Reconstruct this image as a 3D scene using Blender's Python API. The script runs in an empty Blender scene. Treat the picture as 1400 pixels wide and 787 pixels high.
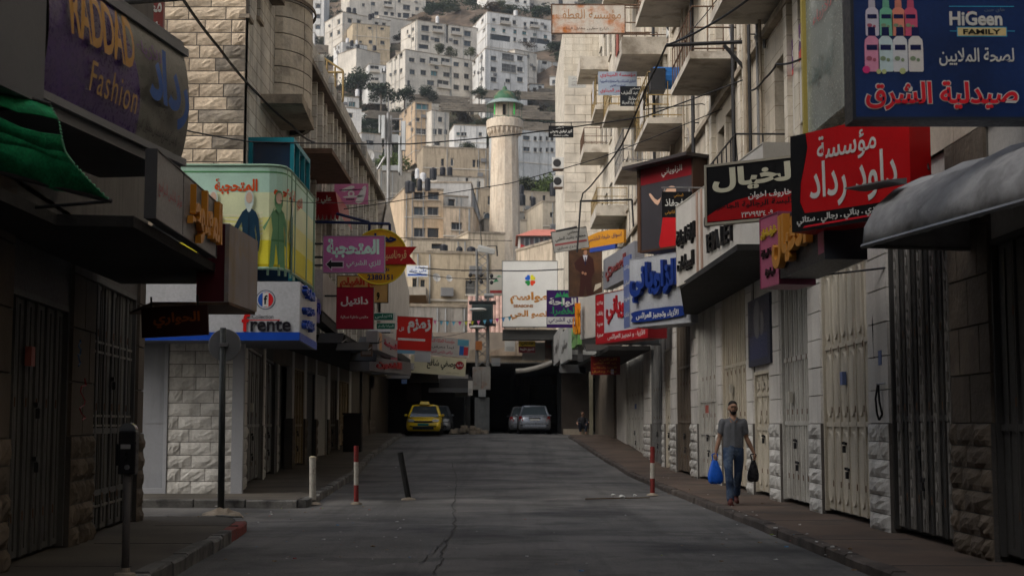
import bpy, math, random
from math import sin, cos, pi, radians, sqrt, tan
from mathutils import Vector, Matrix
from mathutils.geometry import tessellate_polygon
random.seed(7)
SC = bpy.context.scene
COL = SC.collection
# ---------------------------------------------------------------- camera, sky, sun, exposure
FP = 1944.0
CAMZ = 1.45
PITCH = math.atan(186 / FP)
YAW = -math.atan(12 / FP)
cd = bpy.data.cameras.new('camera')
cam = bpy.data.objects.new('camera', cd)
COL.objects.link(cam)
cd.sensor_width = 36.0
cd.lens = FP / 1400 * 36.0
cd.clip_start = 0.1
cd.clip_end = 6000
cam.location = (0, 0, CAMZ)
cam.rotation_euler = (pi / 2 + PITCH, 0, YAW)
SC.camera = cam
cd.dof.use_dof = True
cd.dof.focus_distance = 24.0
cd.dof.aperture_fstop = 2.8
W = bpy.data.worlds.new('World')
SC.world = W
W.use_nodes = True
wn = W.node_tree.nodes
sky = wn.new('ShaderNodeTexSky')
sky.sky_type = 'NISHITA'
sky.sun_disc = False
SUN_EL, SUN_AZ = radians(42), radians(236)
sky.sun_elevation = SUN_EL
sky.sun_rotation = SUN_AZ
sky.air_density = 1.0
sky.dust_density = 4.0
sky.ozone_density = 1.0
hs = wn.new('ShaderNodeHueSaturation'); hs.inputs['Saturation'].default_value = 0.55   # overcast: a greyer sky
W.node_tree.links.new(sky.outputs[0], hs.inputs['Color']); W.node_tree.links.new(hs.outputs[0], wn['Background'].inputs[0])
wn['Background'].inputs[1].default_value = 0.092
sl = bpy.data.lights.new('sun', 'SUN')
sl.energy = 0.75
sl.angle = radians(50)
sl.color = (1.0, 0.95, 0.88)
so = bpy.data.objects.new('sun', sl)
COL.objects.link(so)
sd = Vector((sin(SUN_AZ) * cos(SUN_EL), cos(SUN_AZ) * cos(SUN_EL), sin(SUN_EL)))
so.rotation_euler = sd.to_track_quat('Z', 'Y').to_euler()
SC.view_settings.view_transform = 'Standard'
SC.view_settings.look = 'None'
SC.view_settings.gamma = 1
SC.view_settings.exposure = 1.0
SC.cycles.max_bounces = 6
SC.cycles.diffuse_bounces = 3
SC.cycles.glossy_bounces = 2
SC.cycles.use_denoising = True

# ---------------------------------------------------------------- picture -> place helpers
RM = cam.rotation_euler.to_matrix()
CX, CY, CZ = RM.col[0].copy(), RM.col[1].copy(), RM.col[2].copy()
CL = Vector((0, 0, CAMZ))
def ray(px, py):
    return CX * ((px - 700) / FP) + CY * ((393.5 - py) / FP) - CZ
def P(px, py, Y):
    d = ray(px, py)
    return CL + d * (Y / d.y)
def colX(px, z, Y):
    k = (px - 700) / FP
    p0 = Vector((0, Y, z - CAMZ))
    a = p0.dot(CX) + k * p0.dot(CZ)
    b = CX.x + k * CZ.x
    return -a / b
def rowZ(py, Y, px=700):
    return P(px, py, Y).z
def zr(Y):
    t = min(1, max(0, (Y - 38) / 34.0))
    return 0.95 * t * t * (3 - 2 * t)
def lerp(a, b, t):
    return a + (b - a) * t
def interp(pts, x):
    if x <= pts[0][0]: return pts[0][1]
    for (a, b), (c, d) in zip(pts, pts[1:]):
        if x <= c: return b + (d - b) * (x - a) / (c - a)
    return pts[-1][1]

# ---------------------------------------------------------------- mesh helpers
OFF = {}
class MB:
    def __init__(s):
        s.v = []; s.f = []
    def add(s, vs, fs):
        n = len(s.v)
        s.v += [tuple(v) for v in vs]
        s.f += [tuple(i + n for i in f) for f in fs]
        return s
    def box(s, a, b):
        x0, y0, z0 = a; x1, y1, z1 = b
        x0, x1 = min(x0, x1), max(x0, x1); y0, y1 = min(y0, y1), max(y0, y1); z0, z1 = min(z0, z1), max(z0, z1)
        return s.add([(x0,y0,z0),(x1,y0,z0),(x1,y1,z0),(x0,y1,z0),(x0,y0,z1),(x1,y0,z1),(x1,y1,z1),(x0,y1,z1)],
              [(0,3,2,1),(4,5,6,7),(0,1,5,4),(1,2,6,5),(2,3,7,6),(3,0,4,7)])
    def hexa(s, pts):
        return s.add(pts, [(0,3,2,1),(4,5,6,7),(0,1,5,4),(1,2,6,5),(2,3,7,6),(3,0,4,7)])
    def tube(s, p0, p1, r0, r1=None, n=10, cap=True):
        p0 = Vector(p0); p1 = Vector(p1)
        if r1 is None: r1 = r0
        d = (p1 - p0).normalized()
        a = Vector((0, 0, 1)) if abs(d.z) < 0.9 else Vector((1, 0, 0))
        u = d.cross(a).normalized(); w = d.cross(u)
        vs = []
        for p, r in ((p0, r0), (p1, r1)):
            for i in range(n):
                t = 2 * pi * i / n
                vs.append(p + (u * cos(t) + w * sin(t)) * r)
        fs = [(i, (i + 1) % n, n + (i + 1) % n, n + i) for i in range(n)]
        if cap: fs += [tuple(range(n - 1, -1, -1)), tuple(range(n, 2 * n))]
        return s.add(vs, fs)
    def path(s, pts, r, n=5):
        for a, b in zip(pts, pts[1:]): s.tube(a, b, r, n=n, cap=True)
        return s
    def lathe(s, c, prof, n=20, a0=0, a1=2 * pi):
        c = Vector(c); full = abs(a1 - a0 - 2 * pi) < 1e-6
        m = n if full else n + 1
        vs = []
        for r, z in prof:
            for i in range(m):
                t = a0 + (a1 - a0) * i / n
                vs.append(c + Vector((r * cos(t), r * sin(t), z)))
        fs = []
        for k in range(len(prof) - 1):
            for i in range(n):
                j = (i + 1) % m
                fs.append((k * m + i, k * m + j, (k + 1) * m + j, (k + 1) * m + i))
        return s.add(vs, fs)
    def ball(s, c, r, sc=(1, 1, 1), n=12):
        c = Vector(c); vs = []; h = n // 2
        for k in range(h + 1):
            ph = pi * k / h - pi / 2
            for i in range(n):
                t = 2 * pi * i / n
                vs.append((c.x + r * sc[0] * cos(ph) * cos(t), c.y + r * sc[1] * cos(ph) * sin(t), c.z + r * sc[2] * sin(ph)))
        fs = [(k*n+i, k*n+(i+1)%n, (k+1)*n+(i+1)%n, (k+1)*n+i) for k in range(h) for i in range(n)]
        return s.add(vs, fs)
    def prism(s, pts, d):
        d = Vector(d); n = len(pts); pts = [Vector(p) for p in pts]
        return s.add(pts + [p + d for p in pts], [tuple(range(n - 1, -1, -1)), tuple(range(n, 2 * n))] +
              [(i, (i + 1) % n, n + (i + 1) % n, n + i) for i in range(n)])
    def build(s, name, mat, parent=None, smooth=False, bevel=0, **tags):
        o = mesh_obj(name, s.v, s.f, mat, parent, smooth)
        if bevel:
            m = o.modifiers.new('bevel', 'BEVEL'); m.width = bevel; m.segments = 2; m.limit_method = 'ANGLE'
        for k, v in tags.items(): o[k] = v
        return o
def mesh_obj(name, v, f, mat, parent=None, smooth=False):
    off = OFF.get(parent.name, Vector((0, 0, 0))) if parent else None
    me = bpy.data.meshes.new(name)
    if parent is None and v:
        xs = [q[0] for q in v]; ys = [q[1] for q in v]; zs = [q[2] for q in v]
        loc = Vector(((min(xs) + max(xs)) / 2, (min(ys) + max(ys)) / 2, min(zs)))
        off = loc
    me.from_pydata([(q[0] - off.x, q[1] - off.y, q[2] - off.z) for q in v], [], f)
    if mat: me.materials.append(mat)
    if smooth: me.polygons.foreach_set('use_smooth', [True] * len(me.polygons))
    o = bpy.data.objects.new(name, me)
    COL.objects.link(o)
    if parent: o.parent = parent
    else: o.location = off
    OFF[o.name] = off
    return o
def tag(o, label=None, cat=None, group=None, kind=None):
    if label: o['label'] = label
    if cat: o['category'] = cat
    if group: o['group'] = group
    if kind: o['kind'] = kind
    return o
def thing(name, label, cat, loc, group=None):
    o = bpy.data.objects.new(name, None)
    o.empty_display_size = 0.2
    COL.objects.link(o)
    o.location = loc
    OFF[o.name] = Vector(loc)
    return tag(o, label, cat, group)
def copy_child(src, parent, loc=None, scale=None, rot=None):
    c = src.copy(); COL.objects.link(c); c.parent = parent
    if loc is not None: c.location = loc
    if scale is not None: c.scale = scale
    if rot is not None: c.rotation_euler = rot
    return c
def inst(name, me, parent, wloc, scale=(1, 1, 1), rot=None):
    c = bpy.data.objects.new(name, me); COL.objects.link(c)
    off = OFF[parent.name] if parent else Vector((0, 0, 0))
    c.parent = parent; c.location = Vector(wloc) - off; c.scale = scale
    if rot: c.rotation_euler = rot
    OFF[c.name] = off
    return c
def children_of(o):
    return [c for c in COL.objects if c.parent == o]
def copy_tree(o, parent=None, kids=None):
    c = o.copy(); COL.objects.link(c); c.parent = parent
    for ch in list(o.children): copy_tree(ch, c)
    return c

# ---------------------------------------------------------------- materials
MATS = {}
def mat(name, col, rough=0.85, metal=0.0, var=0.2, scale=1.5, bump=0.25, bscale=25, streak=0.0, streak_col=(0.03, 0.027, 0.022),
        rnd=0.0, spec=0.3, patch=0.0, patch_col=None, patch_scale=0.7, brick=None, coat=0.0, fine=0.12, wear=0):
    if name in MATS: return MATS[name]
    m = bpy.data.materials.new(name); m.use_nodes = True; MATS[name] = m
    nt = m.node_tree; N = nt.nodes; L = nt.links.new
    b = N['Principled BSDF']
    b.inputs['Roughness'].default_value = rough; b.inputs['Metallic'].default_value = metal
    b.inputs['Specular IOR Level'].default_value = spec
    if coat: b.inputs['Coat Weight'].default_value = coat; b.inputs['Coat Roughness'].default_value = 0.08
    geo = N.new('ShaderNodeNewGeometry')
    n1 = N.new('ShaderNodeTexNoise'); n1.inputs['Scale'].default_value = scale; n1.inputs['Detail'].default_value = 5
    n2 = N.new('ShaderNodeTexNoise'); n2.inputs['Scale'].default_value = bscale; n2.inputs['Detail'].default_value = 6
    L(geo.outputs['Position'], n1.inputs['Vector']); L(geo.outputs['Position'], n2.inputs['Vector'])
    def ramp(src, a, c, lo=0.0, hi=1.0):
        r = N.new('ShaderNodeMapRange'); L(src, r.inputs[0])
        r.inputs[1].default_value = a; r.inputs[2].default_value = c; r.inputs[3].default_value = lo; r.inputs[4].default_value = hi
        return r.outputs[0]
    def mult(colsock, facsock):
        mx = N.new('ShaderNodeMix'); mx.data_type = 'RGBA'; mx.blend_type = 'MULTIPLY'; mx.inputs[0].default_value = 1
        L(colsock, mx.inputs[6])
        cb = N.new('ShaderNodeCombineColor')
        for i in range(3): L(facsock, cb.inputs[i])
        L(cb.outputs[0], mx.inputs[7]); return mx.outputs[2]
    def mixc(fac, a, bcol):
        mx = N.new('ShaderNodeMix'); mx.data_type = 'RGBA'; L(fac, mx.inputs[0]); L(a, mx.inputs[6])
        if isinstance(bcol, tuple): mx.inputs[7].default_value = (*bcol, 1)
        else: L(bcol, mx.inputs[7])
        return mx.outputs[2]
    rgb = N.new('ShaderNodeRGB'); rgb.outputs[0].default_value = (*col, 1)
    c = rgb.outputs[0]
    if patch:
        n3 = N.new('ShaderNodeTexNoise'); n3.inputs['Scale'].default_value = patch_scale; n3.inputs['Detail'].default_value = 7; n3.inputs['Roughness'].default_value = 0.62
        L(geo.outputs['Position'], n3.inputs['Vector'])
        c = mixc(ramp(n3.outputs[0], 0.5, 0.66, 0, patch), c, patch_col or tuple(x * 0.4 for x in col))
    c = mult(c, ramp(n1.outputs[0], 0.3, 0.7, 1 - var, 1 + var))
    c = mult(c, ramp(n2.outputs[0], 0.25, 0.75, 1 - fine, 1 + fine))
    if rnd:
        oi = N.new('ShaderNodeObjectInfo')
        c = mult(c, ramp(oi.outputs['Random'], 0, 1, 1 - rnd, 1 + rnd))
    if streak:
        mp = N.new('ShaderNodeMapping'); mp.inputs['Scale'].default_value = (2.2, 2.2, 0.22)
        L(geo.outputs['Position'], mp.inputs[0])
        n4 = N.new('ShaderNodeTexNoise'); n4.inputs['Scale'].default_value = 1.6; n4.inputs['Detail'].default_value = 8; n4.inputs['Roughness'].default_value = 0.65
        L(mp.outputs[0], n4.inputs['Vector'])
        c = mixc(ramp(n4.outputs[0], 0.5, 0.72, 0, streak), c, streak_col)
    if wear:
        for sc_, lo, hi, colr, amt in (((.35, .45, 1), .5, .62, (.21, .2, .185), wear * .8), ((1.1, .06, 1), .5, .64, (.035, .034, .033), wear), ((.45, .6, 1), .54, .58, (.05, .048, .046), wear), ((3, 3, 3), .6, .68, (.03, .03, .03), wear * .8), ((9, 9, 9), .62, .7, (.2, .19, .18), wear * .7)):
            mp = N.new('ShaderNodeMapping'); mp.inputs['Scale'].default_value = sc_; L(geo.outputs['Position'], mp.inputs[0])
            n5 = N.new('ShaderNodeTexNoise'); n5.inputs['Scale'].default_value = 1.0; n5.inputs['Detail'].default_value = 8; n5.inputs['Roughness'].default_value = 0.68; L(mp.outputs[0], n5.inputs['Vector'])
            c = mixc(ramp(n5.outputs[0], lo, hi, 0, amt), c, colr)
    hgt = n2.outputs[0]
    if brick:
        # brick = (width, height, mortar) of flat slabs whose joints carry fine relief; pattern lies in the wall's own plane
        mp = N.new('ShaderNodeCombineXYZ'); sp = N.new('ShaderNodeSeparateXYZ'); L(geo.outputs['Position'], sp.inputs[0])
        ad = N.new('ShaderNodeMath'); ad.operation = 'ADD'; L(sp.outputs[0], ad.inputs[0]); L(sp.outputs[1], ad.inputs[1])
        L(ad.outputs[0], mp.inputs[0]); L(sp.outputs[2], mp.inputs[1])
        bt = N.new('ShaderNodeTexBrick'); L(mp.outputs[0], bt.inputs['Vector'])
        bt.inputs['Scale'].default_value = 1; bt.inputs['Brick Width'].default_value = brick[0]; bt.inputs['Row Height'].default_value = brick[1]
        bt.inputs['Mortar Size'].default_value = brick[2]; bt.inputs['Color1'].default_value = (1, 1, 1, 1); bt.inputs['Color2'].default_value = (0.8, 0.79, 0.77, 1)
        bt.inputs['Mortar'].default_value = (0.5, 0.47, 0.42, 1)
        mx = N.new('ShaderNodeMix'); mx.data_type = 'RGBA'; mx.blend_type = 'MULTIPLY'; mx.inputs[0].default_value = 1
        L(c, mx.inputs[6]); L(bt.outputs[0], mx.inputs[7]); c = mx.outputs[2]
    L(c, b.inputs['Base Color'])
    rr = ramp(n2.outputs[0], 0.3, 0.7, max(0.02, rough - 0.1), min(1, rough + 0.1)); L(rr, b.inputs['Roughness'])
    if bump:
        bp = N.new('ShaderNodeBump'); bp.inputs['Strength'].default_value = bump; bp.inputs['Distance'].default_value = 0.02
        L(hgt, bp.inputs['Height']); L(bp.outputs[0], b.inputs['Normal'])
    return m
def paint(name, col, rough=0.5, **k):
    k.setdefault('var', 0.1); k.setdefault('bump', 0.05); k.setdefault('fine', 0.05)
    return mat(name, col, rough, **k)
def glass_mat(name, col, rough=0.12):
    if name in MATS: return MATS[name]
    m = bpy.data.materials.new(name); m.use_nodes = True; MATS[name] = m
    b = m.node_tree.nodes['Principled BSDF']
    b.inputs['Base Color'].default_value = (*col, 1); b.inputs['Roughness'].default_value = rough
    b.inputs['Specular IOR Level'].default_value = 0.8
    return m
# ---------------------------------------------------------------- lettering
AR = {'ا':(0xFE8D,2),'أ':(0xFE83,2),'إ':(0xFE87,2),'آ':(0xFE81,2),'ب':(0xFE8F,4),'ة':(0xFE93,2),'ت':(0xFE95,4),'ث':(0xFE99,4),'ج':(0xFE9D,4),'ح':(0xFEA1,4),
 'خ':(0xFEA5,4),'د':(0xFEA9,2),'ذ':(0xFEAB,2),'ر':(0xFEAD,2),'ز':(0xFEAF,2),'س':(0xFEB1,4),'ش':(0xFEB5,4),'ص':(0xFEB9,4),'ض':(0xFEBD,4),'ط':(0xFEC1,4),
 'ظ':(0xFEC5,4),'ع':(0xFEC9,4),'غ':(0xFECD,4),'ف':(0xFED1,4),'ق':(0xFED5,4),'ك':(0xFED9,4),'ل':(0xFEDD,4),'م':(0xFEE1,4),'ن':(0xFEE5,4),'ه':(0xFEE9,4),
 'و':(0xFEED,2),'ى':(0xFEEF,2),'ي':(0xFEF1,4),'ؤ':(0xFE85,2),'ئ':(0xFE89,4),'ء':(0xFE80,1)}
def arabic(s):
    out = []; n = len(s)
    def joins_next(ch): return ch in AR and AR[ch][1] == 4
    i = 0
    while i < n:
        ch = s[i]
        if ch not in AR: out.append(ch); i += 1; continue
        prev = i > 0 and joins_next(s[i - 1])
        nxt = i + 1 < n and s[i + 1] in AR and AR[s[i + 1]][1] > 1
        if ch == 'ل' and i + 1 < n and s[i + 1] in 'اأإآ':
            base = {'آ':0xFEF5,'أ':0xFEF7,'إ':0xFEF9,'ا':0xFEFB}[s[i + 1]]
            out.append(chr(base + (1 if prev else 0))); i += 2; continue
        b, k = AR[ch]
        f = 0
        if k == 2: f = 1 if prev else 0
        elif k == 4: f = {(0,0):0,(1,0):1,(0,1):2,(1,1):3}[(int(prev), int(nxt))]
        out.append(chr(b + f)); i += 1
    # reverse for right-to-left, keep digits in order
    res = []; run = []
    for ch in reversed(out):
        if ch.isdigit() or ch in './-' and run: run.insert(0, ch)
        else:
            res += run; run = []; res.append(ch)
    return ''.join(res + run)
TX = {}
def text_mesh(s, bold=0.0, space=1.0):
    k = (s, bold, space)
    if k in TX: return TX[k]
    body = arabic(s) if any('\u0600' <= c <= '\u06ff' for c in s) else s
    c = bpy.data.curves.new('lettering', 'FONT'); c.body = body; c.offset = bold; c.resolution_u = 3; c.space_character = space
    o = bpy.data.objects.new('lettering', c)
    me = bpy.data.meshes.new_from_object(o)
    v = [tuple(p.co) for p in me.vertices]; f = [tuple(p.vertices) for p in me.polygons]
    e = []
    cnt = {}
    for p in f:
        for a, b2 in zip(p, p[1:] + p[:1]): cnt[(a, b2)] = cnt.get((a, b2), 0) + 1
    for (a, b2) in cnt:
        if (b2, a) not in cnt: e.append((a, b2))
    bpy.data.objects.remove(o); bpy.data.curves.remove(c); bpy.data.meshes.remove(me)
    if not v: v = [(0, 0, 0)]
    x0 = min(p[0] for p in v); x1 = max(p[0] for p in v); y0 = min(p[1] for p in v); y1 = max(p[1] for p in v)
    w = max(x1 - x0, 1e-3); h = max(y1 - y0, 1e-3)
    par = list(range(len(v)))
    def root(i):
        while par[i] != i: par[i] = par[par[i]]; i = par[i]
        return i
    for p in f:
        for q in p[1:]: par[root(q)] = root(p[0])
    ids = {}; isl = [ids.setdefault(root(i), len(ids)) for i in range(len(v))]
    v = [((p[0] - x0) / w, (p[1] - y0) / h, (isl[i] % 5) * .0009) for i, p in enumerate(v)]
    TX[k] = (v, f, e, w / h)
    return TX[k]
class Face:
    """a flat rectangle in the place: O bottom-left, U to the right, V up, N out towards the viewer; sizes in metres"""
    def __init__(s, O, U, W_, H_, V=(0, 0, 1)):
        s.O = Vector(O); s.U = Vector(U).normalized(); s.V = Vector(V).normalized(); s.N = s.U.cross(s.V).normalized(); s.W = W_; s.H = H_
    def p(s, u, v, d=0.0):          # metres
        return s.O + s.U * u + s.V * v + s.N * d
    def q(s, u, v, d=0.0):          # fractions
        return s.p(u * s.W, v * s.H, d)
    def box(s, mb, u0, v0, u1, v1, d0, d1):
        return mb.hexa([s.p(u0,v0,d1), s.p(u1,v0,d1), s.p(u1,v0,d0), s.p(u0,v0,d0), s.p(u0,v1,d1), s.p(u1,v1,d1), s.p(u1,v1,d0), s.p(u0,v1,d0)])
    def fbox(s, mb, u0, v0, u1, v1, d0, d1):
        return s.box(mb, u0 * s.W, v0 * s.H, u1 * s.W, v1 * s.H, d0, d1)
    def text(s, parent, txt, box, material, depth=0.004, d=0.002, bold=0.0, name='lettering', keep=False, shear=0, space=1.0):
        v, f, e, asp = text_mesh(txt, bold, space)
        u0, v0, u1, v1 = box
        if keep:
            wmax = (u1 - u0) * s.W; hmax = (v1 - v0) * s.H
            h = min(hmax, wmax / asp); w = h * asp
            cu, cv = (u0 + u1) / 2, (v0 + v1) / 2
            u0, u1 = cu - w / 2 / s.W, cu + w / 2 / s.W; v0, v1 = cv - h / 2 / s.H, cv + h / 2 / s.H
        mb = MB(); n = len(v)
        pts = [(lerp(u0, u1, a) + shear * (b - .5) * (v1 - v0), lerp(v0, v1, b)) for a, b, _ in v]
        front = [s.q(a, b, d + depth + c[2]) for (a, b), c in zip(pts, v)]
        if depth > 0.003:
            back = [s.q(a, b, d) for a, b in pts]
            mb.add(front + back, list(f) + [(b, a, a + n, b + n) for a, b in e])
        else: mb.add(front, f)
        return mb.build(name, material, parent)
    def poly(s, parent, pts, material, d=0.003, name='print', smooth=0, th=0.0):
        if smooth: pts = spline(pts, smooth)
        mb = MB()
        vs = [s.q(a, b, d) for a, b in pts]
        if th: mb.prism([s.q(a, b, d - th) for a, b in pts], s.N * th)
        else: mb.add(vs, tess(pts))
        return mb.build(name, material, parent)
    def polys(s, parent, lists, material, d=0.003, name='print', smooth=0):
        mb = MB()
        for pts in lists:
            if smooth: pts = spline(pts, smooth)
            mb.add([s.q(a, b, d) for a, b in pts], tess(pts))
        return mb.build(name, material, parent)
    def disc(s, cu, cv, r, n=28, ru=None):
        return [(cu + (ru or r) * cos(2 * pi * i / n) , cv + r * s.W / s.H * sin(2 * pi * i / n) if ru is None else cv + r * sin(2 * pi * i / n)) for i in range(n)]
def tess(pts):
    out = []
    for t in tessellate_polygon([[Vector((a, b, 0)) for a, b in pts]]):
        (x0, y0), (x1, y1), (x2, y2) = (pts[i] for i in t)
        out.append(tuple(t) if (x1 - x0) * (y2 - y0) - (x2 - x0) * (y1 - y0) > 0 else tuple(t[::-1]))
    return out
def spline(pts, k=4):
    n = len(pts); out = []
    for i in range(n):
        p0, p1, p2, p3 = pts[i - 1], pts[i], pts[(i + 1) % n], pts[(i + 2) % n]
        for j in range(k):
            t = j / k
            out.append(tuple(0.5 * ((2 * p1[a]) + (-p0[a] + p2[a]) * t + (2 * p0[a] - 5 * p1[a] + 4 * p2[a] - p3[a]) * t * t + (-p0[a] + 3 * p1[a] - 3 * p2[a] + p3[a]) * t ** 3) for a in (0, 1)))
    return out
def face_px(x0, yt, yb, Y0, x1, Y1=None, roll=0.0):
    """a board whose left edge spans rows yt..yb at depth Y0 and whose right edge is at column x1 at depth Y1"""
    if Y1 is None: Y1 = Y0
    zt = rowZ(yt, Y0, x0); zb = rowZ(yb, Y0, x0)
    A = Vector((colX(x0, zb, Y0), Y0, zb)); B = Vector((colX(x1, zb, Y1), Y1, zb))
    d = B - A; Wd = d.length
    U = d.normalized(); V = Vector((0, 0, 1))
    if roll:
        N = U.cross(V); R = Matrix.Rotation(-roll, 3, N); U = R @ U; V = R @ V
    return Face(A, U, Wd, zt - zb, V)
def sign(name, label, cat, F, depth=0.12, panel=(0.5, 0.5, 0.5), pm=None, frame=None, fw=0.03, group=None, fm=None):
    t = thing(name, label, cat, tuple(F.p(F.W / 2, 0, -depth / 2)), group)
    mb = MB(); F.box(mb, 0, 0, F.W, F.H, -depth, 0)
    mb.build('panel', pm or paint('sign_%02d%02d%02d' % tuple(int(c * 99) for c in panel), panel), t)
    if frame or fm:
        mb = MB()
        F.box(mb, -fw, -fw, F.W + fw, 0, -depth, 0.012); F.box(mb, -fw, F.H, F.W + fw, F.H + fw, -depth, 0.012)
        F.box(mb, -fw, 0, 0, F.H, -depth, 0.012); F.box(mb, F.W, 0, F.W + fw, F.H, -depth, 0.012)
        mb.build('frame', fm or paint('frame_%02d%02d%02d' % tuple(int(c * 99) for c in frame), frame), t)
    return t
def holed(mb, F, rects, reveal=0.18):
    """front wall surface of face F with openings (metres u0,v0,u1,v1) and their reveals"""
    us = sorted({0, F.W, *[r[0] for r in rects], *[r[2] for r in rects]}); vs = sorted({0, F.H, *[r[1] for r in rects], *[r[3] for r in rects]})
    us = [u for u in us if 0 <= u <= F.W]; vs = [v for v in vs if 0 <= v <= F.H]
    for a, b in zip(us, us[1:]):
        for c, d in zip(vs, vs[1:]):
            cu, cv = (a + b) / 2, (c + d) / 2
            if any(r[0] < cu < r[2] and r[1] < cv < r[3] for r in rects): continue
            mb.add([F.p(a, c), F.p(b, c), F.p(b, d), F.p(a, d)], [(0, 1, 2, 3)])
    for (a, c, b, d) in rects:
        q = [(a, c), (b, c), (b, d), (a, d)]
        for i in range(4):
            (u0, v0), (u1, v1) = q[i], q[(i + 1) % 4]
            mb.add([F.p(u0, v0), F.p(u1, v1), F.p(u1, v1, -reveal), F.p(u0, v0, -reveal)], [(0, 1, 2, 3)])
# ================================================================ materials of the place
def u_at(F, px, z=1.45):
    k = (px - 700) / FP
    p0 = F.O - CL + Vector((0, 0, z - F.O.z))
    return -(p0.dot(CX) + k * p0.dot(CZ)) / (F.U.dot(CX) + k * F.U.dot(CZ))
def part(name, parent, label=None):
    o = bpy.data.objects.new(name, None); o.empty_display_size = .1
    COL.objects.link(o); o.parent = parent; OFF[o.name] = OFF[parent.name]
    if label: o['label'] = label
    return o
M_ASPH = mat('asphalt', (0.135, 0.131, 0.124), 0.8, var=0.3, scale=0.45, bump=0.8, bscale=45, patch=1.0, patch_col=(0.048, 0.048, 0.05), patch_scale=0.33, fine=0.5, wear=0.42)
M_PAVE = mat('pavement_paint', (0.105, 0.075, 0.058), 0.9, var=0.3, scale=0.6, bump=0.4, bscale=35, patch=0.8, patch_col=(0.055, 0.05, 0.045), patch_scale=0.5, fine=0.25)
M_PAVEL = mat('pavement_concrete', (0.085, 0.075, 0.062), 0.9, var=0.3, scale=0.6, bump=0.4, bscale=35, patch=0.7, patch_col=(0.05, 0.045, 0.04), patch_scale=0.5, fine=0.25)
M_KERB = mat('kerb_stone', (0.16, 0.155, 0.145), 0.9, var=0.35, scale=2.5, bump=0.6, bscale=25, patch=0.9, patch_col=(0.04, 0.04, 0.04), patch_scale=2.2, rnd=0.25)
M_KERBR = mat('kerb_red', (0.22, 0.05, 0.04), 0.9, var=0.3, scale=4, patch=0.9, patch_col=(0.06, 0.05, 0.05), patch_scale=4)
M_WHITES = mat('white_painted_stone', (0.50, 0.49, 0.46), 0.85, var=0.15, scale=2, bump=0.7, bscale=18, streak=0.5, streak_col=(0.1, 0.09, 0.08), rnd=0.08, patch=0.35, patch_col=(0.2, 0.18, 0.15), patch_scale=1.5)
M_JOINT = mat('mortar', (0.12, 0.11, 0.1), 0.95, bump=0.5)
M_DARKJ = mat('dark_mortar', (0.07, 0.065, 0.06), 0.95, bump=0.5)
M_BEIGES = mat('rough_beige_stone', (0.55, 0.455, 0.34), 0.9, var=0.2, scale=1.8, bump=0.8, bscale=14, rnd=0.16, patch=0.35, patch_col=(0.34, 0.26, 0.19), patch_scale=2.0, fine=0.2)
M_SOOT = mat('sooty_stone', (0.25, 0.22, 0.18), 0.9, var=0.3, scale=3, bump=0.8, bscale=14, rnd=0.2, patch=0.6, patch_col=(0.3, 0.26, 0.2), patch_scale=3.0, fine=0.2)
M_BROWNS = mat('brown_rough_stone', (0.13, 0.105, 0.08), 0.9, var=0.25, scale=2, bump=0.8, bscale=14, rnd=0.2, patch=0.6, patch_col=(0.07, 0.055, 0.045), patch_scale=1.8)  # brown stone, its colour deepened to hold the shade of the near corners
M_FACR = mat('smooth_beige_facade', (0.55, 0.49, 0.40), 0.85, var=0.12, scale=1.2, bump=0.3, bscale=20, streak=0.55, streak_col=(0.22, 0.17, 0.12), brick=(0.9, 0.45, 0.008))
M_FACR2 = mat('cream_facade', (0.63, 0.58, 0.49), 0.85, var=0.12, scale=1.2, bump=0.3, bscale=20, streak=0.4, streak_col=(0.3, 0.23, 0.15), brick=(0.7, 0.35, 0.008))
M_FACL = mat('stained_pale_facade', (0.58, 0.56, 0.51), 0.9, var=0.18, scale=1.2, bump=0.5, bscale=16, streak=0.7, streak_col=(0.13, 0.125, 0.115), patch=0.4, patch_col=(0.12, 0.11, 0.1), patch_scale=0.8, brick=(0.8, 0.3, 0.012))
M_CONC = mat('balcony_concrete', (0.33, 0.28, 0.215), 0.9, var=0.2, scale=2, bump=0.5, bscale=20, patch=0.7, patch_col=(0.10, 0.08, 0.06), patch_scale=1.3, streak=0.3)
M_SOFFIT = mat('soffit', (0.5, 0.455, 0.385), 0.9, var=0.15, scale=2, bump=0.3, patch=0.6, patch_col=(0.17, 0.13, 0.09), patch_scale=1.6)
M_TILE = mat('pier_tiles', (0.52, 0.50, 0.465), 0.7, var=0.12, scale=1.5, bump=0.2, rnd=0.06, streak=0.35, streak_col=(0.18, 0.16, 0.13))
M_CREAM = mat('cream_door_paint', (0.46, 0.42, 0.34), 0.55, var=0.12, scale=1.5, bump=0.15, bscale=30, streak=0.4, streak_col=(0.16, 0.11, 0.07))
M_PALED = mat('pale_grey_door_paint', (0.42, 0.41, 0.375), 0.55, var=0.12, scale=1.5, bump=0.15, streak=0.5, streak_col=(0.12, 0.09, 0.06))
M_GREYD = mat('grey_door_paint', (0.17, 0.17, 0.165), 0.6, var=0.18, scale=1.5, bump=0.15, streak=0.5, streak_col=(0.05, 0.035, 0.025))
M_BROWND = mat('brown_door_paint', (0.13, 0.105, 0.08), 0.6, var=0.18, scale=1.5, bump=0.15, streak=0.4, streak_col=(0.04, 0.03, 0.02))
M_DARKD = mat('dark_door_paint', (0.05, 0.048, 0.045), 0.6, var=0.25, scale=1.5, bump=0.15)
M_OCHRE = mat('ochre_door_paint', (0.26, 0.19, 0.10), 0.6, var=0.18, scale=1.5, bump=0.15, streak=0.3)
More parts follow.
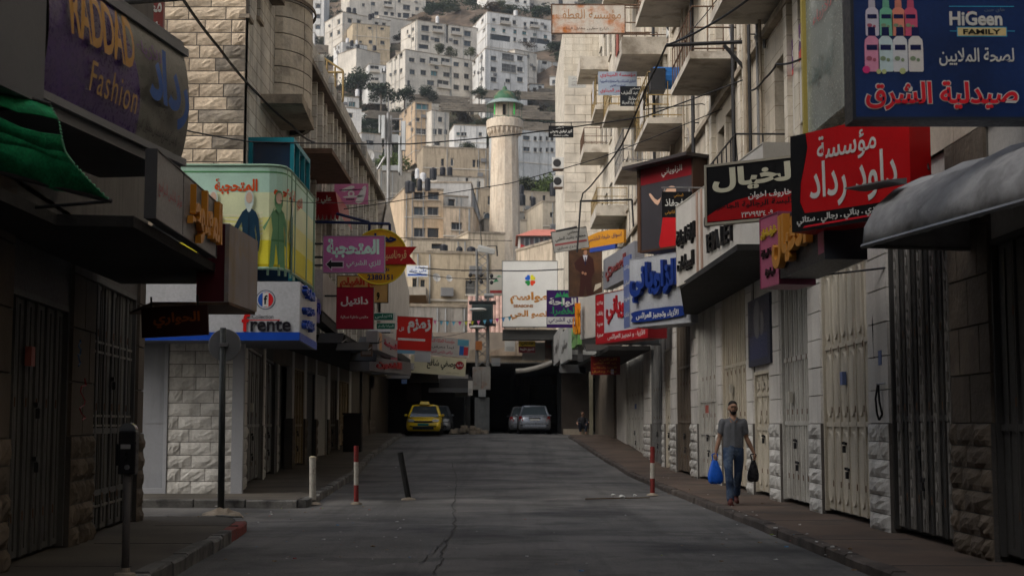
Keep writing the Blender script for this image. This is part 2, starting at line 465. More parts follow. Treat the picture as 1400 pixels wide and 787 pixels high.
M_RAIL = mat('railing_yellow', (0.28, 0.2, 0.08), 0.6, var=0.2, scale=4, streak=0.3, streak_col=(0.12, 0.05, 0.02))
M_IRON = mat('black_iron', (0.025, 0.025, 0.027), 0.5, var=0.2)
M_STEEL = mat('grey_steel', (0.25, 0.25, 0.25), 0.45, metal=0.6, var=0.2)
M_RUST = mat('rusty_steel', (0.12, 0.07, 0.045), 0.8, var=0.3, scale=5)
M_WIRE = mat('cable_black', (0.012, 0.012, 0.013), 0.6, bump=0)
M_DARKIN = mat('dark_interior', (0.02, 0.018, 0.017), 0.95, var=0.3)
M_GLASSD = glass_mat('dark_window_glass', (0.03, 0.035, 0.04))
M_GALV = mat('galvanised_box', (0.32, 0.33, 0.33), 0.5, metal=0.3, var=0.15, scale=2, streak=0.4)
# ================================================================ ground, road, pavements
mb = MB()
xs = [-60, -30, -16] + [-12 + 1.0 * i for i in range(25)] + [16, 30, 60]; ys = [-40, -20, -8] + [i * 1.5 for i in range(0, 69)]
vs = []
for y in ys:
    for x in xs:
        crown = 0.02 * cos(x * .6) if abs(x) < 5 else 0
        vs.append((x, y, zr(y) + crown - 0.02 + 0.006 * sin(x * 2.3 + y) * cos(y * 1.3)))
n = len(xs)
mb.add(vs, [(j*n+i, j*n+i+1, (j+1)*n+i+1, (j+1)*n+i) for j in range(len(ys)-1) for i in range(n-1)])
mb.build('road', M_ASPH, smooth=True, kind='structure')
TER = [(80, 0.5), (104, 1.0), (112, 8), (160, 18), (240, 31), (270, 46), (320, 72), (350, 90), (390, 112), (450, 142), (600, 222), (900, 345), (1500, 420)]
def terz(x, y):
    b = interp(TER, y)
    k = min(1, max(0, (y - 130) / 150))
    return b + k * (2.2 * sin(x * .05 + y * .021) + 1.3 * sin(x * .13 - y * .09) + .7 * sin(x * .31 + y * .27))
mb = MB(); vs = []
ys = [80 + 3 * i for i in range(16)] + [128 + 4 * i for i in range(95)] + [512 + 40 * i for i in range(26)]
xs = [-1500, -900, -500, -300, -200, -150] + [-120 + 4 * i for i in range(61)] + [150, 200, 300, 500, 900, 1500]
for y in ys:
    for x in xs:
        k = min(1, max(0, (y - 110) / 150))
        z = terz(x, y) + k * random.uniform(-.8, .8) - (1.2 if y < 104 else 0)
        vs.append((x, y, z))
n = len(xs)
mb.add(vs, [(j*n+i, j*n+i+1, (j+1)*n+i+1, (j+1)*n+i) for j in range(len(ys)-1) for i in range(n-1)])
M_HILL = mat('hillside', (0.115, 0.085, 0.06), 0.95, var=0.45, scale=0.12, bump=1.0, bscale=0.6, patch=1.0, patch_col=(0.03, 0.036, 0.02), patch_scale=0.07, fine=0.5)
mb.build('hill', M_HILL, kind='structure')
# wide ground beyond the town
mb = MB(); mb.add([(-3000, -3000, -0.6), (3000, -3000, -0.6), (3000, 3000, -0.6), (-3000, 3000, -0.6)], [(0, 1, 2, 3)])
mb.build('ground', M_HILL, kind='structure')

def strip(name, left, right, h, m, Y0, Y1, step=1.5, x_in=None):
    """raised walk between two edge curves left(Y), right(Y)"""
    mb = MB(); y = Y0; rows = []
    while y < Y1 + 1e-6: rows.append(y); y += step
    vs = []
    for y in rows:
        a, b = left(y), right(y); z = zr(y)
        vs += [(a, y, z - .1), (a, y, z + h), (b, y, z + h), (b, y, z - .1)]
    fs = []
    for i in range(len(rows) - 1):
        for k in range(3): fs.append((4*i+k, 4*i+4+k, 4*i+5+k, 4*i+1+k))
    e = 4 * (len(rows) - 1)
    fs += [(0, 1, 2, 3), (e+3, e+2, e+1, e)]
    mb.add(vs, fs); return mb.build(name, m, kind='structure')
kerbR = lambda y: interp([(0, 3.62), (45, 3.55), (65, 2.95), (80, 2.9)], y)
facR = lambda y: interp([(0, 4.93), (47, 4.93), (56, 4.85), (90, 4.8)], y)
kerbL = lambda y: interp([(25, -3.5), (27, -3.5), (50, -4.6), (66, -4.65), (90, -4.7)], y)
strip('pavement', lambda y: kerbR(y) + .16, lambda y: 5.6, .08, M_PAVE, -10, 66.5)
strip('pavement', lambda y: -12 if y < 27.9 else -7.4, lambda y: kerbL(y) - .16, .118, M_PAVEL, 25.62, 68)
# near left pavement with its rounded corner
NK = [(-2.75, 0), (-2.95, 8), (-3.12, 12), (-3.2, 14), (-3.32, 16.5), (-3.45, 18.8), (-3.55, 20), (-3.75, 20.75), (-4.1, 21.1), (-6.5, 21.15)]
mb = MB()
inn = [(x - .15, y if y < 20 else y - .12) for x, y in NK]
pts = [(-6.5, 0)] + inn
mb.prism([(x, y, -.1) for x, y in pts], (0, 0, .218))
pl = mb.build('pavement', M_PAVEL, kind='structure')
# kerb stones, each a piece
M_KERB2 = mat('kerb_dull', (0.085, 0.07, 0.06), 0.9, var=0.35, scale=2.5, bump=0.6, bscale=25, patch=0.8, patch_col=(0.05, 0.045, 0.04), patch_scale=2.2, rnd=0.2)
def kerb(name, pts, h=.125, w=.15, seg=.9, side=1, red=(), m=None):
    root = thing(name, None, None, (pts[0][0], pts[0][1], 0)); root['kind'] = 'structure'
    P_ = []; 
    for a, b in zip(pts, pts[1:]):
        L_ = math.dist(a, b); k = max(1, round(L_ / seg))
        for i in range(k): P_.append((lerp(a[0], b[0], i / k), lerp(a[1], b[1], i / k)))
    P_.append(pts[-1]); idx = 0
    for a, b in zip(P_, P_[1:]):
        d = Vector((b[0] - a[0], b[1] - a[1], 0)).normalized(); nn = Vector((-d.y, d.x, 0)) * side
        A = Vector((a[0], a[1], zr(a[1]))) + d * .012; B = Vector((b[0], b[1], zr(b[1]))) - d * .012
        mb = MB(); hh = h + random.uniform(-.015, .01); r = random.uniform(.01, .03); j = nn * random.uniform(-.012, .012)
        A += j; B += j
        ring = lambda c: [c + Vector((0, 0, -.1)), c + Vector((0, 0, hh - r)), c + nn * r + Vector((0, 0, hh)), c + nn * w + Vector((0, 0, hh)), c + nn * w + Vector((0, 0, -.1))]
        mid = [q + Vector((random.uniform(-.012, .012), random.uniform(-.012, .012), random.uniform(-.012, .006))) for q in ring((A + B) / 2)]
        mb.add(ring(A) + mid + ring(B), [tuple(range(5))[::-1], tuple(range(10, 15))] + [(k*5+i, k*5+(i+1)%5, k*5+5+(i+1)%5, k*5+5+i) for k in range(2) for i in range(5)])
        mb.build('kerb_stone', M_KERBR if idx in red else (m or M_KERB), root); idx += 1
    return root
kerb('kerb', NK[1:], side=1, red=(11, 12))
kerb('kerb', [(3.62, 8), (3.55, 45), (2.95, 65)], h=.084, side=-1, m=M_KERB2)
kerb('kerb', [(-3.5, 25.5), (-3.5, 27), (-4.6, 50), (-4.65, 66)], side=1)
kerb('kerb', [(-11, 25.45), (-3.65, 25.45)], side=1, red=(4, 8))
# ================================================================ rock-faced blocks
def block_mesh(seed, rough=.07, nx=6, nz=4):
    r = random.Random(seed); vs = []; fs = []
    for j in range(nz + 1):
        for i in range(nx + 1):
            e = i in (0, nx) or j in (0, nz)
            ed = min(i, nx - i, 1.6) / 1.6 * min(j, nz - j, 1.3) / 1.3
            vs.append((i / nx - .5 + (0 if e else r.uniform(-.04, .04)), 0 if e else -(.35 + .65 * r.random()) * ed * rough, j / nz + (0 if e else r.uniform(-.05, .05))))
    n = nx + 1
    for j in range(nz):
        for i in range(nx):
            a = j * n + i
            fs.append((a, a + 1, a + n + 1, a + n) )
    b = len(vs)
    vs += [(-.5, .12, 0), (.5, .12, 0), (.5, .12, 1), (-.5, .12, 1)]
    bot = list(range(0, n)); top = list(range(nz * n, nz * n + n)); lf = [j * n for j in range(nz + 1)]; rt = [j * n + nx for j in range(nz + 1)]
    fs += [tuple(bot[::-1] + [b, b + 1]), tuple(top + [b + 2, b + 3]), tuple(lf + [b + 3, b]), tuple(rt[::-1] + [b + 1, b + 2])]
    me = bpy.data.meshes.new('stone_block'); me.from_pydata(vs, [], fs); return me
BLK = {}
def blocks(F, parent, u0, v0, u1, v1, ch, bw, m, rough=.07, d=0.0, gap=.012, name='stone_block', soot=None, jit=.25, back=None):
    key = (m.name, rough)
    if key not in BLK:
        BLK[key] = [block_mesh(i, rough) for i in range(7)]
        for me in BLK[key]: me.materials.append(m)
    if soot:
        k2 = (soot.name, rough)
        if k2 not in BLK:
            BLK[k2] = [block_mesh(i, rough) for i in range(5)]
            for me in BLK[k2]: me.materials.append(soot)
    if back:
        mb = MB(); F.box(mb, u0, v0, u1, v1, d - .25, d - .006); mb.build('mortar_bed', back, parent)
    ang = math.atan2(F.U.y, F.U.x)
    rows = max(1, round((v1 - v0) / ch)); c = (v1 - v0) / rows
    for j in range(rows):
        u = u0; off = (j % 2) * .5
        first = True
        while u < u1 - 1e-3:
            w = bw * random.uniform(1 - jit, 1 + jit) * (1 - off if first and off and (u1 - u0) > bw * 1.5 else 1); first = False
            if u1 - (u + w) < bw * .45: w = u1 - u
            me = random.choice(BLK[key])
            if soot and u1 - (u + w) < 0.05 and random.random() < .5: me = random.choice(BLK[(soot.name, rough)])
            inst(name, me, parent, F.p(u + w / 2, v0 + j * c + gap / 2, d), (w - gap, 1 + random.uniform(-.3, .3), c - gap), (0, 0, ang))
            u += w
def slabs(F, parent, u0, v0, u1, v1, ch, bw, m, d=0, gap=.008, th=.03, name='stone_slab', back=True):
    """smooth facing slabs laid in courses, a piece each"""
    key = ('flat', m.name)
    if key not in BLK:
        me = bpy.data.meshes.new('stone_slab'); b = .012
        me.from_pydata([(-.5,0,0),(.5,0,0),(.5,0,1),(-.5,0,1),(-.5+b,-1,b),(.5-b,-1,b),(.5-b,-1,1-b),(-.5+b,-1,1-b)], [], [(0,1,5,4),(1,2,6,5),(2,3,7,6),(3,0,4,7),(4,5,6,7)])
        me.materials.append(m); BLK[key] = [me]
    if back:
        mb = MB(); F.box(mb, u0, v0, u1, v1, d - .2, d); mb.build('mortar_bed', M_JOINT, parent)
    ang = math.atan2(F.U.y, F.U.x); rows = max(1, round((v1 - v0) / ch)); c = (v1 - v0) / rows
    for j in range(rows):
        nn = max(1, round((u1 - u0) / bw)); w0 = (u1 - u0) / nn
        cuts = [u0 + w0 * i for i in range(nn + 1)]
        if j % 2 and nn > 1: cuts = [u0] + [u0 + w0 * (i + .5) for i in range(nn)] + [u1]
        for a, b in zip(cuts, cuts[1:]):
            inst(name, BLK[key][0], parent, F.p((a + b) / 2, v0 + j * c + gap / 2, d), (b - a - gap, th + random.uniform(0, .006), c - gap), (0, 0, ang))
# ================================================================ metal shop doors
def lockset(F, mb, u, v, d):
    F.box(mb, u - .05, v - .02, u + .05, v + .02, d, d + .03); F.box(mb, u - .03, v - .13, u + .015, v - .03, d + .01, d + .05)
    F.box(mb, u - .1, v - .008, u - .05, v + .03, d, d + .045)
def shop_door(parent, F, u0, u1, v1, style, m, n=6, label=None, d=-.07, v0=0.02, rails=(), locks=((.5, 1.1), (.5, .65))):
    dr = part('shop_door', parent, label)
    w = u1 - u0; lw = w / n
    fr = MB()
    F.box(fr, u0, v0, u0 + .05, v1, d - .06, d + .04); F.box(fr, u1 - .05, v0, u1, v1, d - .06, d + .04); F.box(fr, u0 + .05, v1 - .06, u1 - .05, v1, d - .06, d + .04)
    fr.build('door_frame', m, dr)
    bk = MB(); F.box(bk, u0, v0, u1, v1, d - .12, d - .062); bk.build('backing_sheet', M_DARKIN, dr)
    if style == 'roller':
        mb = MB(); v = v0; 
        while v < v1 - .06:
            F.box(mb, u0 + .05, v, u1 - .05, v + .062, d - .055, d - .02); F.box(mb, u0 + .05, v + .062, u1 - .05, v + .085, d - .055, d - .045); v += .085
        mb.build('shutter_slats', m, dr, kind='stuff')
    else:
        mb = MB(); a, b = u0 + .008, u0 + lw - .008
        F.box(mb, a, v0 + .03, b, v1 - .07, d - .055, d - .02)
        for e0, e1 in ((a, a + .03), (b - .03, b)): F.box(mb, e0, v0 + .03, e1, v1 - .07, d - .02, d + .008)
        cuts = [v0 + .03] + [r for r in rails if r < v1 - .2] + [v1 - .07]
        for r in cuts[1:-1]:
            F.box(mb, a + .03, r - .035, b - .03, r + .035, d - .02, d + .004)
        if style == 'panel':
            for p0, p1 in zip(cuts, cuts[1:]):
                p0 += .1; p1 -= .1; ia, ib = a + .065, b - .065; mid = (ia + ib) / 2; rr = (ib - ia) / 2
                arc = [(mid + rr * cos(t), p1 - rr + rr * sin(t)) for t in [pi * i / 6 for i in range(7)]] + [(mid + rr * cos(t), p0 + rr + rr * sin(t)) for t in [pi + pi * i / 6 for i in range(7)]]
                k = len(arc); inner = [(mid + (x - mid) * .62, (p0 + p1) / 2 + (y - (p0 + p1) / 2) * (1 - .12 / (p1 - p0))) for x, y in arc]
                mb.add([F.p(x, y, d - .019) for x, y in arc] + [F.p(mid + (x - mid) * .82, (p0+p1)/2 + (y - (p0+p1)/2) * .975, d + .008) for x, y in arc] + [F.p(x, y, d - .006) for x, y in inner],
                       [(i, (i + 1) % k, k + (i + 1) % k, k + i) for i in range(k)] + [(k + i, k + (i + 1) % k, 2*k + (i + 1) % k, 2*k + i) for i in range(k)] + [tuple(range(2*k, 3*k))])
        elif style == 'plain':
            F.box(mb, (a + b) / 2 - .012, v0 + .1, (a + b) / 2 + .012, v1 - .12, d - .02, d - .005)
        elif style == 'grille':
            c = (a + b) / 2; keep, mb = mb, MB()
            for o_ in (-.06, .06):
                F.box(mb, c + o_ - .012, v0 + .05, c + o_ + .012, v1 - .1, d, d + .025)
            v = v0 + .2
            while v < v1 - .3:
                h = .11; wv = .045
                for (x0, y0, x1, y1) in ((c, v, c + wv, v + h), (c + wv, v + h, c, v + 2*h), (c, v + 2*h, c - wv, v + h), (c - wv, v + h, c, v)):
                    mb.tube(F.p(x0, y0, d + .012), F.p(x1, y1, d + .02), .015, n=4)
                v += .34
            sc = mb.build('scrollwork', mat('scroll_paint', (.22, .21, .195), .5), dr); mb = keep
            for i in range(1, n): copy_child(sc, dr, F.U * (lw * i))
        lf = mb.build('leaf', m, dr)
        for i in range(1, n): copy_child(lf, dr, F.U * (lw * i))
        mb = MB()
        for (fu, vv) in locks: lockset(F, mb, u0 + w * fu, vv, d + .008)
        mb.build('lock', M_IRON, dr)
        mb = MB()
        for i in range(1, n):
            for vv in (.4, 1.5, 2.4):
                if vv < v1 - .3: mb.tube(F.p(u0 + lw * i, vv, d + .01), F.p(u0 + lw * i, vv + .09, d + .01), .011, n=6)
        mb.build('hinge', M_RUST, dr)
    return dr
# ================================================================ right-hand row, ground floor
PZ = .118
RB = thing('apartment_building', 'long beige stone building on the right-hand pavement with pale folding metal shop doors', 'building', (4.93, 20, 0))
FR = Face((4.93, 62, PZ), (0, -1, 0), 100, 4.4)
def yR(px): return FP * 4.93 / (px - 688)
def uR(px): return 62 - yR(px)
for (x0, x1, style, m, n, h, rails, lab) in [
    (1302 + 53, 1470, 'plain', M_DARKD, 4, 3.2, (1.3,), 'dark grey metal door under the grey awning'),
    (1215, 1300, 'grille', M_DARKD, 5, 3.7, (1.4,), 'black metal door with diamond scrollwork'),
    (1122, 1187, 'panel', M_CREAM, 6, 3.75, (1.33, 2.5), 'cream folding door with arched panels'),
    (1066, 1105, 'plain', M_PALED, 6, 3.9, (1.35, 2.45), 'pale grey folding door'),
    (1029, 1051, 'panel', M_CREAM, 3, 2.35, (1.25, 1.9), 'narrow cream door below a dark poster'),
    (986, 1020, 'plain', M_CREAM, 6, 4.2, (1.35, 2.6), 'cream folding door behind the walking man'),
    (953, 979, 'plain', M_PALED, 5, 4.2, (1.1, 1.9), 'off-white folding door'),
    (924, 944, 'plain', M_BROWND, 5, 4.2, (1.4, 2.9), 'brown folding door'),
    (908, 916, 'panel', M_CREAM, 3, 3.6, (1.4, 2.4), 'narrow ochre-cream door'),
    (889, 905, 'plain', M_GREYD, 5, 4.2, (1.4,), 'grey folding door with a horizontal bar'),
    (855, 880, 'plain', M_PALED, 6, 4.2, (2.0,), 'wide off-white metal door')]:
    shop_door(RB, FR, uR(x0), uR(x1), h, style, m, n, lab, rails=rails, locks=((.45, 1.05), (.5, .68)) if h > 3 else ((.5, 1.1),))
piers = [(1187, 1215, M_WHITES), (1105, 1122, M_WHITES), (1051, 1066, M_WHITES), (1020, 1029, M_WHITES), (979, 986, M_WHITES), (944, 953, M_WHITES), (916, 924, M_WHITES), (905, 908, M_WHITES), (880, 889, M_WHITES)]
pn = None
for x0, x1, m in piers:
    p = part('stone_pier', RB)
    blocks(FR, p, uR(x0), -.05, uR(x1), 1.34, .23, .75, m, back=M_JOINT, d=0.02, rough=.06)
    slabs(FR, p, uR(x0), 1.34, uR(x1), 4.4, .42, .8, M_TILE, d=-.03)
p = part('stone_pier', RB, 'brown stone pier with shade darkened into its colour')
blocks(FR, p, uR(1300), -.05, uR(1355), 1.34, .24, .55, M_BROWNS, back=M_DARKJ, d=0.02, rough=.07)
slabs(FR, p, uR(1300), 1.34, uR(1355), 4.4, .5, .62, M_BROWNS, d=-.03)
p = part('wall_above_door', RB)
mb = MB()
for x0, x1, h in ((1355, 1470, 3.2), (1215, 1300, 3.7), (1122, 1187, 3.75), (1066, 1105, 3.9), (1029, 1051, 2.35), (986, 1020, 4.2), (953, 979, 4.2), (924, 944, 4.2), (908, 916, 3.6), (889, 905, 4.2), (855, 880, 4.2)):
    FR.box(mb, uR(x0), h, uR(x1), 4.4, -.3, -.05)
mb.build('lintel', M_TILE, p)
# dark poster board over the narrow door
t = thing('poster', 'faded dark poster board above the narrow cream door', 'poster', (4.9, 27, 2.5))
F = Face(FR.p(uR(1027), 2.45, .03), FR.U, uR(1057) - uR(1027), 1.3)
mb = MB(); F.box(mb, 0, 0, F.W, F.H, -.03, .02); mb.build('board', paint('poster_dark', (0.035, 0.04, 0.06), .5), t)
F.polys(t, [[(.1, .1), (.9, .1), (.9, .45), (.1, .45)]], paint('poster_purple', (0.035, 0.045, 0.10)), .024)
F.polys(t, [F.disc(.45, .68, .16), F.disc(.66, .6, .1)], paint('poster_grey', (0.12, 0.12, 0.13)), .026)
# solid body behind the doors, near end and far end
mb = MB(); mb.box((5.25, -38, -.2), (13, 66, 4.5)); mb.build('building_body', M_DARKIN, RB)
mb = MB(); FR.box(mb, uR(1470), -.1, 100, 4.4, -.3, 0); mb.build('wall', M_BROWNS, RB)
mb = MB(); FR.box(mb, 0, -.1, uR(855), 4.4, -.3, 0); mb.build('wall', M_TILE, RB)
# upper wall with openings
FU = Face((4.93, 62, 4.52), (0, -1, 0), 100, 18)
rects = []; wins = []
def uw(px0, px1, z0, z1): rects.append((uR(px0), z0 - 4.52, uR(px1), z1 - 4.52))
for a, b, c, d in [(997, 1011, 5.6, 8.25), (986, 995, 5.6, 8.1), (962, 971, 5.8, 8.0), (949, 956, 5.8, 7.7), (1066, 1080, 5.5, 7.95), (1110, 1140, 5.6, 8.2), (1200, 1235, 5.6, 8.0),
                  (1012, 1024, 9.4, 11.7), (985, 996, 9.3, 11.6), (930, 938, 9.6, 11.8), (898, 908, 9.7, 11.9), (1040, 1060, 9.5, 11.8), (898, 906, 5.9, 8), (872, 880, 6, 8.1), (870, 880, 9.7, 11.9), (855, 861, 9.9, 12), (925, 936, 12.8, 15), (975, 986, 12.7, 15), (1000, 1015, 12.7, 15), (896, 905, 12.8, 15), (840, 846, 6.2, 8.2)]:
    uw(a, b, c, d)
mb = MB(); holed(mb, FU, rects, .28); mb.build('upper_wall', M_FACR, RB)
for r in rects:
    w = part('window', RB)
    F = Face(FU.p(r[0], r[1], -.27), FU.U, r[2] - r[0], r[3] - r[1])
    mb = MB(); F.box(mb, 0, 0, F.W, F.H, -.05, 0); mb.build('pane', M_GLASSD, w)
    mb = MB()
    for u in (0, F.W / 2 - .025, F.W - .05): F.box(mb, u, 0, u + .05, F.H, 0, .04)
    F.box(mb, 0, 0, F.W, .05, 0, .045); F.box(mb, 0, F.H - .05, F.W, F.H, 0, .045)
    mb.build('frame', paint('window_frame_brown', (0.15, 0.13, 0.1)), w)
    mb = MB(); F.box(mb, -.08, -.08, F.W + .08, 0, .05, .34); mb.build('sill', M_CONC, w)
mb = MB(); mb.box((5.25, -38, 4.5), (13, 62.2, 22.5)); mb.build('building_core', M_CONC, RB)
# shallow stone pilasters and ledges give the wall its upright bands
for px in (1048, 1030, 1020, 981, 974, 944, 940, 925, 915, 911, 890, 884, 866, 850, 1090, 1104, 1180, 1260):
    y = yR(px); mb = MB(); mb.box((4.93 - random.uniform(.05, .12), y - random.uniform(.12, .3), 4.52), (4.98, y + .15, 22.4)); mb.build('pilaster', M_FACR2, RB)
mb = MB(); mb.box((4.8, 14, 8.6), (4.95, 62, 8.72)); mb.box((4.8, 14, 5.2), (4.95, 62, 5.3)); mb.build('ledge', M_CONC, RB)
for px, r in ((1036, .05), (1042, .035), (1058, .03), (960, .05), (1018, .04), (1054, .03), (904, .05), (946, .03)):
    y = yR(px); mb = MB(); mb.tube((4.78, y, 4.6), (4.78, y, 22), r, n=8)
    for z in (6, 9, 12, 15): mb.tube((4.78, y, z), (4.93, y, z), .015, n=5)
    mb.build('drainpipe', random.choice([M_IRON, M_STEEL, M_CONC]), RB)
# balconies
def balcony(X0, X1, Y0, Y1, z, th=.16, parent=None, label=None, rail=None, rm=M_RAIL, para=0, m=M_CONC, slant=0):
    b = part('balcony', parent, label)
    mb = MB(); mb.hexa([(X0, Y0, z), (X1, Y0, z), (X1, Y1, z), (X0 - slant, Y1, z), (X0, Y0, z + th), (X1, Y0, z + th), (X1, Y1, z + th), (X0 - slant, Y1, z + th)]); mb.build('slab', m, b)
    if para:
        mb = MB(); s = .1 if X0 < X1 else -.1
        mb.box((X0, Y0, z + th), (X0 + s, Y1, z + th + para)); mb.box((X0 + s, Y0, z + th), (X1, Y0 + .1, z + th + para)); mb.box((X0 + s, Y1 - .1, z + th), (X1, Y1, z + th + para))
        mb.build('parapet', m, b)
    if rail:
        zb = z + th + para; mb = MB(); e = .04 if X0 < X1 else -.04
        pts = [(X1, Y0 + .05), (X0 + e, Y0 + .05), (X0 + e, Y1 - .05), (X1, Y1 - .05)]
        for a, c in zip(pts, pts[1:]):
            for zz in ((zb + rail), (zb + rail * .5), (zb + .08)): mb.tube((*a, zz), (*c, zz), .018, n=5)
            L_ = math.dist(a, c); k = max(2, int(L_ / .45))
            for i in range(k + 1): x, y = lerp(a[0], c[0], i / k), lerp(a[1], c[1], i / k); mb.tube((x, y, zb), (x, y, zb + rail), .014, n=5)
        mb.build('railing', rm, b)
    return b
balcony(3.9, 4.93, 29.1, 32.5, 9.05, parent=RB, label='bare concrete balcony slab', m=M_SOFFIT)
balcony(3.85, 4.93, 37.4, 41.4, 9.45, parent=RB, label='balcony with yellow rails and blue tank', rail=1.25, m=M_SOFFIT)
balcony(3.7, 4.93, 34.2, 38.9, 12.5, .2, parent=RB, rail=1.0, rm=M_RUST, m=M_SOFFIT)
balcony(3.55, 4.93, 41.8, 44.6, 12.5, .18, parent=RB, para=.35, rail=.9, rm=M_RUST, m=M_SOFFIT)
balcony(3.7, 4.93, 43.6, 47.0, 9.4, parent=RB, rail=1.05, rm=M_STEEL, m=M_SOFFIT)
balcony(3.75, 4.93, 56.9, 60.2, 14.2, .18, parent=RB, rail=1.2, m=M_SOFFIT)
balcony(3.7, 4.93, 56, 60, 9.7, .18, parent=RB, para=.25, rail=.7, m=M_SOFFIT)
balcony(3.95, 4.93, 24.0, 27.2, 5.2, parent=RB, label='balcony with thin black railing', rail=1.05, rm=M_IRON, m=M_CONC)
balcony(3.9, 4.93, 20.5, 26.2, 8.95, .18, parent=RB, m=M_SOFFIT)
balcony(3.75, 4.93, 50, 53, 12.6, .18, parent=RB, rail=1, rm=M_RAIL, m=M_SOFFIT)
balcony(3.75, 4.93, 49.5, 52.5, 17.2, .18, parent=RB, para=.9, m=M_SOFFIT)
for (x0, x1, ya, yb, z) in ((3.9, 4.93, 29.1, 32.5, 9.21), (3.9, 4.93, 20.5, 26.2, 9.13)):
    p = part('balcony_rail', RB); mb = MB()
    for zz in (z + .05, z + .5, z + .95): mb.tube((x0 + .05, ya, zz), (x0 + .05, yb, zz), .018, n=5); mb.tube((x0 + .05, ya, zz), (x1, ya, zz), .018, n=5)
    for i in range(9): y = lerp(ya, yb, i / 8); mb.tube((x0 + .05, y, z), (x0 + .05, y, z + .95), .013, n=5)
    for i in range(4): x = lerp(x0 + .05, x1, i / 3); mb.tube((x, ya, z), (x, ya, z + .95), .013, n=5)
    mb.build('rails', M_RUST, p)
for i, (y, z, w, c, lab) in enumerate(((38.3, 10.2, .7, (.45, .42, .38), 'pale cloth hung over the yellow-railed balcony'), (42.6, 13.3, .8, (.25, .08, .06), 'dark red rug hung over the high balcony rail'), (57.6, 15.2, .6, (.4, .4, .42), 'grey towel on the far small balcony'))):
    x = 3.83 if y < 42 else (3.53 if y < 50 else 3.73); mb = MB(); k = 7
    for s in range(k): mb.add([(x - .02 * (s % 2), y + w * s / k, z - .5), (x - .02 * ((s + 1) % 2), y + w * (s + 1) / k, z - .5), (x, y + w * (s + 1) / k, z + .35), (x, y + w * s / k, z + .35)], [(0, 1, 2, 3)])
    o = mb.build('hanging_cloth', paint('cloth_%d' % i, c, .9)); tag(o, lab, 'cloth'); mo = o.modifiers.new('thick', 'SOLIDIFY'); mo.thickness = .01
for i in range(14):
    y = random.uniform(24, 55); z = random.uniform(5.2, 13); mb = MB(); pts = [(4.9, y + .25 * sin(s * 1.3 + i), z + s * .45) for s in range(9)]; mb.path(pts, .012, 4); mb.build('conduit', M_WIRE if i % 2 else M_STEEL, RB)
# tank on the railing balcony
t = thing('water_tank', 'small blue and black tank on the yellow-railed balcony', 'tank', (4.4, 38, 10.2))
mb = MB(); mb.tube((4.05, 37.7, 10.75), (4.75, 37.7, 10.75), .3, n=14); mb.build('drum', paint('blue_plastic', (0.02, 0.12, 0.35)), t, smooth=False)
mb = MB(); mb.box((3.95, 37.4, 10.35), (4.35, 37.9, 10.95)); mb.build('crate', M_IRON, t)
# far right-hand buildings
RT = thing('stone_building', 'pale ashlar building beyond the balconies at the far end on the right', 'building', (4, 78, 0))
FT = Face((colX(772, 8, 72), 72, 5.7), (1, 0, 0), 3.4, 16)
mb = MB(); mb.box((FT.O.x, 72.03, 5.7), (12, 84, 22)); mb.build('body', M_FACR2, RT)
slabs(FT, RT, 0, .0, 3.3, 13.1, .5, 1.1, mat('ashlar', (0.58, 0.53, 0.45), .85, rnd=.06, streak=.3, streak_col=(.3, .24, .17)), d=0.0, back=False)
balcony(3.6, 4.93, 65.4, 68.4, 18.0, .18, parent=RT, para=.45, m=M_SOFFIT)
balcony(3.75, 4.93, 65.6, 69, 14.1, .18, parent=RT, para=.2, rail=.8, rm=M_RUST, m=M_SOFFIT)
mb = MB(); mb.box((4.93, 62.2, 4.3), (12, 71.98, 22.4)); mb.build('side_wall', M_FACR2, RT)
for yy in (63.5, 66.5, 69.5):
    for zz in (7, 10.4, 14.4, 18.3):
        w = part('window', RT); mb = MB(); mb.box((4.9, yy, zz), (4.94, yy + 1.3, zz + 1.9)); mb.build('pane', M_GLASSD, w)
        mb = MB(); mb.box((4.86, yy - .08, zz - .1), (4.95, yy + 1.38, zz)); mb.box((4.86, yy - .08, zz + 1.9), (4.95, yy + 1.38, zz + 2)); mb.build('frame', M_FACR2, w)
def ac_unit(x, y, z, label, w=.8, nrm=(0, -1)):
    t = thing('air_conditioner', label, 'air conditioner', (x, y, z))
    mb = MB(); mb.box((x, y, z), (x + w, y + .35, z + .6)); mb.build('casing', paint('ac_white', (0.5, 0.5, 0.48), streak=.4), t, bevel=.02)
    mb = MB(); mb.lathe((0, 0, 0), [(.21, 0), (.19, .02), (.03, .02), (.0, .02)], 18)
    mb.v = [(x + w * .4 + a, y - .001 - c, z + .3 + b) for a, b, c in mb.v]; mb.build('fan_grille', M_IRON, t)
    mb = MB(); mb.box((x + .05, y - .05, z - .05), (x + w - .05, y + .5, z)); mb.build('bracket', M_RUST, t); return t
ac_unit(colX(755, 14.6, 72.4), 72.4, 14.55, 'white air conditioner high on the corner of the pale ashlar building', .62)
ac_unit(colX(757, 13.6, 72.4), 72.4, 13.6, 'white air conditioner just below another on the ashlar corner', .5)
ac_unit(colX(913, 12, 40.5), 40.5, 12.7, 'air conditioner in the angle of the upper balcony on the right', .42)
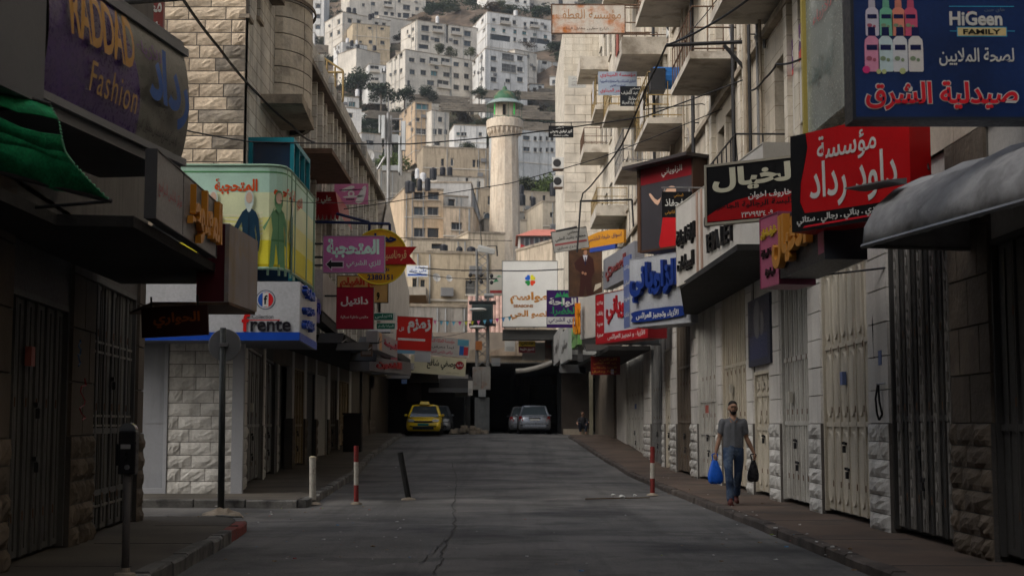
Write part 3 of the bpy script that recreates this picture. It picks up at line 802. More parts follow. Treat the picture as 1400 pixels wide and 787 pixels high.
# ================================================================ left near block
LA = thing('stone_building', 'dark stone shop building at the near left kerb with grey folding doors', 'building', (-5, 14, 0))
A0 = Vector((-4.56, 13, PZ)); LU = Vector((-.54, 7.2, 0)).normalized()
FL = Face(A0 - LU * 50, LU, 50 + 7.22, 3.6)
def uL(px, z=.2): return u_at(FL, px, z)
shop_door(LA, FL, uL(5), uL(90), 2.62, 'plain', mat('shaded_grey_door', (.085, .085, .083), .6, var=.2, streak=.5), 6, 'grey folding shop door beside the parking meter', rails=(), locks=((.5, 1.52), (.5, .98)))  # darker copy of the grey door paint, near-left shade put into the colour
shop_door(LA, FL, uL(122), uL(183), 3.1, 'plain', MATS['shaded_grey_door'], 6, 'grey metal door behind vertical bars', rails=(.5, 1.25), locks=((.5, 1.9),))
p = part('window_bars', LA); mb = MB()
for i in range(9):
    u = lerp(uL(122), uL(183), (i + .5) / 9); mb.tube(FL.p(u, .3, -.08), FL.p(u, 3.1, -.08), .016, n=6)
for v in (.32, 1.3, 1.42, 2.2, 2.32): FL.box(mb, uL(122), v, uL(183), v + .03, -.1, -.07)
mb.build('bars', paint('bar_paint', (.12, .115, .10)), p)
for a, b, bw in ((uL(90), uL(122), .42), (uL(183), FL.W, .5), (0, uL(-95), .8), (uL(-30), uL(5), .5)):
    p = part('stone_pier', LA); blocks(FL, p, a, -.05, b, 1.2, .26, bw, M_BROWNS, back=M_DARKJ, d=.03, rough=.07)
    slabs(FL, p, a, 1.2, b, 3.6, .6, .6, mat('brown_slab', (.10, .08, .062), .85, var=.25, patch=.5, patch_col=(.06, .05, .04)), d=-.02)  # slab brown also darkened, shade painted into the near-left piers
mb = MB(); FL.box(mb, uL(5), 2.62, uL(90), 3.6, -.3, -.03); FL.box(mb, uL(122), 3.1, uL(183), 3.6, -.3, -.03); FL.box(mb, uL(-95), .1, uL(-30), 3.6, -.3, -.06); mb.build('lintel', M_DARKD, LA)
mb = MB(); a, b = FL.p(0, 0, -.3), FL.p(FL.W, 0, -.3)
mb.hexa([(a.x, a.y, -.2), (b.x, b.y, -.2), (-14, b.y, -.2), (-14, a.y, -.2), (a.x, a.y, 3.7), (b.x, b.y, 3.7), (-14, b.y, 3.7), (-14, a.y, 3.7)]); mb.build('building_body', M_DARKIN, LA)
# end wall of the corner (faces the cross street)
FE = Face((FL.p(FL.W, 0).x, FL.p(FL.W, 0).y, PZ), (-1, 0, 0), 7, 3.6)
FLU = Face(FL.p(0, 3.62, .02), LU, FL.W, 12)
r1 = [(u_at(FLU, 128, 8.6), 4.0, u_at(FLU, 152, 8.6), 6.2), (u_at(FLU, 40, 8), 4.0, u_at(FLU, 75, 8), 6.2), (38, 4, 39.5, 6.2), (33, 4, 34.5, 6.2)]
mb = MB(); holed(mb, FLU, r1, .25); mb.build('upper_wall', mat('shade_dark_wall', (.13, .12, .105), .9, streak=.5), LA)  # dark base colour stands in for shade on this wall; streaks are dirt
for r in r1:
    w = part('window', LA); F = Face(FLU.p(r[0], r[1], -.24), FLU.U, r[2] - r[0], r[3] - r[1])
    mb = MB(); F.box(mb, 0, 0, F.W, F.H, -.05, 0); mb.build('pane', M_GLASSD, w); mb = MB(); F.box(mb, F.W/2-.03, 0, F.W/2+.03, F.H, 0, .04); F.box(mb, 0, 0, F.W, .06, 0, .04); mb.build('frame', M_IRON, w)
mb = MB(); a, b = FLU.p(0, 0, -.3), FLU.p(FLU.W, 0, -.3); zt = a.z + 12
mb.hexa([(a.x, a.y, a.z), (b.x, b.y - .0, a.z), (-14, b.y, a.z), (-14, a.y, a.z), (a.x, a.y, zt), (b.x, b.y, zt), (-14, b.y, zt), (-14, a.y, zt)]); mb.build('building_core', M_CONC, LA)
# ================================================================ left corner building (rough beige stone)
LB = thing('stone_building', 'rough beige stone corner building across the side street with sooty upper facade', 'building', (-6, 30, 0))
FS = Face((-12, 27.8, PZ), (1, 0, 0), 12 - 5.14, 12.6)
def uS(px, z=1): return colX(px, z, 27.8) + 12
p = part('painted_stone_wall', LB)
blocks(FS, p, uS(228), -.02, uS(328), 3.0, .245, .52, M_WHITES, back=M_JOINT, d=.0, rough=.035)
p = part('side_door', LB, 'plain grey steel door in the white stone wall')
mb = MB(); FS.box(mb, uS(180), .1, uS(226), 3.0, -.1, -.03); FS.box(mb, uS(195), 1.35, uS(222), 1.38, -.03, -.02); mb.build('door_sheet', paint('grey_blue_door', (.25, .26, .28), .5, streak=.3), p)
mb = MB()
for a, b, c, d in ((176, 181, .0, 3.05), (223, 228, 0, 3.05)): FS.box(mb, uS(a), c, uS(b), d, -.1, .02)
FS.box(mb, uS(181), .0, uS(223), .1, -.1, .02); mb.build('door_frame', paint('grey_blue_frame', (.3, .31, .33), .5), p)
mb = MB(); mb.box((-5.14 - .13, 27.76, .1), (-5.05, 27.9, 3.1)); mb.build('corner_post', paint('grey_blue_frame', (.3, .31, .33), .5), LB)
p = part('rough_stone_wall', LB)
blocks(FS, p, uS(95), 4.4, FS.W, 12.5, .262, .62, M_BEIGES, back=M_JOINT, rough=.035, soot=M_SOOT, gap=.02)
mb = MB(); FS.box(mb, 0, -.1, uS(176), 12.5, -.3, -.01); FS.box(mb, uS(176), 3.05, FS.W, 4.4, -.3, -.01); mb.build('plain_wall', M_FACL, LB)
mb = MB(); mb.box((-14, 28.12, -.2), (-6.6, 68, 3.7)); mb.box((-14, 28.12, 3.7), (-5.45, 68, 11.4)); mb.build('building_core', M_CONC, LB)
# side facade along the street
FG = Face((-5.16, 27.85, PZ), (-.95, 10.2, 0), 11, 3.6)     # ground floor drifts outwards
def uG(px, z=1): return u_at(FG, px, z)
for x0, x1, style, m, n, h, lab, rails in [(337, 360, 'plain', M_GREYD, 4, 3.0, 'grey folding door at the corner', (1.3,)), (362, 379, 'plain', M_GREYD, 4, 3.0, 'grey folding door', (1.3,)),
                              (381, 400, 'plain', M_BROWND, 5, 3.0, 'brown folding door', (1.2, 2)), ]:
    shop_door(LB, FG, uG(x0), uG(x1), h, style, m, n, lab, rails=rails, d=-.1, v0=.05)
for x0, x1 in ((332, 337), (360, 362), (379, 381)):
    p = part('stone_pier', LB); blocks(FG, p, uG(x0), 0, uG(x1), 1.3, .26, .6, M_WHITES, back=M_JOINT, rough=.05); slabs(FG, p, uG(x0), 1.3, uG(x1), 3.6, .5, .6, M_TILE, d=-.03)
mb = MB(); FG.box(mb, 0, 3.0, 11, 3.6, -.3, -.04); FG.box(mb, uG(400), 0, 11, 3.6, -.3, -.02); FG.box(mb, .4, -.2, 11, 3.2, -1.0, -.4); mb.build('lintel', M_DARKD, LB)
FG2 = Face((-6.12, 38.1, PZ), (.0, 1, 0), 28, 3.6)
def uG2(px, z=1): return u_at(FG2, px, z)
LC = thing('shop_row', 'long dark row of closed shops along the left pavement behind the hanging signs', 'building', (-6.2, 50, 0))
for x0, x1, style, m, n, h, lab in [(403, 417, 'plain', M_OCHRE, 4, 3.0, 'ochre brown folding door'), (420, 432, 'roller', M_DARKD, 4, 3.0, 'dark roller shutter'),
                              (434, 449, 'roller', M_PALED, 4, 3.2, 'white roller shutter'), (452, 462, 'plain', M_BROWND, 4, 3, 'brown door'), (464, 478, 'plain', M_OCHRE, 4, 3, None), (481, 492, 'plain', M_BROWND, 4, 3, None), (495, 505, 'plain', M_GREYD, 4, 3, None)]:
    shop_door(LC, FG2, uG2(x0), uG2(x1), h, style, m, n, lab, rails=(1.3,), d=-.1, v0=.1 + zr(38 + uG2(x0)))
for x0, x1 in ((417, 420), (432, 434), (449, 452), (462, 464), (478, 481), (492, 495), (505, 512), (400, 403)):
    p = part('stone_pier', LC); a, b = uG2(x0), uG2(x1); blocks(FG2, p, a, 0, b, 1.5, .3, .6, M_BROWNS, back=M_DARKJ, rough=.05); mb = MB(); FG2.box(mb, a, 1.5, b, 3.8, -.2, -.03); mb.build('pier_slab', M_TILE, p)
mb = MB(); FG2.box(mb, 0, 3.0, 28, 4.6, -.3, -.04); FG2.box(mb, 0, -.2, 28, 3.2, -1, -.4); FG2.box(mb, uG2(512), 0, 28, 3.0, -.3, -.02); mb.build('lintel', M_BROWND, LC)
FH = Face((-5.14, 27.8, 3.7), (0, 1, 0), 30, 8.0)
def uH(px, z=9): return u_at(FH, px, z)
r2 = []
for x0, x1, z0, z1 in [(338, 343, 9.6, 11.4), (345, 350, 5.0, 7.2), (352, 357, 9.9, 11.5), (396, 400, 5.4, 7.6), (401, 405, 8.2, 9.8), (412, 415, 5.4, 7.4), (412, 416, 8.4, 9.9), (424, 428, 8.4, 9.9), (436, 440, 8.4, 9.9), (436, 441, 5.6, 7.6), (452, 455, 8.4, 9.9), (455, 458, 5.6, 7.6), (468, 471, 8.5, 10)]:
    a, b = sorted((uH(x0, (z0+z1)/2), uH(x1, (z0+z1)/2))); r2.append((a, z0 - 3.7, b, z1 - 3.7))
mb = MB(); holed(mb, FH, r2, .2); mb.build('upper_wall', M_FACL, LB)
M_SLAT = mat('slatted_shutter', (.2, .17, .12), .7, streak=.4)
for r in r2:
    w = part('window', LB); F = Face(FH.p(r[0], r[1], -.19), FH.U, r[2] - r[0], r[3] - r[1])
    mb = MB(); F.box(mb, 0, 0, F.W, F.H, -.05, 0); mb.build('pane', M_GLASSD, w)
    mb = MB(); v = 0
    while v < F.H * .65: F.box(mb, 0, F.H - v - .05, F.W, F.H - v, .02, .06); v += .08
    mb.build('shutter', M_SLAT, w)
    mb = MB(); F.box(mb, -.05, -.08, F.W + .05, 0, .05, .26); mb.build('sill', M_CONC, w)
y = 34.3
while y < 56:
    w = random.uniform(.15, .35); mb = MB(); mb.box((-5.14, y, 3.7), (-5.14 + random.uniform(.08, .2), y + w, random.choice((10.6, 11.6, 11.2)))); mb.build('pilaster', M_FACL, LB); y += random.uniform(.8, 1.6)
mb = MB(); mb.box((-5.14, 27.7, 10.7), (-4.86, 30.9, 10.82)); mb.box((-5.14, 34, 10.55), (-4.84, 57.7, 10.7)); mb.build('cornice', M_BROWNS, LB)
# curved stone bay
bay = part('curved_bay', LB)
key = mat('bay_stone', (.50, .45, .37), .9, var=.15, scale=2, bump=.6, bscale=14, rnd=.1, patch=.55, patch_col=(.12, .11, .1), patch_scale=2.2)
for j in range(10):
    z0 = 8.3 + j * .38
    for i in range(3):
        a0 = -pi / 2 + pi * i / 3 + .012; a1 = -pi / 2 + pi * (i + 1) / 3 - .012; mb = MB()
        ring = []
        for rr in (1.22, 1.0):
            for zz in (z0 + .012, z0 + .368):
                ring.append([(-5.14 + rr * .55 * cos(lerp(a0, a1, k / 4)), 32.5 + rr * sin(lerp(a0, a1, k / 4)), zz) for k in range(5)])
        vs = sum(ring, []); fs = []
        for k in range(4): fs += [(k, k+1, 6+k, 5+k), (5+k, 6+k, 16+k, 15+k), (k+1, k, 10+k, 11+k)]
        fs += [(0, 5, 15, 10), (4, 14, 19, 9)]
        mb.add(vs, fs); mb.build('stone_block', key, bay)
mb = MB(); mb.lathe((0, 0, 0), [(1.15, 8.3), (1.15, 12.1)], 16, -pi/2, pi/2); mb.v = [(-5.14 + a * .55, 32.5 + b, c) for a, b, c in mb.v]; mb.build('bay_core', M_JOINT, bay)
mb = MB(); mb.lathe((0, 0, 0), [(1.3, 10.98), (1.36, 10.98), (1.36, 11.06), (1.3, 11.06)], 16, -pi/2, pi/2); mb.v = [(-5.14 + a * .55, 32.5 + b, c) for a, b, c in mb.v]; mb.build('cornice', M_BROWNS, bay)
balcony(-4.25, -5.14, 29.6, 32.4, 8.2, .2, parent=LB, label='worn concrete balcony slab under the curved bay', m=M_CONC, slant=.12)
balcony(-4.1, -5.14, 33.6, 38, 7.9, .12, parent=LB, label='brown boarded canopy slab', m=M_RUST)
# corrugated gable of the next building
LD = thing('warehouse', 'building clad in pale corrugated sheet behind the pink sign on the left', 'building', (-6, 60, 0))
mb = MB(); y0, y1 = 57.8, 75.0; k = 90; pr = []
def topz(y): return interp([(57.8, 9.3), (61, 11.2), (67, 10.0), (75, 8.4)], y)
vs = []
for i in range(k + 1):
    y = lerp(y0, y1, i / k); x = -5.0 + (.035 if i % 2 else 0)
    vs += [(x, y, 4.9), (x, y, topz(y))]
mb.add(vs, [(2*i, 2*i+2, 2*i+3, 2*i+1) for i in range(k)]); mb.build('corrugated_sheet', mat('pale_corrugated', (.45, .43, .41), .6, var=.1, streak=.5, streak_col=(.25, .21, .18)), LD)
mb = MB(); mb.box((-12, y0, 0), (-6.15, 78, 4.8)); mb.build('ground_floor', M_BROWND, LD)
mb = MB(); mb.add([(-5.1, y0, 4.7), (-5.1, y1, 4.7), (-5.1, y1, 8.3), (-5.1, 67, 9.9), (-5.1, 61, 11.1), (-5.1, y0, 9.2)] + [(-12, y0, 4.7), (-12, y1, 4.7), (-12, y1, 8.3), (-12, 67, 9.9), (-12, 61, 11.1), (-12, y0, 9.2)],
  [tuple(range(6)), tuple(range(11, 5, -1))] + [(i, (i+1) % 6, 6 + (i+1) % 6, 6 + i) for i in range(6)]); mb.build('walls', M_CONC, LD)
# overhanging shop canopies keep both pavements in shade
def canopy(name, label, pts, z, th, m, beam=True):
    t = thing(name, label, 'canopy', (pts[0][0], pts[0][1], z)); mb = MB(); mb.prism([(x, y, z) for x, y in pts], (0, 0, th)); mb.build('slab', m, t); return t
M_CANO = mat('dark_canopy', (.02, .019, .018), .8, var=.3)  # near-black colour adds to the deep shade around the slabs
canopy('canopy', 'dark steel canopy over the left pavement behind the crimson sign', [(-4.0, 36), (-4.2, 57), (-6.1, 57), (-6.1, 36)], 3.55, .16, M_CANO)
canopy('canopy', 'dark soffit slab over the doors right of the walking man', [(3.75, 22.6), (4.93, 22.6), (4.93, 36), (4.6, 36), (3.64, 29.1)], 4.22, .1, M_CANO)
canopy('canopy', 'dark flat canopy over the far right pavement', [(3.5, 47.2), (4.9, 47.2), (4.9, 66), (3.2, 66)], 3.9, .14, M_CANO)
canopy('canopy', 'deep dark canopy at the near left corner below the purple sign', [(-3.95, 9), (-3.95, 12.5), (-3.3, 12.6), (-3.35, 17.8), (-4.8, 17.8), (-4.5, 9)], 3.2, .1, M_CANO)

t = thing('stone_building', 'unseen stone building added far behind the viewpoint to shade the street', 'building', (0, -40, 0)); mb = MB(); mb.box((-12, -48, 0), (13, -38.5, 16)); mb.build('wall', M_FACL, t)  # unseen block added to keep light off the near street

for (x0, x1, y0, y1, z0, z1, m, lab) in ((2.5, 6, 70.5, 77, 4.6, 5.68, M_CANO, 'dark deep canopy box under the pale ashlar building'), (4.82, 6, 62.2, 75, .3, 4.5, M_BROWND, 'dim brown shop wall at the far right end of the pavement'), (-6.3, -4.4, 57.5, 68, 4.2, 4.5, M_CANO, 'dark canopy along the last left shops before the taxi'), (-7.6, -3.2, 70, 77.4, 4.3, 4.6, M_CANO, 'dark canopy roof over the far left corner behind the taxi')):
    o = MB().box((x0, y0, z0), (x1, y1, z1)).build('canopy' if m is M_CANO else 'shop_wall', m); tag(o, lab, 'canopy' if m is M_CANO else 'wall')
# ================================================================ signs
def pt(r, g, b, rough=.45, **k): return paint('paint_%03d_%03d_%03d' % (r, g, b), tuple(((c / 255) ** 2.2) for c in (r, g, b)), rough, **k)
WHT = pt(205, 205, 200); BLK = pt(18, 18, 20); GREY = pt(150, 150, 152); DGREY = pt(70, 72, 76)
def bracket(t, pts, r=.02, m=None, name='bracket'):
    mb = MB()
    for a, b in pts: mb.tube(a, b, r, n=6)
    return mb.build(name, m or M_IRON, t)
# --- right side, near to far
# blue pharmacy light box
F = face_px(1170, -18, 160, 12.6, 1412)
t = sign('pharmacy_sign', 'big dark blue pharmacy light box with lotion bottles and red Arabic lettering', 'sign', F, .28, pm=mat('deep_blue_panel', (.006, .028, .12), .4, var=.35, scale=1.1, bump=.02), fm=pt(45, 50, 58), fw=.03)
RED = pt(215, 35, 50)
F.text(t, 'صيدلية الشرق', (.052, .045, .925, .28), WHT, .004, .001, bold=.055, name='lettering_outline')
F.text(t, 'صيدلية الشرق', (.058, .052, .918, .272), RED, .006, .002, bold=.028)
F.text(t, 'لصحة الملايين', (.48, .39, .905, .53), WHT, .004, .001, bold=.012)
F.text(t, 'HiGeen', (.545, .70, .845, .81), WHT, .004, .001, bold=.03)
F.text(t, 'هاي جين', (.745, .80, .86, .835), pt(110, 120, 130), .003, .001)
F.polys(t, [F.disc(.654, .80, .006, 12)], RED, .007)
F.polys(t, [[(.545, .845), (.915, .845), (.915, .851), (.545, .851)], [(.545, .655), (.915, .655), (.915, .661), (.545, .661)]], pt(60, 160, 200), .002, name='stripe')
F.poly(t, [(.585, .615), (.87, .615), (.87, .69), (.585, .69)], pt(60, 160, 200), .003)
F.poly(t, [(.59, .622), (.865, .622), (.865, .684), (.59, .684)], pt(215, 195, 140), .004)
F.text(t, 'FAMILY', (.62, .632, .835, .672), BLK, .002, .004, bold=.035)
def bottle(F, t, cx, y0, w, h, body, cap, band, pump=False):
    q = lambda x, y: (cx + x * w, y0 + y * h)
    F.poly(t, [q(-.5, .03), q(-.44, 0), q(.44, 0), q(.5, .03), q(.5, .55), q(.46, .68), q(.22, .76), q(-.22, .76), q(-.46, .68), q(-.5, .55)], body, .005 if not pump else .003, name='printed_bottle')
    d = .006 if not pump else .004
    F.poly(t, [q(-.26, .76), q(.26, .76), q(.24, .95), q(-.24, .95)], cap, d, name='printed_cap')
    if pump: F.polys(t, [[q(-.08, .95), q(.08, .95), q(.08, 1.04), q(-.08, 1.04)], [q(-.5, 1.03), q(.25, 1.03), q(.25, 1.07), q(-.45, 1.06)]], cap, d, name='printed_pump')
    F.poly(t, [q(-.36, .46), q(.36, .46), q(.36, .57), q(-.36, .57)], band, d + .001, name='printed_label')
    F.polys(t, [[q(-.2 + .2 * cos(a) , .28 + .05 * sin(a)) for a in [2 * pi * i / 10 for i in range(10)]], [q(.15 + .12 * cos(a), .25 + .04 * sin(a)) for a in [2 * pi * i / 10 for i in range(10)]]], pt(170, 90, 110) if cx < .15 else pt(130, 150, 120), d + .001, name='printed_fruit')
NAVY = pt(20, 30, 80)
for cx, col in ((.105, (205, 200, 215)), (.185, (120, 190, 160)), (.255, (225, 140, 120)), (.325, (205, 90, 120))): bottle(F, t, cx, .62, .075, .29, pt(*col), pt(*[int(c * .9) for c in col]), NAVY, True)
for cx, col in ((.10, (225, 150, 180)), (.178, (200, 222, 226)), (.26, (215, 218, 222)), (.348, (222, 218, 214))): bottle(F, t, cx, .345, .084, .36, pt(*col), NAVY, NAVY)
F.polys(t, [F.disc(.065, .36, .022, 10)], pt(220, 60, 130), .009); F.polys(t, [F.disc(.135, .345, .014, 10), F.disc(.165, .345, .014, 10), F.disc(.27, .35, .018, 10)], pt(190, 200, 140), .009)
bracket(t, [(F.q(1, .2, -.15), F.q(1.3, .2, -.15)), (F.q(1, .8, -.15), F.q(1.3, .8, -.15))], .03)
# red foundation sign
F = face_px(1083, 187, 318, 16.6, 1246, 15.15)
t = sign('shop_sign', 'red and black light box with large white Arabic words under the blue pharmacy sign', 'sign', F, .35, pm=pt(185, 14, 22))
F.poly(t, [(0, 0), (1, 0), (1, .16), (.35, .17), (.12, .18), (.08, .3), (.09, .5), (.13, .7), (.155, .85), (.14, 1), (0, 1)], BLK, .003, name='black_swoosh')
F.polys(t, [[(.1, .03), (.99, .05), (.99, .07), (.12, .05)]], RED, .005)
F.text(t, 'مؤسسة', (.24, .63, .74, .93), WHT, .004, .002, bold=.01)
F.text(t, 'داود ردّاد'.replace('ّ', ''), (.17, .2, .90, .68), WHT, .004, .002, bold=.015)
F.text(t, 'دي . بناتي . رجالي . ستاتي', (.05, .05, .72, .15), WHT, .004, .004, bold=.02)
bracket(t, [(F.q(.5, .3, -.2), F.q(.5, .3, -.2) + Vector((1.4, .3, 0))), (F.q(.9, -.02, -.2), F.q(.9, -.02, -.2) + Vector((.8, .2, -.1)))], .03)
# black horseman sign
F = face_px(967, 229, 305, 20.2, 1106, 19.3)
t = sign('shop_sign', 'black and red board with bold white Arabic word and a phone number', 'sign', F, .12, pm=BLK, fm=pt(150, 145, 130), fw=.035)
F.poly(t, [(0, .02), (.99, .02), (.99, .45), (.7, .42), (.5, .42), (.3, .36), (.12, .24), (0, .12)], pt(150, 14, 20), .003, name='red_swoosh')
F.text(t, 'الخيال', (.06, .52, .92, .95), pt(190, 188, 165), .004, .002, bold=.045)
F.text(t, 'خاروف اخوان', (.42, .34, .84, .48), WHT, .003, .004, bold=.02)
F.text(t, 'للألبسة الرجالية الجاهزة', (.07, .2, .9, .35), BLK, .003, .004, bold=.02)
F.text(t, '٠٩ ٢٣٧٩٩٣٤', (.35, .04, .66, .14), WHT, .003, .004, bold=.012)
# white fascia with two panels
F = face_px(926, 284, 391, 29.2, 1046, 22.4)
t = sign('shop_fascia', 'long white fascia box with black raised Arabic letters over the shops right of centre', 'sign', F, .5, pm=mat('white_fascia', (.5, .48, .44), .5, var=.1, streak=.25, streak_col=(.3, .22, .16)), fm=pt(170, 165, 155), fw=.02)
mb = MB(); F.fbox(mb, .285, 0, .30, 1, .001, .03); F.fbox(mb, .34, 0, .355, 1, .001, .03); mb.build('divider', pt(165, 140, 125), t)
for txt, b in (('الراحة للخياطة', (.02, .42, .27, .68)), ('البيجامات', (.03, .12, .25, .34)), ('ازياء وفساتين', (.40, .5, .9, .78)), ('TEL ١٤١٨', (.42, .2, .72, .42))):
    F.text(t, txt, b, BLK, .05, .002, bold=.02, name='raised_lettering')
mb = MB(); a = F.p(0, 0, -.5); b = F.p(F.W, 0, -.5); mb.prism([F.p(0, 0, -.5), F.p(F.W, 0, -.5), (4.9, b.y, b.z), (4.9, a.y, a.z)], (0, 0, .05)); mb.build('soffit', mat('fascia_soffit', (.16, .14, .12), .6), t)
# pink sign and orange raised letters
F = face_px(1041, 300, 394, 19.4, 1066, 18.7)
t = sign('shop_sign', 'pink box sign with black Arabic lines beside orange raised letters', 'sign', F, .5, pm=pt(176, 92, 120), fm=pt(140, 70, 95), fw=.012)
for txt, b in (('خاروف اخوان', (.08, .68, .92, .84)), ('للألبسة الرجالية', (.08, .4, .92, .56)), ('الجاهزة', (.3, .12, .8, .26))): F.text(t, txt, b, pt(45, 25, 30) if b[1] < .6 else pt(200, 170, 60), .02, .002, bold=.02)
F = face_px(1067, 300, 381, 18.65, 1128, 16.4)
t = sign('shop_fascia', 'dark fascia box carrying large orange raised Arabic letters under the red sign', 'sign', F, .5, pm=pt(52, 54, 60))
F.text(t, 'الخيال', (.0, .14, .8, .98), pt(196, 132, 52), .09, .02, bold=.05, name='raised_lettering')
F.poly(t, [(.88, .1), (1, .1), (1, .5), (.88, .5)], pt(176, 92, 120), .01, name='pink_end')
# silver awning
t = thing('awning', 'grey rounded fabric awning at the right edge over the dark doors', 'awning', (4.4, 13, 3.3))
mb = MB(); prof = [(0, 0), (.02, .22), (.12, .45), (.3, .66), (.55, .82), (.85, .92), (1.2, .96)]
Al = Vector((colX(1179, 3.28, 14.6), 14.6, 3.28)); Ar = Vector((colX(1440, 3.3, 11.3), 11.3, 3.3)); dv = (Ar - Al); nin = Vector((-dv.y, dv.x, 0)).normalized()
if nin.x < 0: nin = -nin
k = 48; vs = []
for i in range(k + 1):
    c = Al.lerp(Ar, i / k); sg = abs(sin(pi * i / 12)) ** .6
    for (a, b) in prof: vs.append(c + nin * (a * 1.25 + .035 * sg * b) + Vector((0, 0, b * .92 - .045 * sg * b + .006 * sin(i * 1.9 + a * 9) - (.025 * sg if a == 0 else 0))))
n = len(prof); mb.add(vs, [(i*n+j, (i+1)*n+j, (i+1)*n+j+1, i*n+j+1) for i in range(k) for j in range(n-1)])
o = mb.build('fabric', mat('awning_fabric', (.34, .345, .355), .8, var=.2, scale=2.5, bump=.6, bscale=7, patch=.6, patch_col=(.13, .13, .13), patch_scale=1.8, spec=.1, fine=.15), t, smooth=True); mo = o.modifiers.new('thick', 'SOLIDIFY'); mo.thickness = .012
mb = MB(); mb.add([Al + nin * a * 1.25 + Vector((0, 0, b * .92)) for a, b in prof] + [Al + nin * 1.5], [tuple(range(n + 1))]); o = mb.build('end_panel', mat('awning_fabric'), t) if False else mb.build('end_panel', MATS['awning_fabric'], t)
mb = MB(); mb.path([Al, Ar], .025); mb.path([Al, Al + nin * 1.5], .02); mb.build('frame', M_STEEL, t)
t = thing('metal_sheet', 'thin dark metal sheet on top of the grey awning below the red sign', 'metal sheet', (4, 15, 4))
F = face_px(1183, 254, 262, 15.0, 1240, 14.5); mb = MB(); mb.hexa([F.q(0,0,.3), F.q(1,0,.3), F.q(1,0,.0), F.q(0,0,.0), F.q(0,.25,.3), F.q(1,.25,.3), F.q(1,1,.0), F.q(0,1,.0)]); mb.build('sheet', pt(110, 110, 112), t)
# glass advertising case with yellow post and purple banner behind
t = thing('display_case', 'tall grey-green glass display case with yellow post high on the right', 'display case', (4.5, 20, 5.6))
F = face_px(1103, -30, 186, 21.2, 1168, 18.6); mb = MB(); F.fbox(mb, 0, 0, 1, 1, -.45, -.02); mb.build('case', mat('hazy_glass', (.17, .20, .185), .2, var=.3, scale=.9, bump=.05, patch=.6, patch_col=(.33, .35, .33), patch_scale=.9, spec=.7), t)
mb = MB(); F.box(mb, -.09, -.1, .01, F.H + .2, -.1, .04); mb.build('post', pt(150, 135, 70), t)
F.text(t, 'الزاوياني', (.45, .8, .95, .93), pt(150, 60, 60), .002, .0, shear=.2); F.text(t, 'للأزياء', (.2, .62, .6, .72), pt(150, 60, 60), .002, .0, shear=.2); F.text(t, 'ازياء الوفاء', (.1, .25, .6, .42), pt(60, 80, 75), .002, .0, shear=.2)
F = face_px(1084, 58, 186, 23.8, 1099, 22.4)
t = sign('banner', 'narrow purple and white banner with red dress print left of the glass case', 'banner', F, .05, pm=pt(190, 186, 180))
F.poly(t, [(0, .62), (1, .62), (1, 1), (0, 1)], pt(88, 40, 105), .003); F.poly(t, [(0, .62), (1, .62), (1, .74), (0, .68)], pt(190, 50, 50), .004); F.text(t, 'OWN', (.12, .8, .9, .88), WHT, .002, .004, bold=.03)
F.polys(t, [[(.35, .05), (.6, .05), (.62, .4), (.5, .5), (.38, .4)]], pt(165, 30, 40), .004, smooth=3)
# dress poster in its canopied box
F = face_px(877, 232, 343, 34.8, 947, 33.2)
t = sign('poster_box', 'tall dark advertising box with a woman in a red dress on the right facade', 'sign', F, .6, pm=pt(60, 58, 62), fm=pt(70, 50, 40), fw=.05)
F.poly(t, [(0, .8), (1, .8), (1, 1), (0, 1)], pt(120, 22, 32), .003); F.text(t, 'الزاوياني', (.42, .84, .82, .95), WHT, .003, .004, bold=.015)
F.poly(t, [(.38, .0), (.75, .0), (.72, .3), (.62, .5), (.66, .6), (.5, .6), (.46, .45), (.4, .2)], pt(175, 28, 34), .005, smooth=3, name='printed_dress')
F.polys(t, [[(.5, .58), (.66, .58), (.7, .68), (.6, .72), (.5, .68)], [(.44, .66), (.5, .68), (.34, .58), (.2, .68), (.18, .65), (.34, .52)]], pt(205, 165, 140), .006, smooth=3, name='printed_skin')
mb = MB(); F.box(mb, -.3, F.H, F.W + .2, F.H + .08, -.7, .35); mb.build('canopy_edge', pt(60, 55, 55), t)
mb = MB(); F.box(mb, -.18, -.02, -.051, F.H, -.6, -.02); mb.build('brown_side', pt(90, 68, 52), t)
F2 = face_px(905, 262, 297, 33, 947)
t = sign('small_sign', 'small black sign with white and gold script in front of the dress poster', 'sign', F2, .04, pm=BLK)
F2.text(t, 'نوفحفاذ', (.1, .35, .9, .72), WHT, .003, .001, bold=.02); F2.text(t, 'المحامي', (.4, .75, .7, .93), pt(190, 140, 60), .003, .001); F2.text(t, 'محاسب قانوني', (.1, .08, .9, .28), pt(190, 140, 60), .003, .001)
bracket(t, [(F2.q(0, 1.15, 0), F2.q(1.3, 1.15, 0)), (F2.q(.1, 1, 0), F2.q(.1, 1.15, 0)), (F2.q(.9, 1, 0), F2.q(.9, 1.15, 0))], .02, M_STEEL)
# blue raised lettering box
F = face_px(862, 355, 447, 38, 945, 36.0)
t = sign('shop_sign', 'grey-white box sign with thick blue raised Arabic letters and a blue lozenge strip', 'sign', F, .9, pm=mat('pale_box', (.36, .375, .40), .5, var=.1, streak=.2), fm=pt(150, 152, 158), fw=.015)
BLU = pt(28, 52, 118)
F.text(t, 'الزاوياني', (.06, .34, .86, .92), BLU, .14, .01, bold=.05, name='raised_lettering')
F.poly(t, [(.1, .06), (.86, .09), (.9, .15), (.86, .24), (.1, .22), (.07, .14)], BLU, .06, th=.05, name='lozenge', smooth=3)
F.text(t, 'للأزياء وتجهيز العرائس', (.13, .09, .83, .21), WHT, .004, .062, bold=.02)
Fs = face_px(853, 352, 449, 38.9, 862, 38.1); mb = MB(); Fs.fbox(mb, 0, 0, 1, 1, -.05, 0); mb.build('side_panel', pt(90, 105, 150), t)
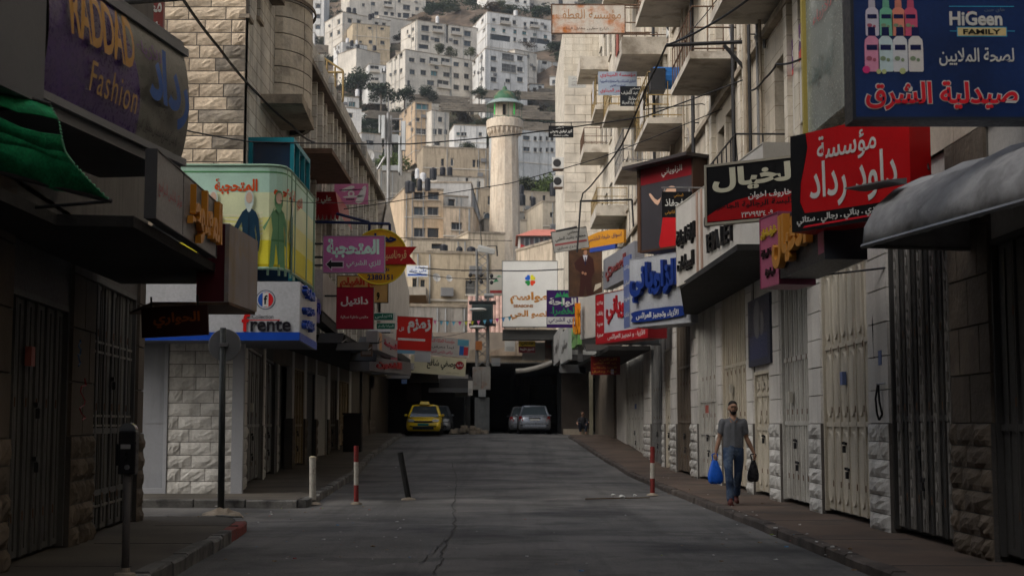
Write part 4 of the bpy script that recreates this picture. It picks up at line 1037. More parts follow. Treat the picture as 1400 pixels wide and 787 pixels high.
for i in range(4): Fs.text(t, ('بدلات', 'فساتين', 'خطوبة', 'عباءات')[i], (.15, .8 - .22 * i, .9, .88 - .22 * i), WHT, .003, .001, bold=.02)
# red and white sign behind it
F = face_px(815, 404, 470, 44.5, 886, 41.0)
t = sign('shop_sign', 'red and white Arabic box sign just left of the blue raised letters', 'sign', F, .6, pm=pt(165, 168, 175), fm=pt(120, 20, 28), fw=.02)
CR = pt(150, 24, 34)
F.poly(t, [(0, 0), (.17, 0), (.17, 1), (0, 1)], CR, .003); F.poly(t, [(.17, 0), (1, 0), (1, .2), (.17, .2)], CR, .004)
F.text(t, 'الزاوياني', (.22, .36, .8, .92), CR, .03, .003, bold=.04)
F.text(t, 'للأزياء و تجهيز العرائس', (.24, .04, .95, .17), WHT, .003, .005, bold=.015)
for i in range(4): F.text(t, ('بدلات', 'زفاف', 'خطوبة', 'سهرة')[i], (.025, .78 - .22 * i, .15, .88 - .22 * i), WHT, .003, .004, bold=.02)
# white box with orange letter
F = face_px(793, 408, 464, 50.5, 826, 48)
t = sign('shop_sign', 'plain white box sign with a small orange raised letter on its edge', 'sign', F, .9, pm=pt(170, 168, 162))
Fo = face_px(783, 414, 457, 50, 794)
Fo.text(t, 'كف', (0, 0, 1, 1), pt(225, 140, 30), .12, 0, bold=.06, name='raised_lettering')
mb = MB(); Fo.fbox(mb, .3, 0, 1, 1, -.1, -.02); mb.build('letter_box', pt(215, 130, 30), t)
# grey angled panel
F = face_px(825, 355, 396, 47.5, 868, 42.5)
t = sign('shop_sign', 'grey angled sign with dull red Arabic lettering above the red and white sign', 'sign', F, .3, pm=pt(120, 122, 128)); F.text(t, 'العصري', (.1, .2, .75, .8), pt(110, 45, 45), .03, .003, bold=.03)
# man in suit billboard
F = face_px(778, 338, 405, 52, 823)
t = sign('billboard', 'brown billboard showing a man in a suit, hung over the street', 'billboard', F, .08, pm=mat('brown_print', (.075, .038, .02), .5, var=.5, scale=1.4, patch=.6, patch_col=(.16, .07, .03), patch_scale=1.2), fm=pt(90, 85, 80), fw=.02)
F.poly(t, [(.3, 0), (.34, .3), (.36, .48), (.2, .56), (.16, .68), (.34, .8), (.42, .84), (.6, .84), (.74, .76), (.78, .5), (.7, .4), (.68, .2), (.78, 0), (.56, 0), (.5, .22), (.44, 0)], pt(62, 34, 30), .004, name='printed_suit')
F.poly(t, [(.42, .84), (.5, .66), (.57, .84)], pt(190, 190, 200), .006, name='printed_shirt'); F.poly(t, [(.485, .8), (.515, .8), (.52, .66), (.5, .62), (.48, .66)], pt(30, 30, 60), .007, name='printed_tie')
F.polys(t, [F.disc(.5, .9, .065, 12, ru=.055)], pt(165, 120, 95), .005, name='printed_face'); F.poly(t, [(.42, .92), (.45, .97), (.55, .97), (.58, .92), (.55, .95), (.46, .94)], pt(25, 18, 15), .006, name='printed_hair'); F.polys(t, [F.disc(.42, .48, .03, 8, ru=.04), F.disc(.5, .46, .03, 8, ru=.04)], pt(165, 120, 95), .006, name='printed_hands')
F.polys(t, [[(.75, .1), (.98, .2), (.98, .28), (.8, .24)]], pt(200, 190, 170), .005)
bracket(t, [(F.q(0, 1, -.05), F.q(3.2, 1, -.05)), (F.q(1, .4, -.05), F.q(3.2, .4, -.05))], .03)
# orange arch sign
F = face_px(795, 321, 341, 50, 853, 48)
t = thing('shop_sign', 'low orange arched sign with dark script over the suit billboard', 'sign', tuple(F.q(.5, 0)))
F.poly(t, [(0, 0), (1, 0), (1, .85), (.7, 1), (.4, .98), (.15, .8), (.03, .4)], pt(190, 130, 40), .0, name='panel', th=.1); F.text(t, 'اسواق خليفة النابلسي', (.15, .3, .95, .75), pt(60, 50, 80), .003, .002, bold=.01)
F.poly(t, [(.2, -.3), (.8, -.3), (.8, 0), (.2, 0)], pt(50, 70, 140), -.001, name='blue_strip', th=.1)
# tilted white lawyer sign
F = face_px(758, 313, 341, 47, 806, roll=radians(-9))
F.O += Vector((0, 0, -.1))
t = sign('small_sign', 'tilted off-white sign with black Arabic lines and a dull red bar', 'sign', F, .05, pm=pt(170, 168, 160), fm=pt(90, 90, 88), fw=.015)
F.text(t, 'المحامي', (.45, .72, .8, .95), BLK, .003, .001, bold=.01); F.text(t, 'محمود رشيد الحلبي', (.08, .46, .95, .7), BLK, .003, .001, bold=.015); F.poly(t, [(.05, .3), (.97, .3), (.97, .4), (.05, .4)], pt(150, 80, 80), .002); F.text(t, 'مزدوج عسكري', (.1, .05, .7, .24), BLK, .003, .001, bold=.01)
t2 = thing('sign_gantry', 'black steel frame holding the tilted white sign out from the facade', 'bracket', (3, 46.8, 6)); 
a = lambda px, py, y=46.8: P(px, py, y)
mb = MB()
for p0, p1 in (((794, 275), (864, 273)), ((794, 275), (789, 345)), ((864, 273), (866, 310)), ((789, 310), (760, 316))): mb.tube(a(*p0), a(*p1), .035, n=6)
mb.build('bar', M_IRON, t2, kind='stuff')
# purple oasis sign
F = face_px(748, 397, 447, 54, 790)
t = sign('shop_sign', 'purple and white sign with a green palm tree and Arabic script', 'sign', F, .2, pm=pt(58, 28, 92), fm=pt(70, 45, 95), fw=.015)
F.poly(t, [(0, .08), (1, .08), (1, .28), (0, .28)], WHT, .003); F.text(t, 'للزي الشرعي', (.05, .1, .95, .26), pt(50, 30, 90), .003, .004, bold=.02)
F.text(t, 'الواحة', (.06, .55, .96, .8), WHT, .003, .004, bold=.04); F.text(t, 'الخضراء', (.04, .3, .96, .56), pt(50, 140, 90), .003, .005, bold=.035)
F.polys(t, [[(.46, .58), (.52, .58), (.5, .84), (.48, .84)]] + [[(.49, .84), (.49 + .2 * cos(x), .84 + .12 * sin(x) + .03), (.49 + .24 * cos(x), .8 + .12 * sin(x))] for x in (0, .6, 1.2, 1.9, 2.5, 3.1)], pt(50, 150, 90), .006, name='printed_palm')
# wooden/rusty sign high up
F = face_px(755, 7, 45, 41, 854)
t = sign('rusty_sign', 'large rust-stained white signboard hanging high beside the balconies', 'sign', F, .06, pm=mat('rusty_white', (.56, .51, .44), .8, var=.15, patch=1.0, patch_col=(.40, .13, .03), patch_scale=1.5, streak=.6, streak_col=(.3, .13, .05)), fm=M_RUST, fw=.03)
F.text(t, 'مؤسسة العطف', (.05, .4, .95, .85), pt(165, 120, 80), .002, .001); F.text(t, 'شارع حطين مقابل البنك', (.15, .08, .78, .2), pt(60, 50, 45), .002, .001)
bracket(t, [(F.q(1, 1, 0), F.q(1.35, 1, 0)), (F.q(1, 0, 0), F.q(1.35, 0, 0))], .03, M_RUST)
F = face_px(818, 98, 130, 43, 871)
t = sign('small_sign', 'pale blue sign with red and blue Arabic lines under the high balconies', 'sign', F, .04, pm=pt(160, 172, 188))
for txt, b, c in (('مؤسسة الميناوي', (.05, .72, .96, .95), pt(190, 50, 60)), ('لتدقيق الحسابات والاستشارات الضريبية', (.04, .5, .96, .66), pt(50, 60, 120)), ('المحاسب القانوني', (.3, .32, .7, .46), pt(50, 60, 120)), ('عمر الميناوي', (.05, .06, .6, .28), pt(190, 50, 60))): F.text(t, txt, b, c, .003, .001, bold=.015)
F = face_px(848, 118, 145, 42.5, 887)
t = sign('small_sign', 'small black sign with four white script lines overlapping the pale blue sign', 'sign', F, .04, pm=pt(28, 32, 38))
for txt, b in (('المحامي', (.35, .78, .7, .95)), ('سميح عبد اللطيف', (.04, .5, .96, .78)), ('للمحاماة', (.3, .3, .65, .48)), ('نابلس عمارة الحياة', (.06, .06, .94, .26))): F.text(t, txt, b, WHT, .003, .001, bold=.015)
bracket(t, [(F.q(1, .9, 0), F.q(1, .9, 0) + Vector((1.0, 0, 0))), (F.q(1, .1, 0), F.q(1, .1, 0) + Vector((1.0, 0, 0)))], .02, M_RAIL)
F = face_px(750, 172, 188, 52, 784)
t = sign('small_sign', 'little black sign with white script hanging in the gap right of the minaret', 'sign', F, .04, pm=BLK)
for txt, b in (('المحامي', (.3, .7, .6, .92)), ('انور توفيق يعيش', (.06, .35, .94, .68)), ('مكتب محاماة', (.2, .08, .8, .28))): F.text(t, txt, b, WHT, .003, .001, bold=.015)
bracket(t, [(P(742, 168, 52), P(812, 167, 52)), (P(753, 168, 52), P(753, 172, 52)), (P(781, 168, 52), P(781, 172, 52))], .02)
F = face_px(777, 104, 120, 70, 801)
t = sign('small_sign', 'small white weathered sign flat on the pale ashlar corner', 'sign', F, .04, pm=pt(175, 175, 170))
for i in range(3): F.text(t, ('المهندس علي', 'مكتب هندسي', 'ت ٢٣٨١')[i], (.2, .68 - .28 * i, .8, .88 - .28 * i), pt(70, 70, 75), .003, .001)
# dark red sign under the canopy
F = face_px(808, 487, 512, 52, 848)
t = sign('shop_sign', 'small dark red sign with yellow script below the right canopy', 'sign', F, .06, pm=pt(112, 22, 16))
for i in range(4): F.text(t, ('الركن', 'عبد الله الحلبي', 'للأحذية والحقائب', 'جملة ومفرق')[i], ((.3, .08, .06, .04)[i], .76 - .22 * i, .88, .92 - .22 * i), pt(190, 140, 60), .003, .001, bold=.01)
F.poly(t, [(.68, .04), (.78, .04), (.78, .3), (.68, .3)], pt(170, 175, 190), .004)
bracket(t, [(F.q(.2, 1, 0), F.q(.2, 1.6, 0)), (F.q(.8, 1, 0), F.q(.8, 1.6, 0))], .015)
# ------------------------------------------------ left side
# curved lettering box
t = thing('shop_sign', 'curved purple and grey light box with yellow Latin letters and blue Arabic word', 'sign', (-3.4, 13, 4))
F0 = face_px(69, -65, 159, 11.9, 247, 14.8)     # backing box, outer edge
mb = MB(); F0.box(mb, -2.2, 0, F0.W, F0.H, -.9, 0); mb.build('housing', pt(112, 114, 118), t)
Fp = Face(F0.p(-.28, .16, .0), F0.U, F0.W + .22, F0.H - .3)
NB = 12
def bulge(v): return .02 + .08 * sin(pi * min(1, max(0, v))) ** .8
class CurvedFace(Face):
    def q(s, u, v, d=0.0): return s.p(u * s.W, v * s.H, bulge(v) + d)
Fc = CurvedFace(Fp.O, Fp.U, Fp.W, Fp.H)
def sheet(u0f, u1f, m, d, name):
    mb = MB(); vs = []
    for i in range(NB + 1):
        v = i / NB
        a = u0f(v) if callable(u0f) else u0f; b = u1f(v) if callable(u1f) else u1f
        vs += [Fc.q(a, v, d), Fc.q(b, v, d)]
    mb.add(vs, [(2*i, 2*i+1, 2*i+3, 2*i+2) for i in range(NB)]); return mb.build(name, m, t, smooth=True)
sheet(0, 1, mat('grey_panel_dirty', (.11, .11, .095), .35, var=.3, scale=3, patch=.7, patch_col=(.05, .05, .042), patch_scale=5, bump=.1), 0, 'grey_panel')
sheet(0, lambda v: .62 - .18 * v + .05 * sin(pi * v), mat('purple_panel', (.055, .024, .14), .3, var=.3, scale=2, bump=.03), .004, 'purple_panel')
for u, nm in ((0, 'end_cap'), (1, 'end_cap')):
    mb = MB(); vs = [Fc.q(u, i / NB, 0) for i in range(NB + 1)]; mb.add(vs, [tuple(range(NB + 1))]); mb.build(nm, BLK, t)
mb = MB()
for v in (0, 1):
    mb.box((0, 0, 0), (0, 0, 0)) if False else F0.box(mb, -.35, (.1 if v == 0 else F0.H - .16), F0.W, (.17 if v == 0 else F0.H - .08), 0, .06)
mb.build('trim', pt(120, 122, 126), t)
Fc.text(t, 'RADDAD', (.10, .5, .52, .93), pt(190, 140, 70), .002, .05, bold=.02)
Fc.text(t, 'Fashion', (.25, .16, .57, .40), pt(190, 150, 90), .002, .03, space=1.15)
Fc.text(t, 'للأزياء', (.57, .70, .77, .86), pt(110, 70, 130), .002, .004, bold=.01)
Fc.text(t, 'ردّاد'.replace('ّ', ''), (.62, .2, .94, .84), pt(35, 85, 160), .002, .07, bold=.035)
Fc.text(t, 'نابلس شارع سفيان مقابل البريد', (.60, .05, .93, .17), pt(25, 25, 25), .002, .004)
mb = MB(); F0.box(mb, -2.3, -.05, -.62, F0.H + .5, -.3, .25); mb.build('side_post', pt(95, 97, 102), t)
# grey fascia with gold raised letters
F = face_px(212, 205, 297, 12.9, 295, 16.05)
t = sign('shop_fascia', 'grey fascia with gold-orange raised Arabic letters at left', 'sign', F, .1, pm=pt(122, 122, 124), fm=pt(88, 88, 90), fw=.01)
F.text(t, 'المعلوط', (.45, .0, 1.0, .97), pt(196, 130, 40), .06, .01, bold=.03, name='raised_lettering')
F.text(t, 'مركز نابلس للبرامج', (.03, .34, .37, .6), pt(150, 30, 60), .003, .002, bold=.01)
mb = MB(); F.fbox(mb, .395, 0, .40, 1, 0, .004); mb.build('seam', DGREY, t)
# maroon and rusted box
t = thing('shop_sign', 'maroon box sign with rusted whitish face, below the women billboard', 'sign', (-3.2, 17, 2.9))
F = face_px(268, 306, 412, 16.4, 312); F.H = rowZ(306, 16.4) - F.O.z
mb = MB(); F.fbox(mb, 0, 0, 1, 1, -.05, 0); mb.build('maroon_face', pt(88, 28, 40), t)
F = face_px(312, 306, 412, 16.35, 351, 17.9); mb = MB(); F.fbox(mb, 0, 0, 1, 1, -.05, 0); mb.build('rusted_face', mat('rusted_face', (.27, .24, .24), .6, var=.12, patch=.6, patch_col=(.30, .20, .08), patch_scale=1.6, streak=.5, streak_col=(.16, .10, .07)), t)
q = F.O; mb = MB(); mb.prism([(q.x - .9, q.y + .06, q.z - .03), (q.x, q.y + .06, q.z - .03), tuple(F.p(F.W, -.03, -.02)), (F.p(F.W, 0).x - 1.6, F.p(F.W, 0).y, q.z - .03)], (0, 0, .03)); mb.build('underside', M_RUST, t)
mb = MB(); mb.prism([(q.x - .9, q.y + .06, q.z + F.H - .02), (q.x, q.y + .06, q.z + F.H - .02), tuple(F.p(F.W, F.H - .02, -.02)), (F.p(F.W, 0).x - 1.6, F.p(F.W, 0).y, q.z + F.H - .02)], (0, 0, .02)); mb.build('top_plate', DGREY, t)
# dim hanging sign
F = face_px(194, 417, 462, 16.2, 285, roll=radians(-3)); F.H *= .92
t = sign('hanging_sign', 'dark maroon hanging sign with dim orange Arabic word under the rusted box', 'sign', F, .05, pm=pt(52, 20, 20))
F.text(t, 'الحواري', (.18, .3, .88, .8), pt(150, 80, 25), .003, .001, bold=.03)
bracket(t, [(F.q(.15, 1, -.02), F.q(.15, 1.35, -.02)), (F.q(.85, 1, -.02), F.q(.85, 1.35, -.02))], .012)
# green awning
t = thing('awning', 'ragged green striped fabric awning at the left edge', 'awning', (-3.6, 10.5, 3.6))
M_GRN = mat('green_fabric', (.015, .30, .12), .8, var=.3, scale=8, bump=.6, bscale=40, fine=.3)
rows = [(143, 11.2, 68), (166, 11.15, 80), (190, 11.1, 84), (206, 11.2, 88), (222, 11.3, 100), (246, 11.5, 122), (275, 11.8, 152)]
prof = [(P(px, py, Y)) for py, Y, px in rows]
for (i0, i1, dz) in ((0, 1, 0), (2, 3, 0), (3, 4, -.02), (4, 6, 0)):
    vs = []; mb = MB(); k = 14
    for i in range(i0, i1 + 1):
        e = prof[i]
        for j in range(k + 1):
            s = j / k; w = .02 * sin(j * 1.7 + i)
            vs.append(e + Vector((-1.6 * s + .0, -1.9 * s, .25 * s + w + (0.012 * ((i * 7 + j * 3) % 3 - 1)))))
    n = k + 1; mb.add(vs, [(i*n+j, i*n+j+1, (i+1)*n+j+1, (i+1)*n+j) for i in range(i1 - i0) for j in range(k)])
    o = mb.build('fabric_strip', M_GRN, t, smooth=True); mo = o.modifiers.new('thick', 'SOLIDIFY'); mo.thickness = .01
mb = MB()
for a, b in zip(prof, prof[1:]):
    for s in range(5): c = a.lerp(b, s / 5); mb.tube(c, c + Vector((.012, 0, -.015)), .008, n=5)
mb.build('frayed_edge', pt(120, 190, 150), t, kind='stuff')
mb = MB(); mb.tube(prof[0], prof[0] + Vector((-1.6, -1.9, .25)), .02); mb.tube(prof[-1], prof[-1] + Vector((-1.6, -1.9, .25)), .02)
for i in (0, 3, 6): mb.tube(prof[i], prof[i] + Vector((-.9, .15, -.05)), .015)
mb.build('frame', M_IRON, t)
# boards at top left
F = face_px(100, -14, 8, 15.5, 248, 15.5, roll=radians(-4.5))
t = sign('signboard', 'grey board with dark Arabic script cut by the top edge at left', 'sign', F, .06, pm=pt(118, 120, 122), fm=pt(85, 85, 80), fw=.02)
F.text(t, 'للنساء والاطفال وتوصيل', (.28, .2, .86, .85), pt(35, 38, 45), .003, .001, bold=.01)
F = face_px(181, -2, 68, 24, 222)
t = sign('wall_sign', 'faded red plate with white Arabic letters beside the beige stone wall', 'sign', F, .05, pm=mat('faded_red', (.24, .055, .05), .7, var=.2, patch=.5, patch_col=(.3, .14, .12), patch_scale=2), fm=pt(140, 110, 105), fw=.02)
F.text(t, 'مختبر', (.05, .62, .95, 1.0), WHT, .003, .001, bold=.02); F.text(t, 'أسنان', (.08, .12, .92, .55), WHT, .003, .001, bold=.04)
bracket(t, [(F.q(0, .9, -.03), F.q(0, .9, -.03) + Vector((-.9, -1, 0))), (F.q(0, .1, -.03), F.q(0, .1, -.03) + Vector((-.9, -1, 0)))], .02)
# women billboard: flat front that turns the corner
t = thing('billboard', 'pale green and yellow curved billboard of women in long coats', 'billboard', (-4.5, 27, 4.4))
zb, zt = 4.38, 6.38
pth = [(-6.2, 26.92), (-4.5, 26.92), (-4.3, 27.0), (-4.2, 27.15), (-4.16, 27.5), (-4.16, 28.0), (-4.15, 29.6), (-4.15, 30.8)]
acc = [0]
for a, b in zip(pth, pth[1:]): acc.append(acc[-1] + math.dist(a, b))
TOT = acc[-1]
class BentFace(Face):
    def q(s, u, v, d=0.0):
        x = u * TOT; x = min(max(x, 0), TOT - 1e-6)
        for i in range(len(acc) - 1):
            if x <= acc[i + 1]:
                k = (x - acc[i]) / (acc[i + 1] - acc[i]); a, b = pth[i], pth[i + 1]
                dx, dy = b[0] - a[0], b[1] - a[1]; L_ = math.hypot(dx, dy); n = (dy / L_, -dx / L_)
                return Vector((a[0] + dx * k + n[0] * d, a[1] + dy * k + n[1] * d, zb + v * (zt - zb)))
Fw = BentFace((0, 0, 0), (1, 0, 0), TOT, zt - zb)
def band(u0, u1, v0, v1, m, d, name='printed_band', k=40):
    mb = MB(); vs = []
    for i in range(k + 1):
        u = lerp(u0, u1, i / k); f0 = v0(u) if callable(v0) else v0; f1 = v1(u) if callable(v1) else v1
        vs += [Fw.q(u, f0, d), Fw.q(u, f1, d)]
    mb.add(vs, [(2*i, 2*i+2, 2*i+3, 2*i+1) for i in range(k)]); return mb.build(name, m, t)
YEL = pt(222, 212, 62); YL2 = pt(222, 220, 140); MNT = pt(172, 208, 192); LMN = pt(212, 220, 180)
band(0, 1, .74, 1, MNT, .0, 'panel'); band(0, 1, .5, .74, LMN, 0, 'panel'); band(0, 1, .28, .5, YL2, 0, 'panel'); band(0, 1, 0, .28, YEL, 0, 'panel')
band(0, 1, .93, .945, pt(80, 140, 90), .004, 'green_line'); band(0, 1, 0, .05, pt(190, 170, 30), .004, 'bottom_line')
uW = lambda px: (colX(px, 5.4, 26.95) + 6.2) / TOT
for k in range(6): band(.08, .28, lambda u, k=k: .3 + .04 * k + .35 * (u - .12) + .03 * sin(u * 20), lambda u, k=k: .315 + .04 * k + .35 * (u - .12) + .03 * sin(u * 20), pt(225, 225, 190), .003, 'printed_rays')
OR = pt(195, 75, 25)
Fw.text(t, 'المتحجبة', (uW(293), .72, uW(352), .87), OR, .003, .004, bold=.04)
Fw.text(t, 'للزي الشرعي', (uW(374), .68, .70, .84), OR, .003, .004, bold=.035)
def figure(cx, s, coat, pose, face=(200, 170, 150)):
    q = lambda x, y: (cx + x * s * .5, y)
    C = pt(*coat)
    arms = ([(-.15, .54), (-.2, .5), (-.36, .36), (-.3, .3), (-.17, .27), (-.16, .31), (-.26, .35), (-.14, .46)], [(.15, .54), (.21, .48), (.25, .3), (.22, .17), (.17, .17), (.18, .3), (.13, .46)])
    if pose: arms = ([(-.14, .54), (-.2, .5), (-.34, .4), (-.3, .37), (-.12, .58), (-.09, .6), (-.12, .55)], [(.15, .54), (.21, .48), (.29, .34), (.22, .22), (.17, .24), (.21, .34), (.13, .46)])
    Fw.poly(t, [q(x, y) for x, y in [(-.06, .58), (-.15, .545), (-.165, .5), (-.13, .38), (-.16, .28), (-.2, 0), (.2, 0), (.16, .28), (.13, .38), (.165, .5), (.15, .545), (.06, .58)]], C, .03, name='printed_coat')
    for a_ in arms: Fw.poly(t, [q(x, y) for x, y in a_], C, .028, name='printed_sleeve')
    Fw.poly(t, [q(.1 * cos(a) * (1 if sin(a) > -.5 else .75), .67 + (.09 if sin(a) > 0 else .125) * sin(a)) for a in [2 * pi * i / 16 for i in range(16)]], C if pose else pt(190, 205, 200), .033, name='printed_scarf')
    Fw.poly(t, [q(.07 * cos(a), .685 + .055 * sin(a)) for a in [2 * pi * i / 10 for i in range(10)]], pt(*face), .036, name='printed_face')
    Fw.polys(t, [[q(-.15, .27), q(.15, .27), q(.15, .29), q(-.15, .29)], [q(-.005, .0), q(.01, .0), q(.01, .54), q(-.005, .54)]], pt(*[max(0, c - 25) for c in coat]), .034, name='printed_seam')
figure(uW(341), .31, (16, 52, 72), 0); figure(uW(381), .30, (105, 150, 110), 1); figure(uW(402) + .06, .22, (40, 100, 85), 0); figure(uW(292), .3, (30, 70, 75), 0)
mb = MB()
for i in range(len(pth)): x, y = pth[i]; mb.tube((x, y + .12, zb - .1), (x, y + .12, zt), .025, n=5)
for a, b in zip(pth, pth[1:]): mb.tube((*a, zb + .02), (*b, zb + .02), .03, n=5); mb.tube((*a, zt), (*b, zt), .03, n=5)
mb.build('frame', pt(130, 160, 140), t)
band(0, 1, 0, 1, DGREY, -.02, 'backing')
# teal enclosed balcony
t = thing('glazed_balcony', 'teal framed glass-enclosed balcony above the women billboard', 'balcony', (-4.7, 30, 5))
TEAL = pt(25, 120, 135)
mb = MB(); mb.box((-5.14, 28.35, 4.3), (-4.3, 30.6, 7.1)); mb.build('glass', glass_mat('navy_glass', (.012, .035, .075), .15), t)
mb = MB()
for z in (7.1, ): mb.box((-5.14, 28.27, z), (-4.22, 30.7, z + .1))
for y in [28.3 + i * .78 for i in range(4)]: mb.box((-4.3, y, 4.3), (-4.22, y + .07, 7.1))
mb.box((-5.13, 28.27, 4.3), (-5.05, 28.35, 7.1)); mb.build('teal_frame', TEAL, t, kind='stuff')
# frente
F = face_px(100, 384.6, 465, 26.7, 409)
t = sign('shop_sign', 'white and blue corner light box reading frente Collection at left', 'sign', F, .06, pm=mat('white_lightbox', (.44, .455, .48), .4, var=.08, bump=.03))
Fb = Face(F.O + Vector((F.W, .01, 0)), (Vector((colX(433, 3.2, 30.2), 30.2, 0)) - Vector((F.O.x + F.W, F.O.y, 0))), 3.4, F.H)
mb = MB(); Fb.box(mb, 0, 0, Fb.W, Fb.H, -.06, 0); mb.build('side_panel', MATS['white_lightbox'], t)
mb = MB(); F.box(mb, 0, 0, F.W, .10 * F.H * 1.4, 0, .012); mb.build('blue_stripe', pt(20, 70, 170), t)
mb = MB(); Fb.box(mb, 0, 0, Fb.W, .10 * F.H * 1.4, 0, .012); mb.build('blue_stripe', pt(20, 70, 170), t)
mb = MB(); o_ = F.O; mb.prism([(o_.x, o_.y + .06, o_.z), (o_.x + F.W - .02, o_.y + .06, o_.z), (Fb.p(Fb.W, 0, -.07).x, Fb.p(Fb.W, 0).y, o_.z), (o_.x, 28, o_.z)], (0, 0, .04)); mb.build('soffit', pt(90, 95, 105), t)
mb = MB(); mb.prism([(o_.x, o_.y + .06, o_.z + F.H - .04), (o_.x + F.W - .02, o_.y + .06, o_.z + F.H - .04), (Fb.p(Fb.W, 0, -.07).x, Fb.p(Fb.W, 0).y, o_.z + F.H - .04), (o_.x, 28, o_.z + F.H - .04)], (0, 0, .04)); mb.build('top_plate', GREY, t)
fu = lambda px: (colX(px, 3.6, 26.7) - F.O.x) / F.W
F.text(t, 'rente', (fu(343), .15, fu(398), .36), pt(28, 26, 34), .02, .002, bold=.02); F.text(t, 'f', (fu(331), .15, fu(342), .46), pt(195, 25, 25), .02, .002, bold=.02)
F.text(t, 'Collection', (fu(345), .365, fu(374), .445), pt(60, 60, 66), .003, .002)
F.poly(t, [(fu(331), .335), (fu(383), .335), (fu(383), .35), (fu(331), .35)], pt(195, 25, 25), .024)
cu = fu(363)
F.polys(t, [F.disc(cu, .69, .0435, 32)], pt(60, 70, 90), .003, name='emblem_ring'); F.polys(t, [F.disc(cu, .69, .040, 32)], pt(175, 180, 188), .005, name='emblem_ring'); F.polys(t, [F.disc(cu, .69, .034, 32)], pt(30, 80, 170), .007, name='emblem_blue')
F.polys(t, [F.disc(cu, .69, .034, 32)[24:] + F.disc(cu, .69, .034, 32)[:9]], pt(200, 35, 40), .009, name='emblem_red')
r_ = .034; hh = r_ * F.W / F.H
F.poly(t, [(cu - r_ * .38, .69 - hh * .92), (cu + r_ * .38, .69 - hh * .92), (cu + r_ * .38, .69 + hh * .92), (cu - r_ * .38, .69 + hh * .92)], WHT, .011, name='emblem_white')
F.text(t, 'f', (cu - r_ * .25, .69 - hh * .6, cu + r_ * .25, .69 + hh * .6), BLK, .003, .012, bold=.02)
for i, (txt, v) in enumerate((('الماركة', .8), ('فرنتي', .5), ('كولكشن', .25))): Fb.text(t, txt, (.1, v - .02, .62, v + .17), pt(40, 75, 165), .09, .003, bold=.05, name='raised_lettering')
# side-on purple letter box
F = face_px(415, 398, 432, 30.4, 437, 32.5)
t = sign('small_sign', 'narrow violet box on the end of the white corner light box', 'sign', F, .2, pm=pt(88, 86, 140)); F.text(t, 'ازياء', (.1, .2, .9, .8), pt(40, 50, 130), .06, .002, bold=.04)
# plain white panel
F = face_px(441, 368, 424, 33.5, 462, 38.5)
t = sign('blank_sign', 'plain whitish unlettered box side next to the crimson sign', 'sign', F, .3, pm=mat('blank_white', (.36, .34, .33), .5, streak=.4, streak_col=(.2, .15, .12)))
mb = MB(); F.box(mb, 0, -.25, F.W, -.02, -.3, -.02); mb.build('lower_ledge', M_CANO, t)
# red awning with name
t = thing('awning', 'dark red scalloped awning with white Arabic name on the left facade', 'awning', (-4.6, 39, 6.3))
Fa = face_px(424, 262, 296, 38, 464); MR = pt(140, 26, 36)
pr_ = [(0, 0), (.55, 0), (.86, -.0), (1, -.02)]
mb = MB()
mb.add([Fa.q(0, .1, .0), Fa.q(1, .1, 0), Fa.q(.86, 1, -.0), Fa.q(0, 1, 0), Fa.q(1, .1, -3.2), Fa.q(.86, 1, -3.2), Fa.q(0, 1, -3.2), Fa.q(0, .1, -3.2)], [(0, 1, 2, 3), (1, 4, 5, 2), (2, 5, 6, 3)])
mb.build('fabric', MR, t)
mb = MB(); k = 7
for i in range(k): mb.add([Fa.q(i / k, .1, .01), Fa.q((i + 1) / k, .1, .01), Fa.q((i + .8) / k, -.08, .01), Fa.q((i + .5) / k, -.14, .01), Fa.q((i + .2) / k, -.08, .01)], [(0, 1, 2, 3, 4)])
mb.build('scalloped_valance', MR, t)
Fa.text(t, 'علي س', (.02, .5, .72, .85), WHT, .003, .004, bold=.03)
Fb2 = face_px(444, 312, 315, 36, 534, 36); t2 = thing('steel_frame', 'blue steel sign frame below the red awning', 'bracket', tuple(Fb2.q(0, 0)))
mb = MB()
for p0, p1 in (((424, 303), (533, 306)), ((533, 306), (533, 322)), ((505, 305), (505, 322)), ((424, 303), (424, 322)), ((460, 292), (505, 304))): mb.tube(P(*p0, 36), P(*p1, 36), .04, n=6)
mb.build('bar', pt(20, 32, 72), t2, kind='stuff')
# far pink sign
F = face_px(457, 251, 279, 41, 503)
t = sign('small_sign', 'pink sign with black and white abstract marks high on the left facade', 'sign', F, .06, pm=pt(190, 110, 150))
F.polys(t, [[(.2, .7), (.5, .9), (.6, .8), (.3, .6)], [(.3, .3), (.8, .35), (.8, .42), (.3, .38)], [(.62, .1), (.85, .1), (.95, .8), (.85, .85)]], WHT, .003, smooth=2); F.polys(t, [[(.15, .65), (.85, .7), (.85, .74), (.15, .7)], [(.35, .2), (.6, .2), (.6, .26), (.35, .26)]], BLK, .005)
F.polys(t, [F.disc(.5, .5, .1, 14)], WHT, .006); F.polys(t, [F.disc(.5, .5, .05, 12)], pt(190, 110, 150), .008)
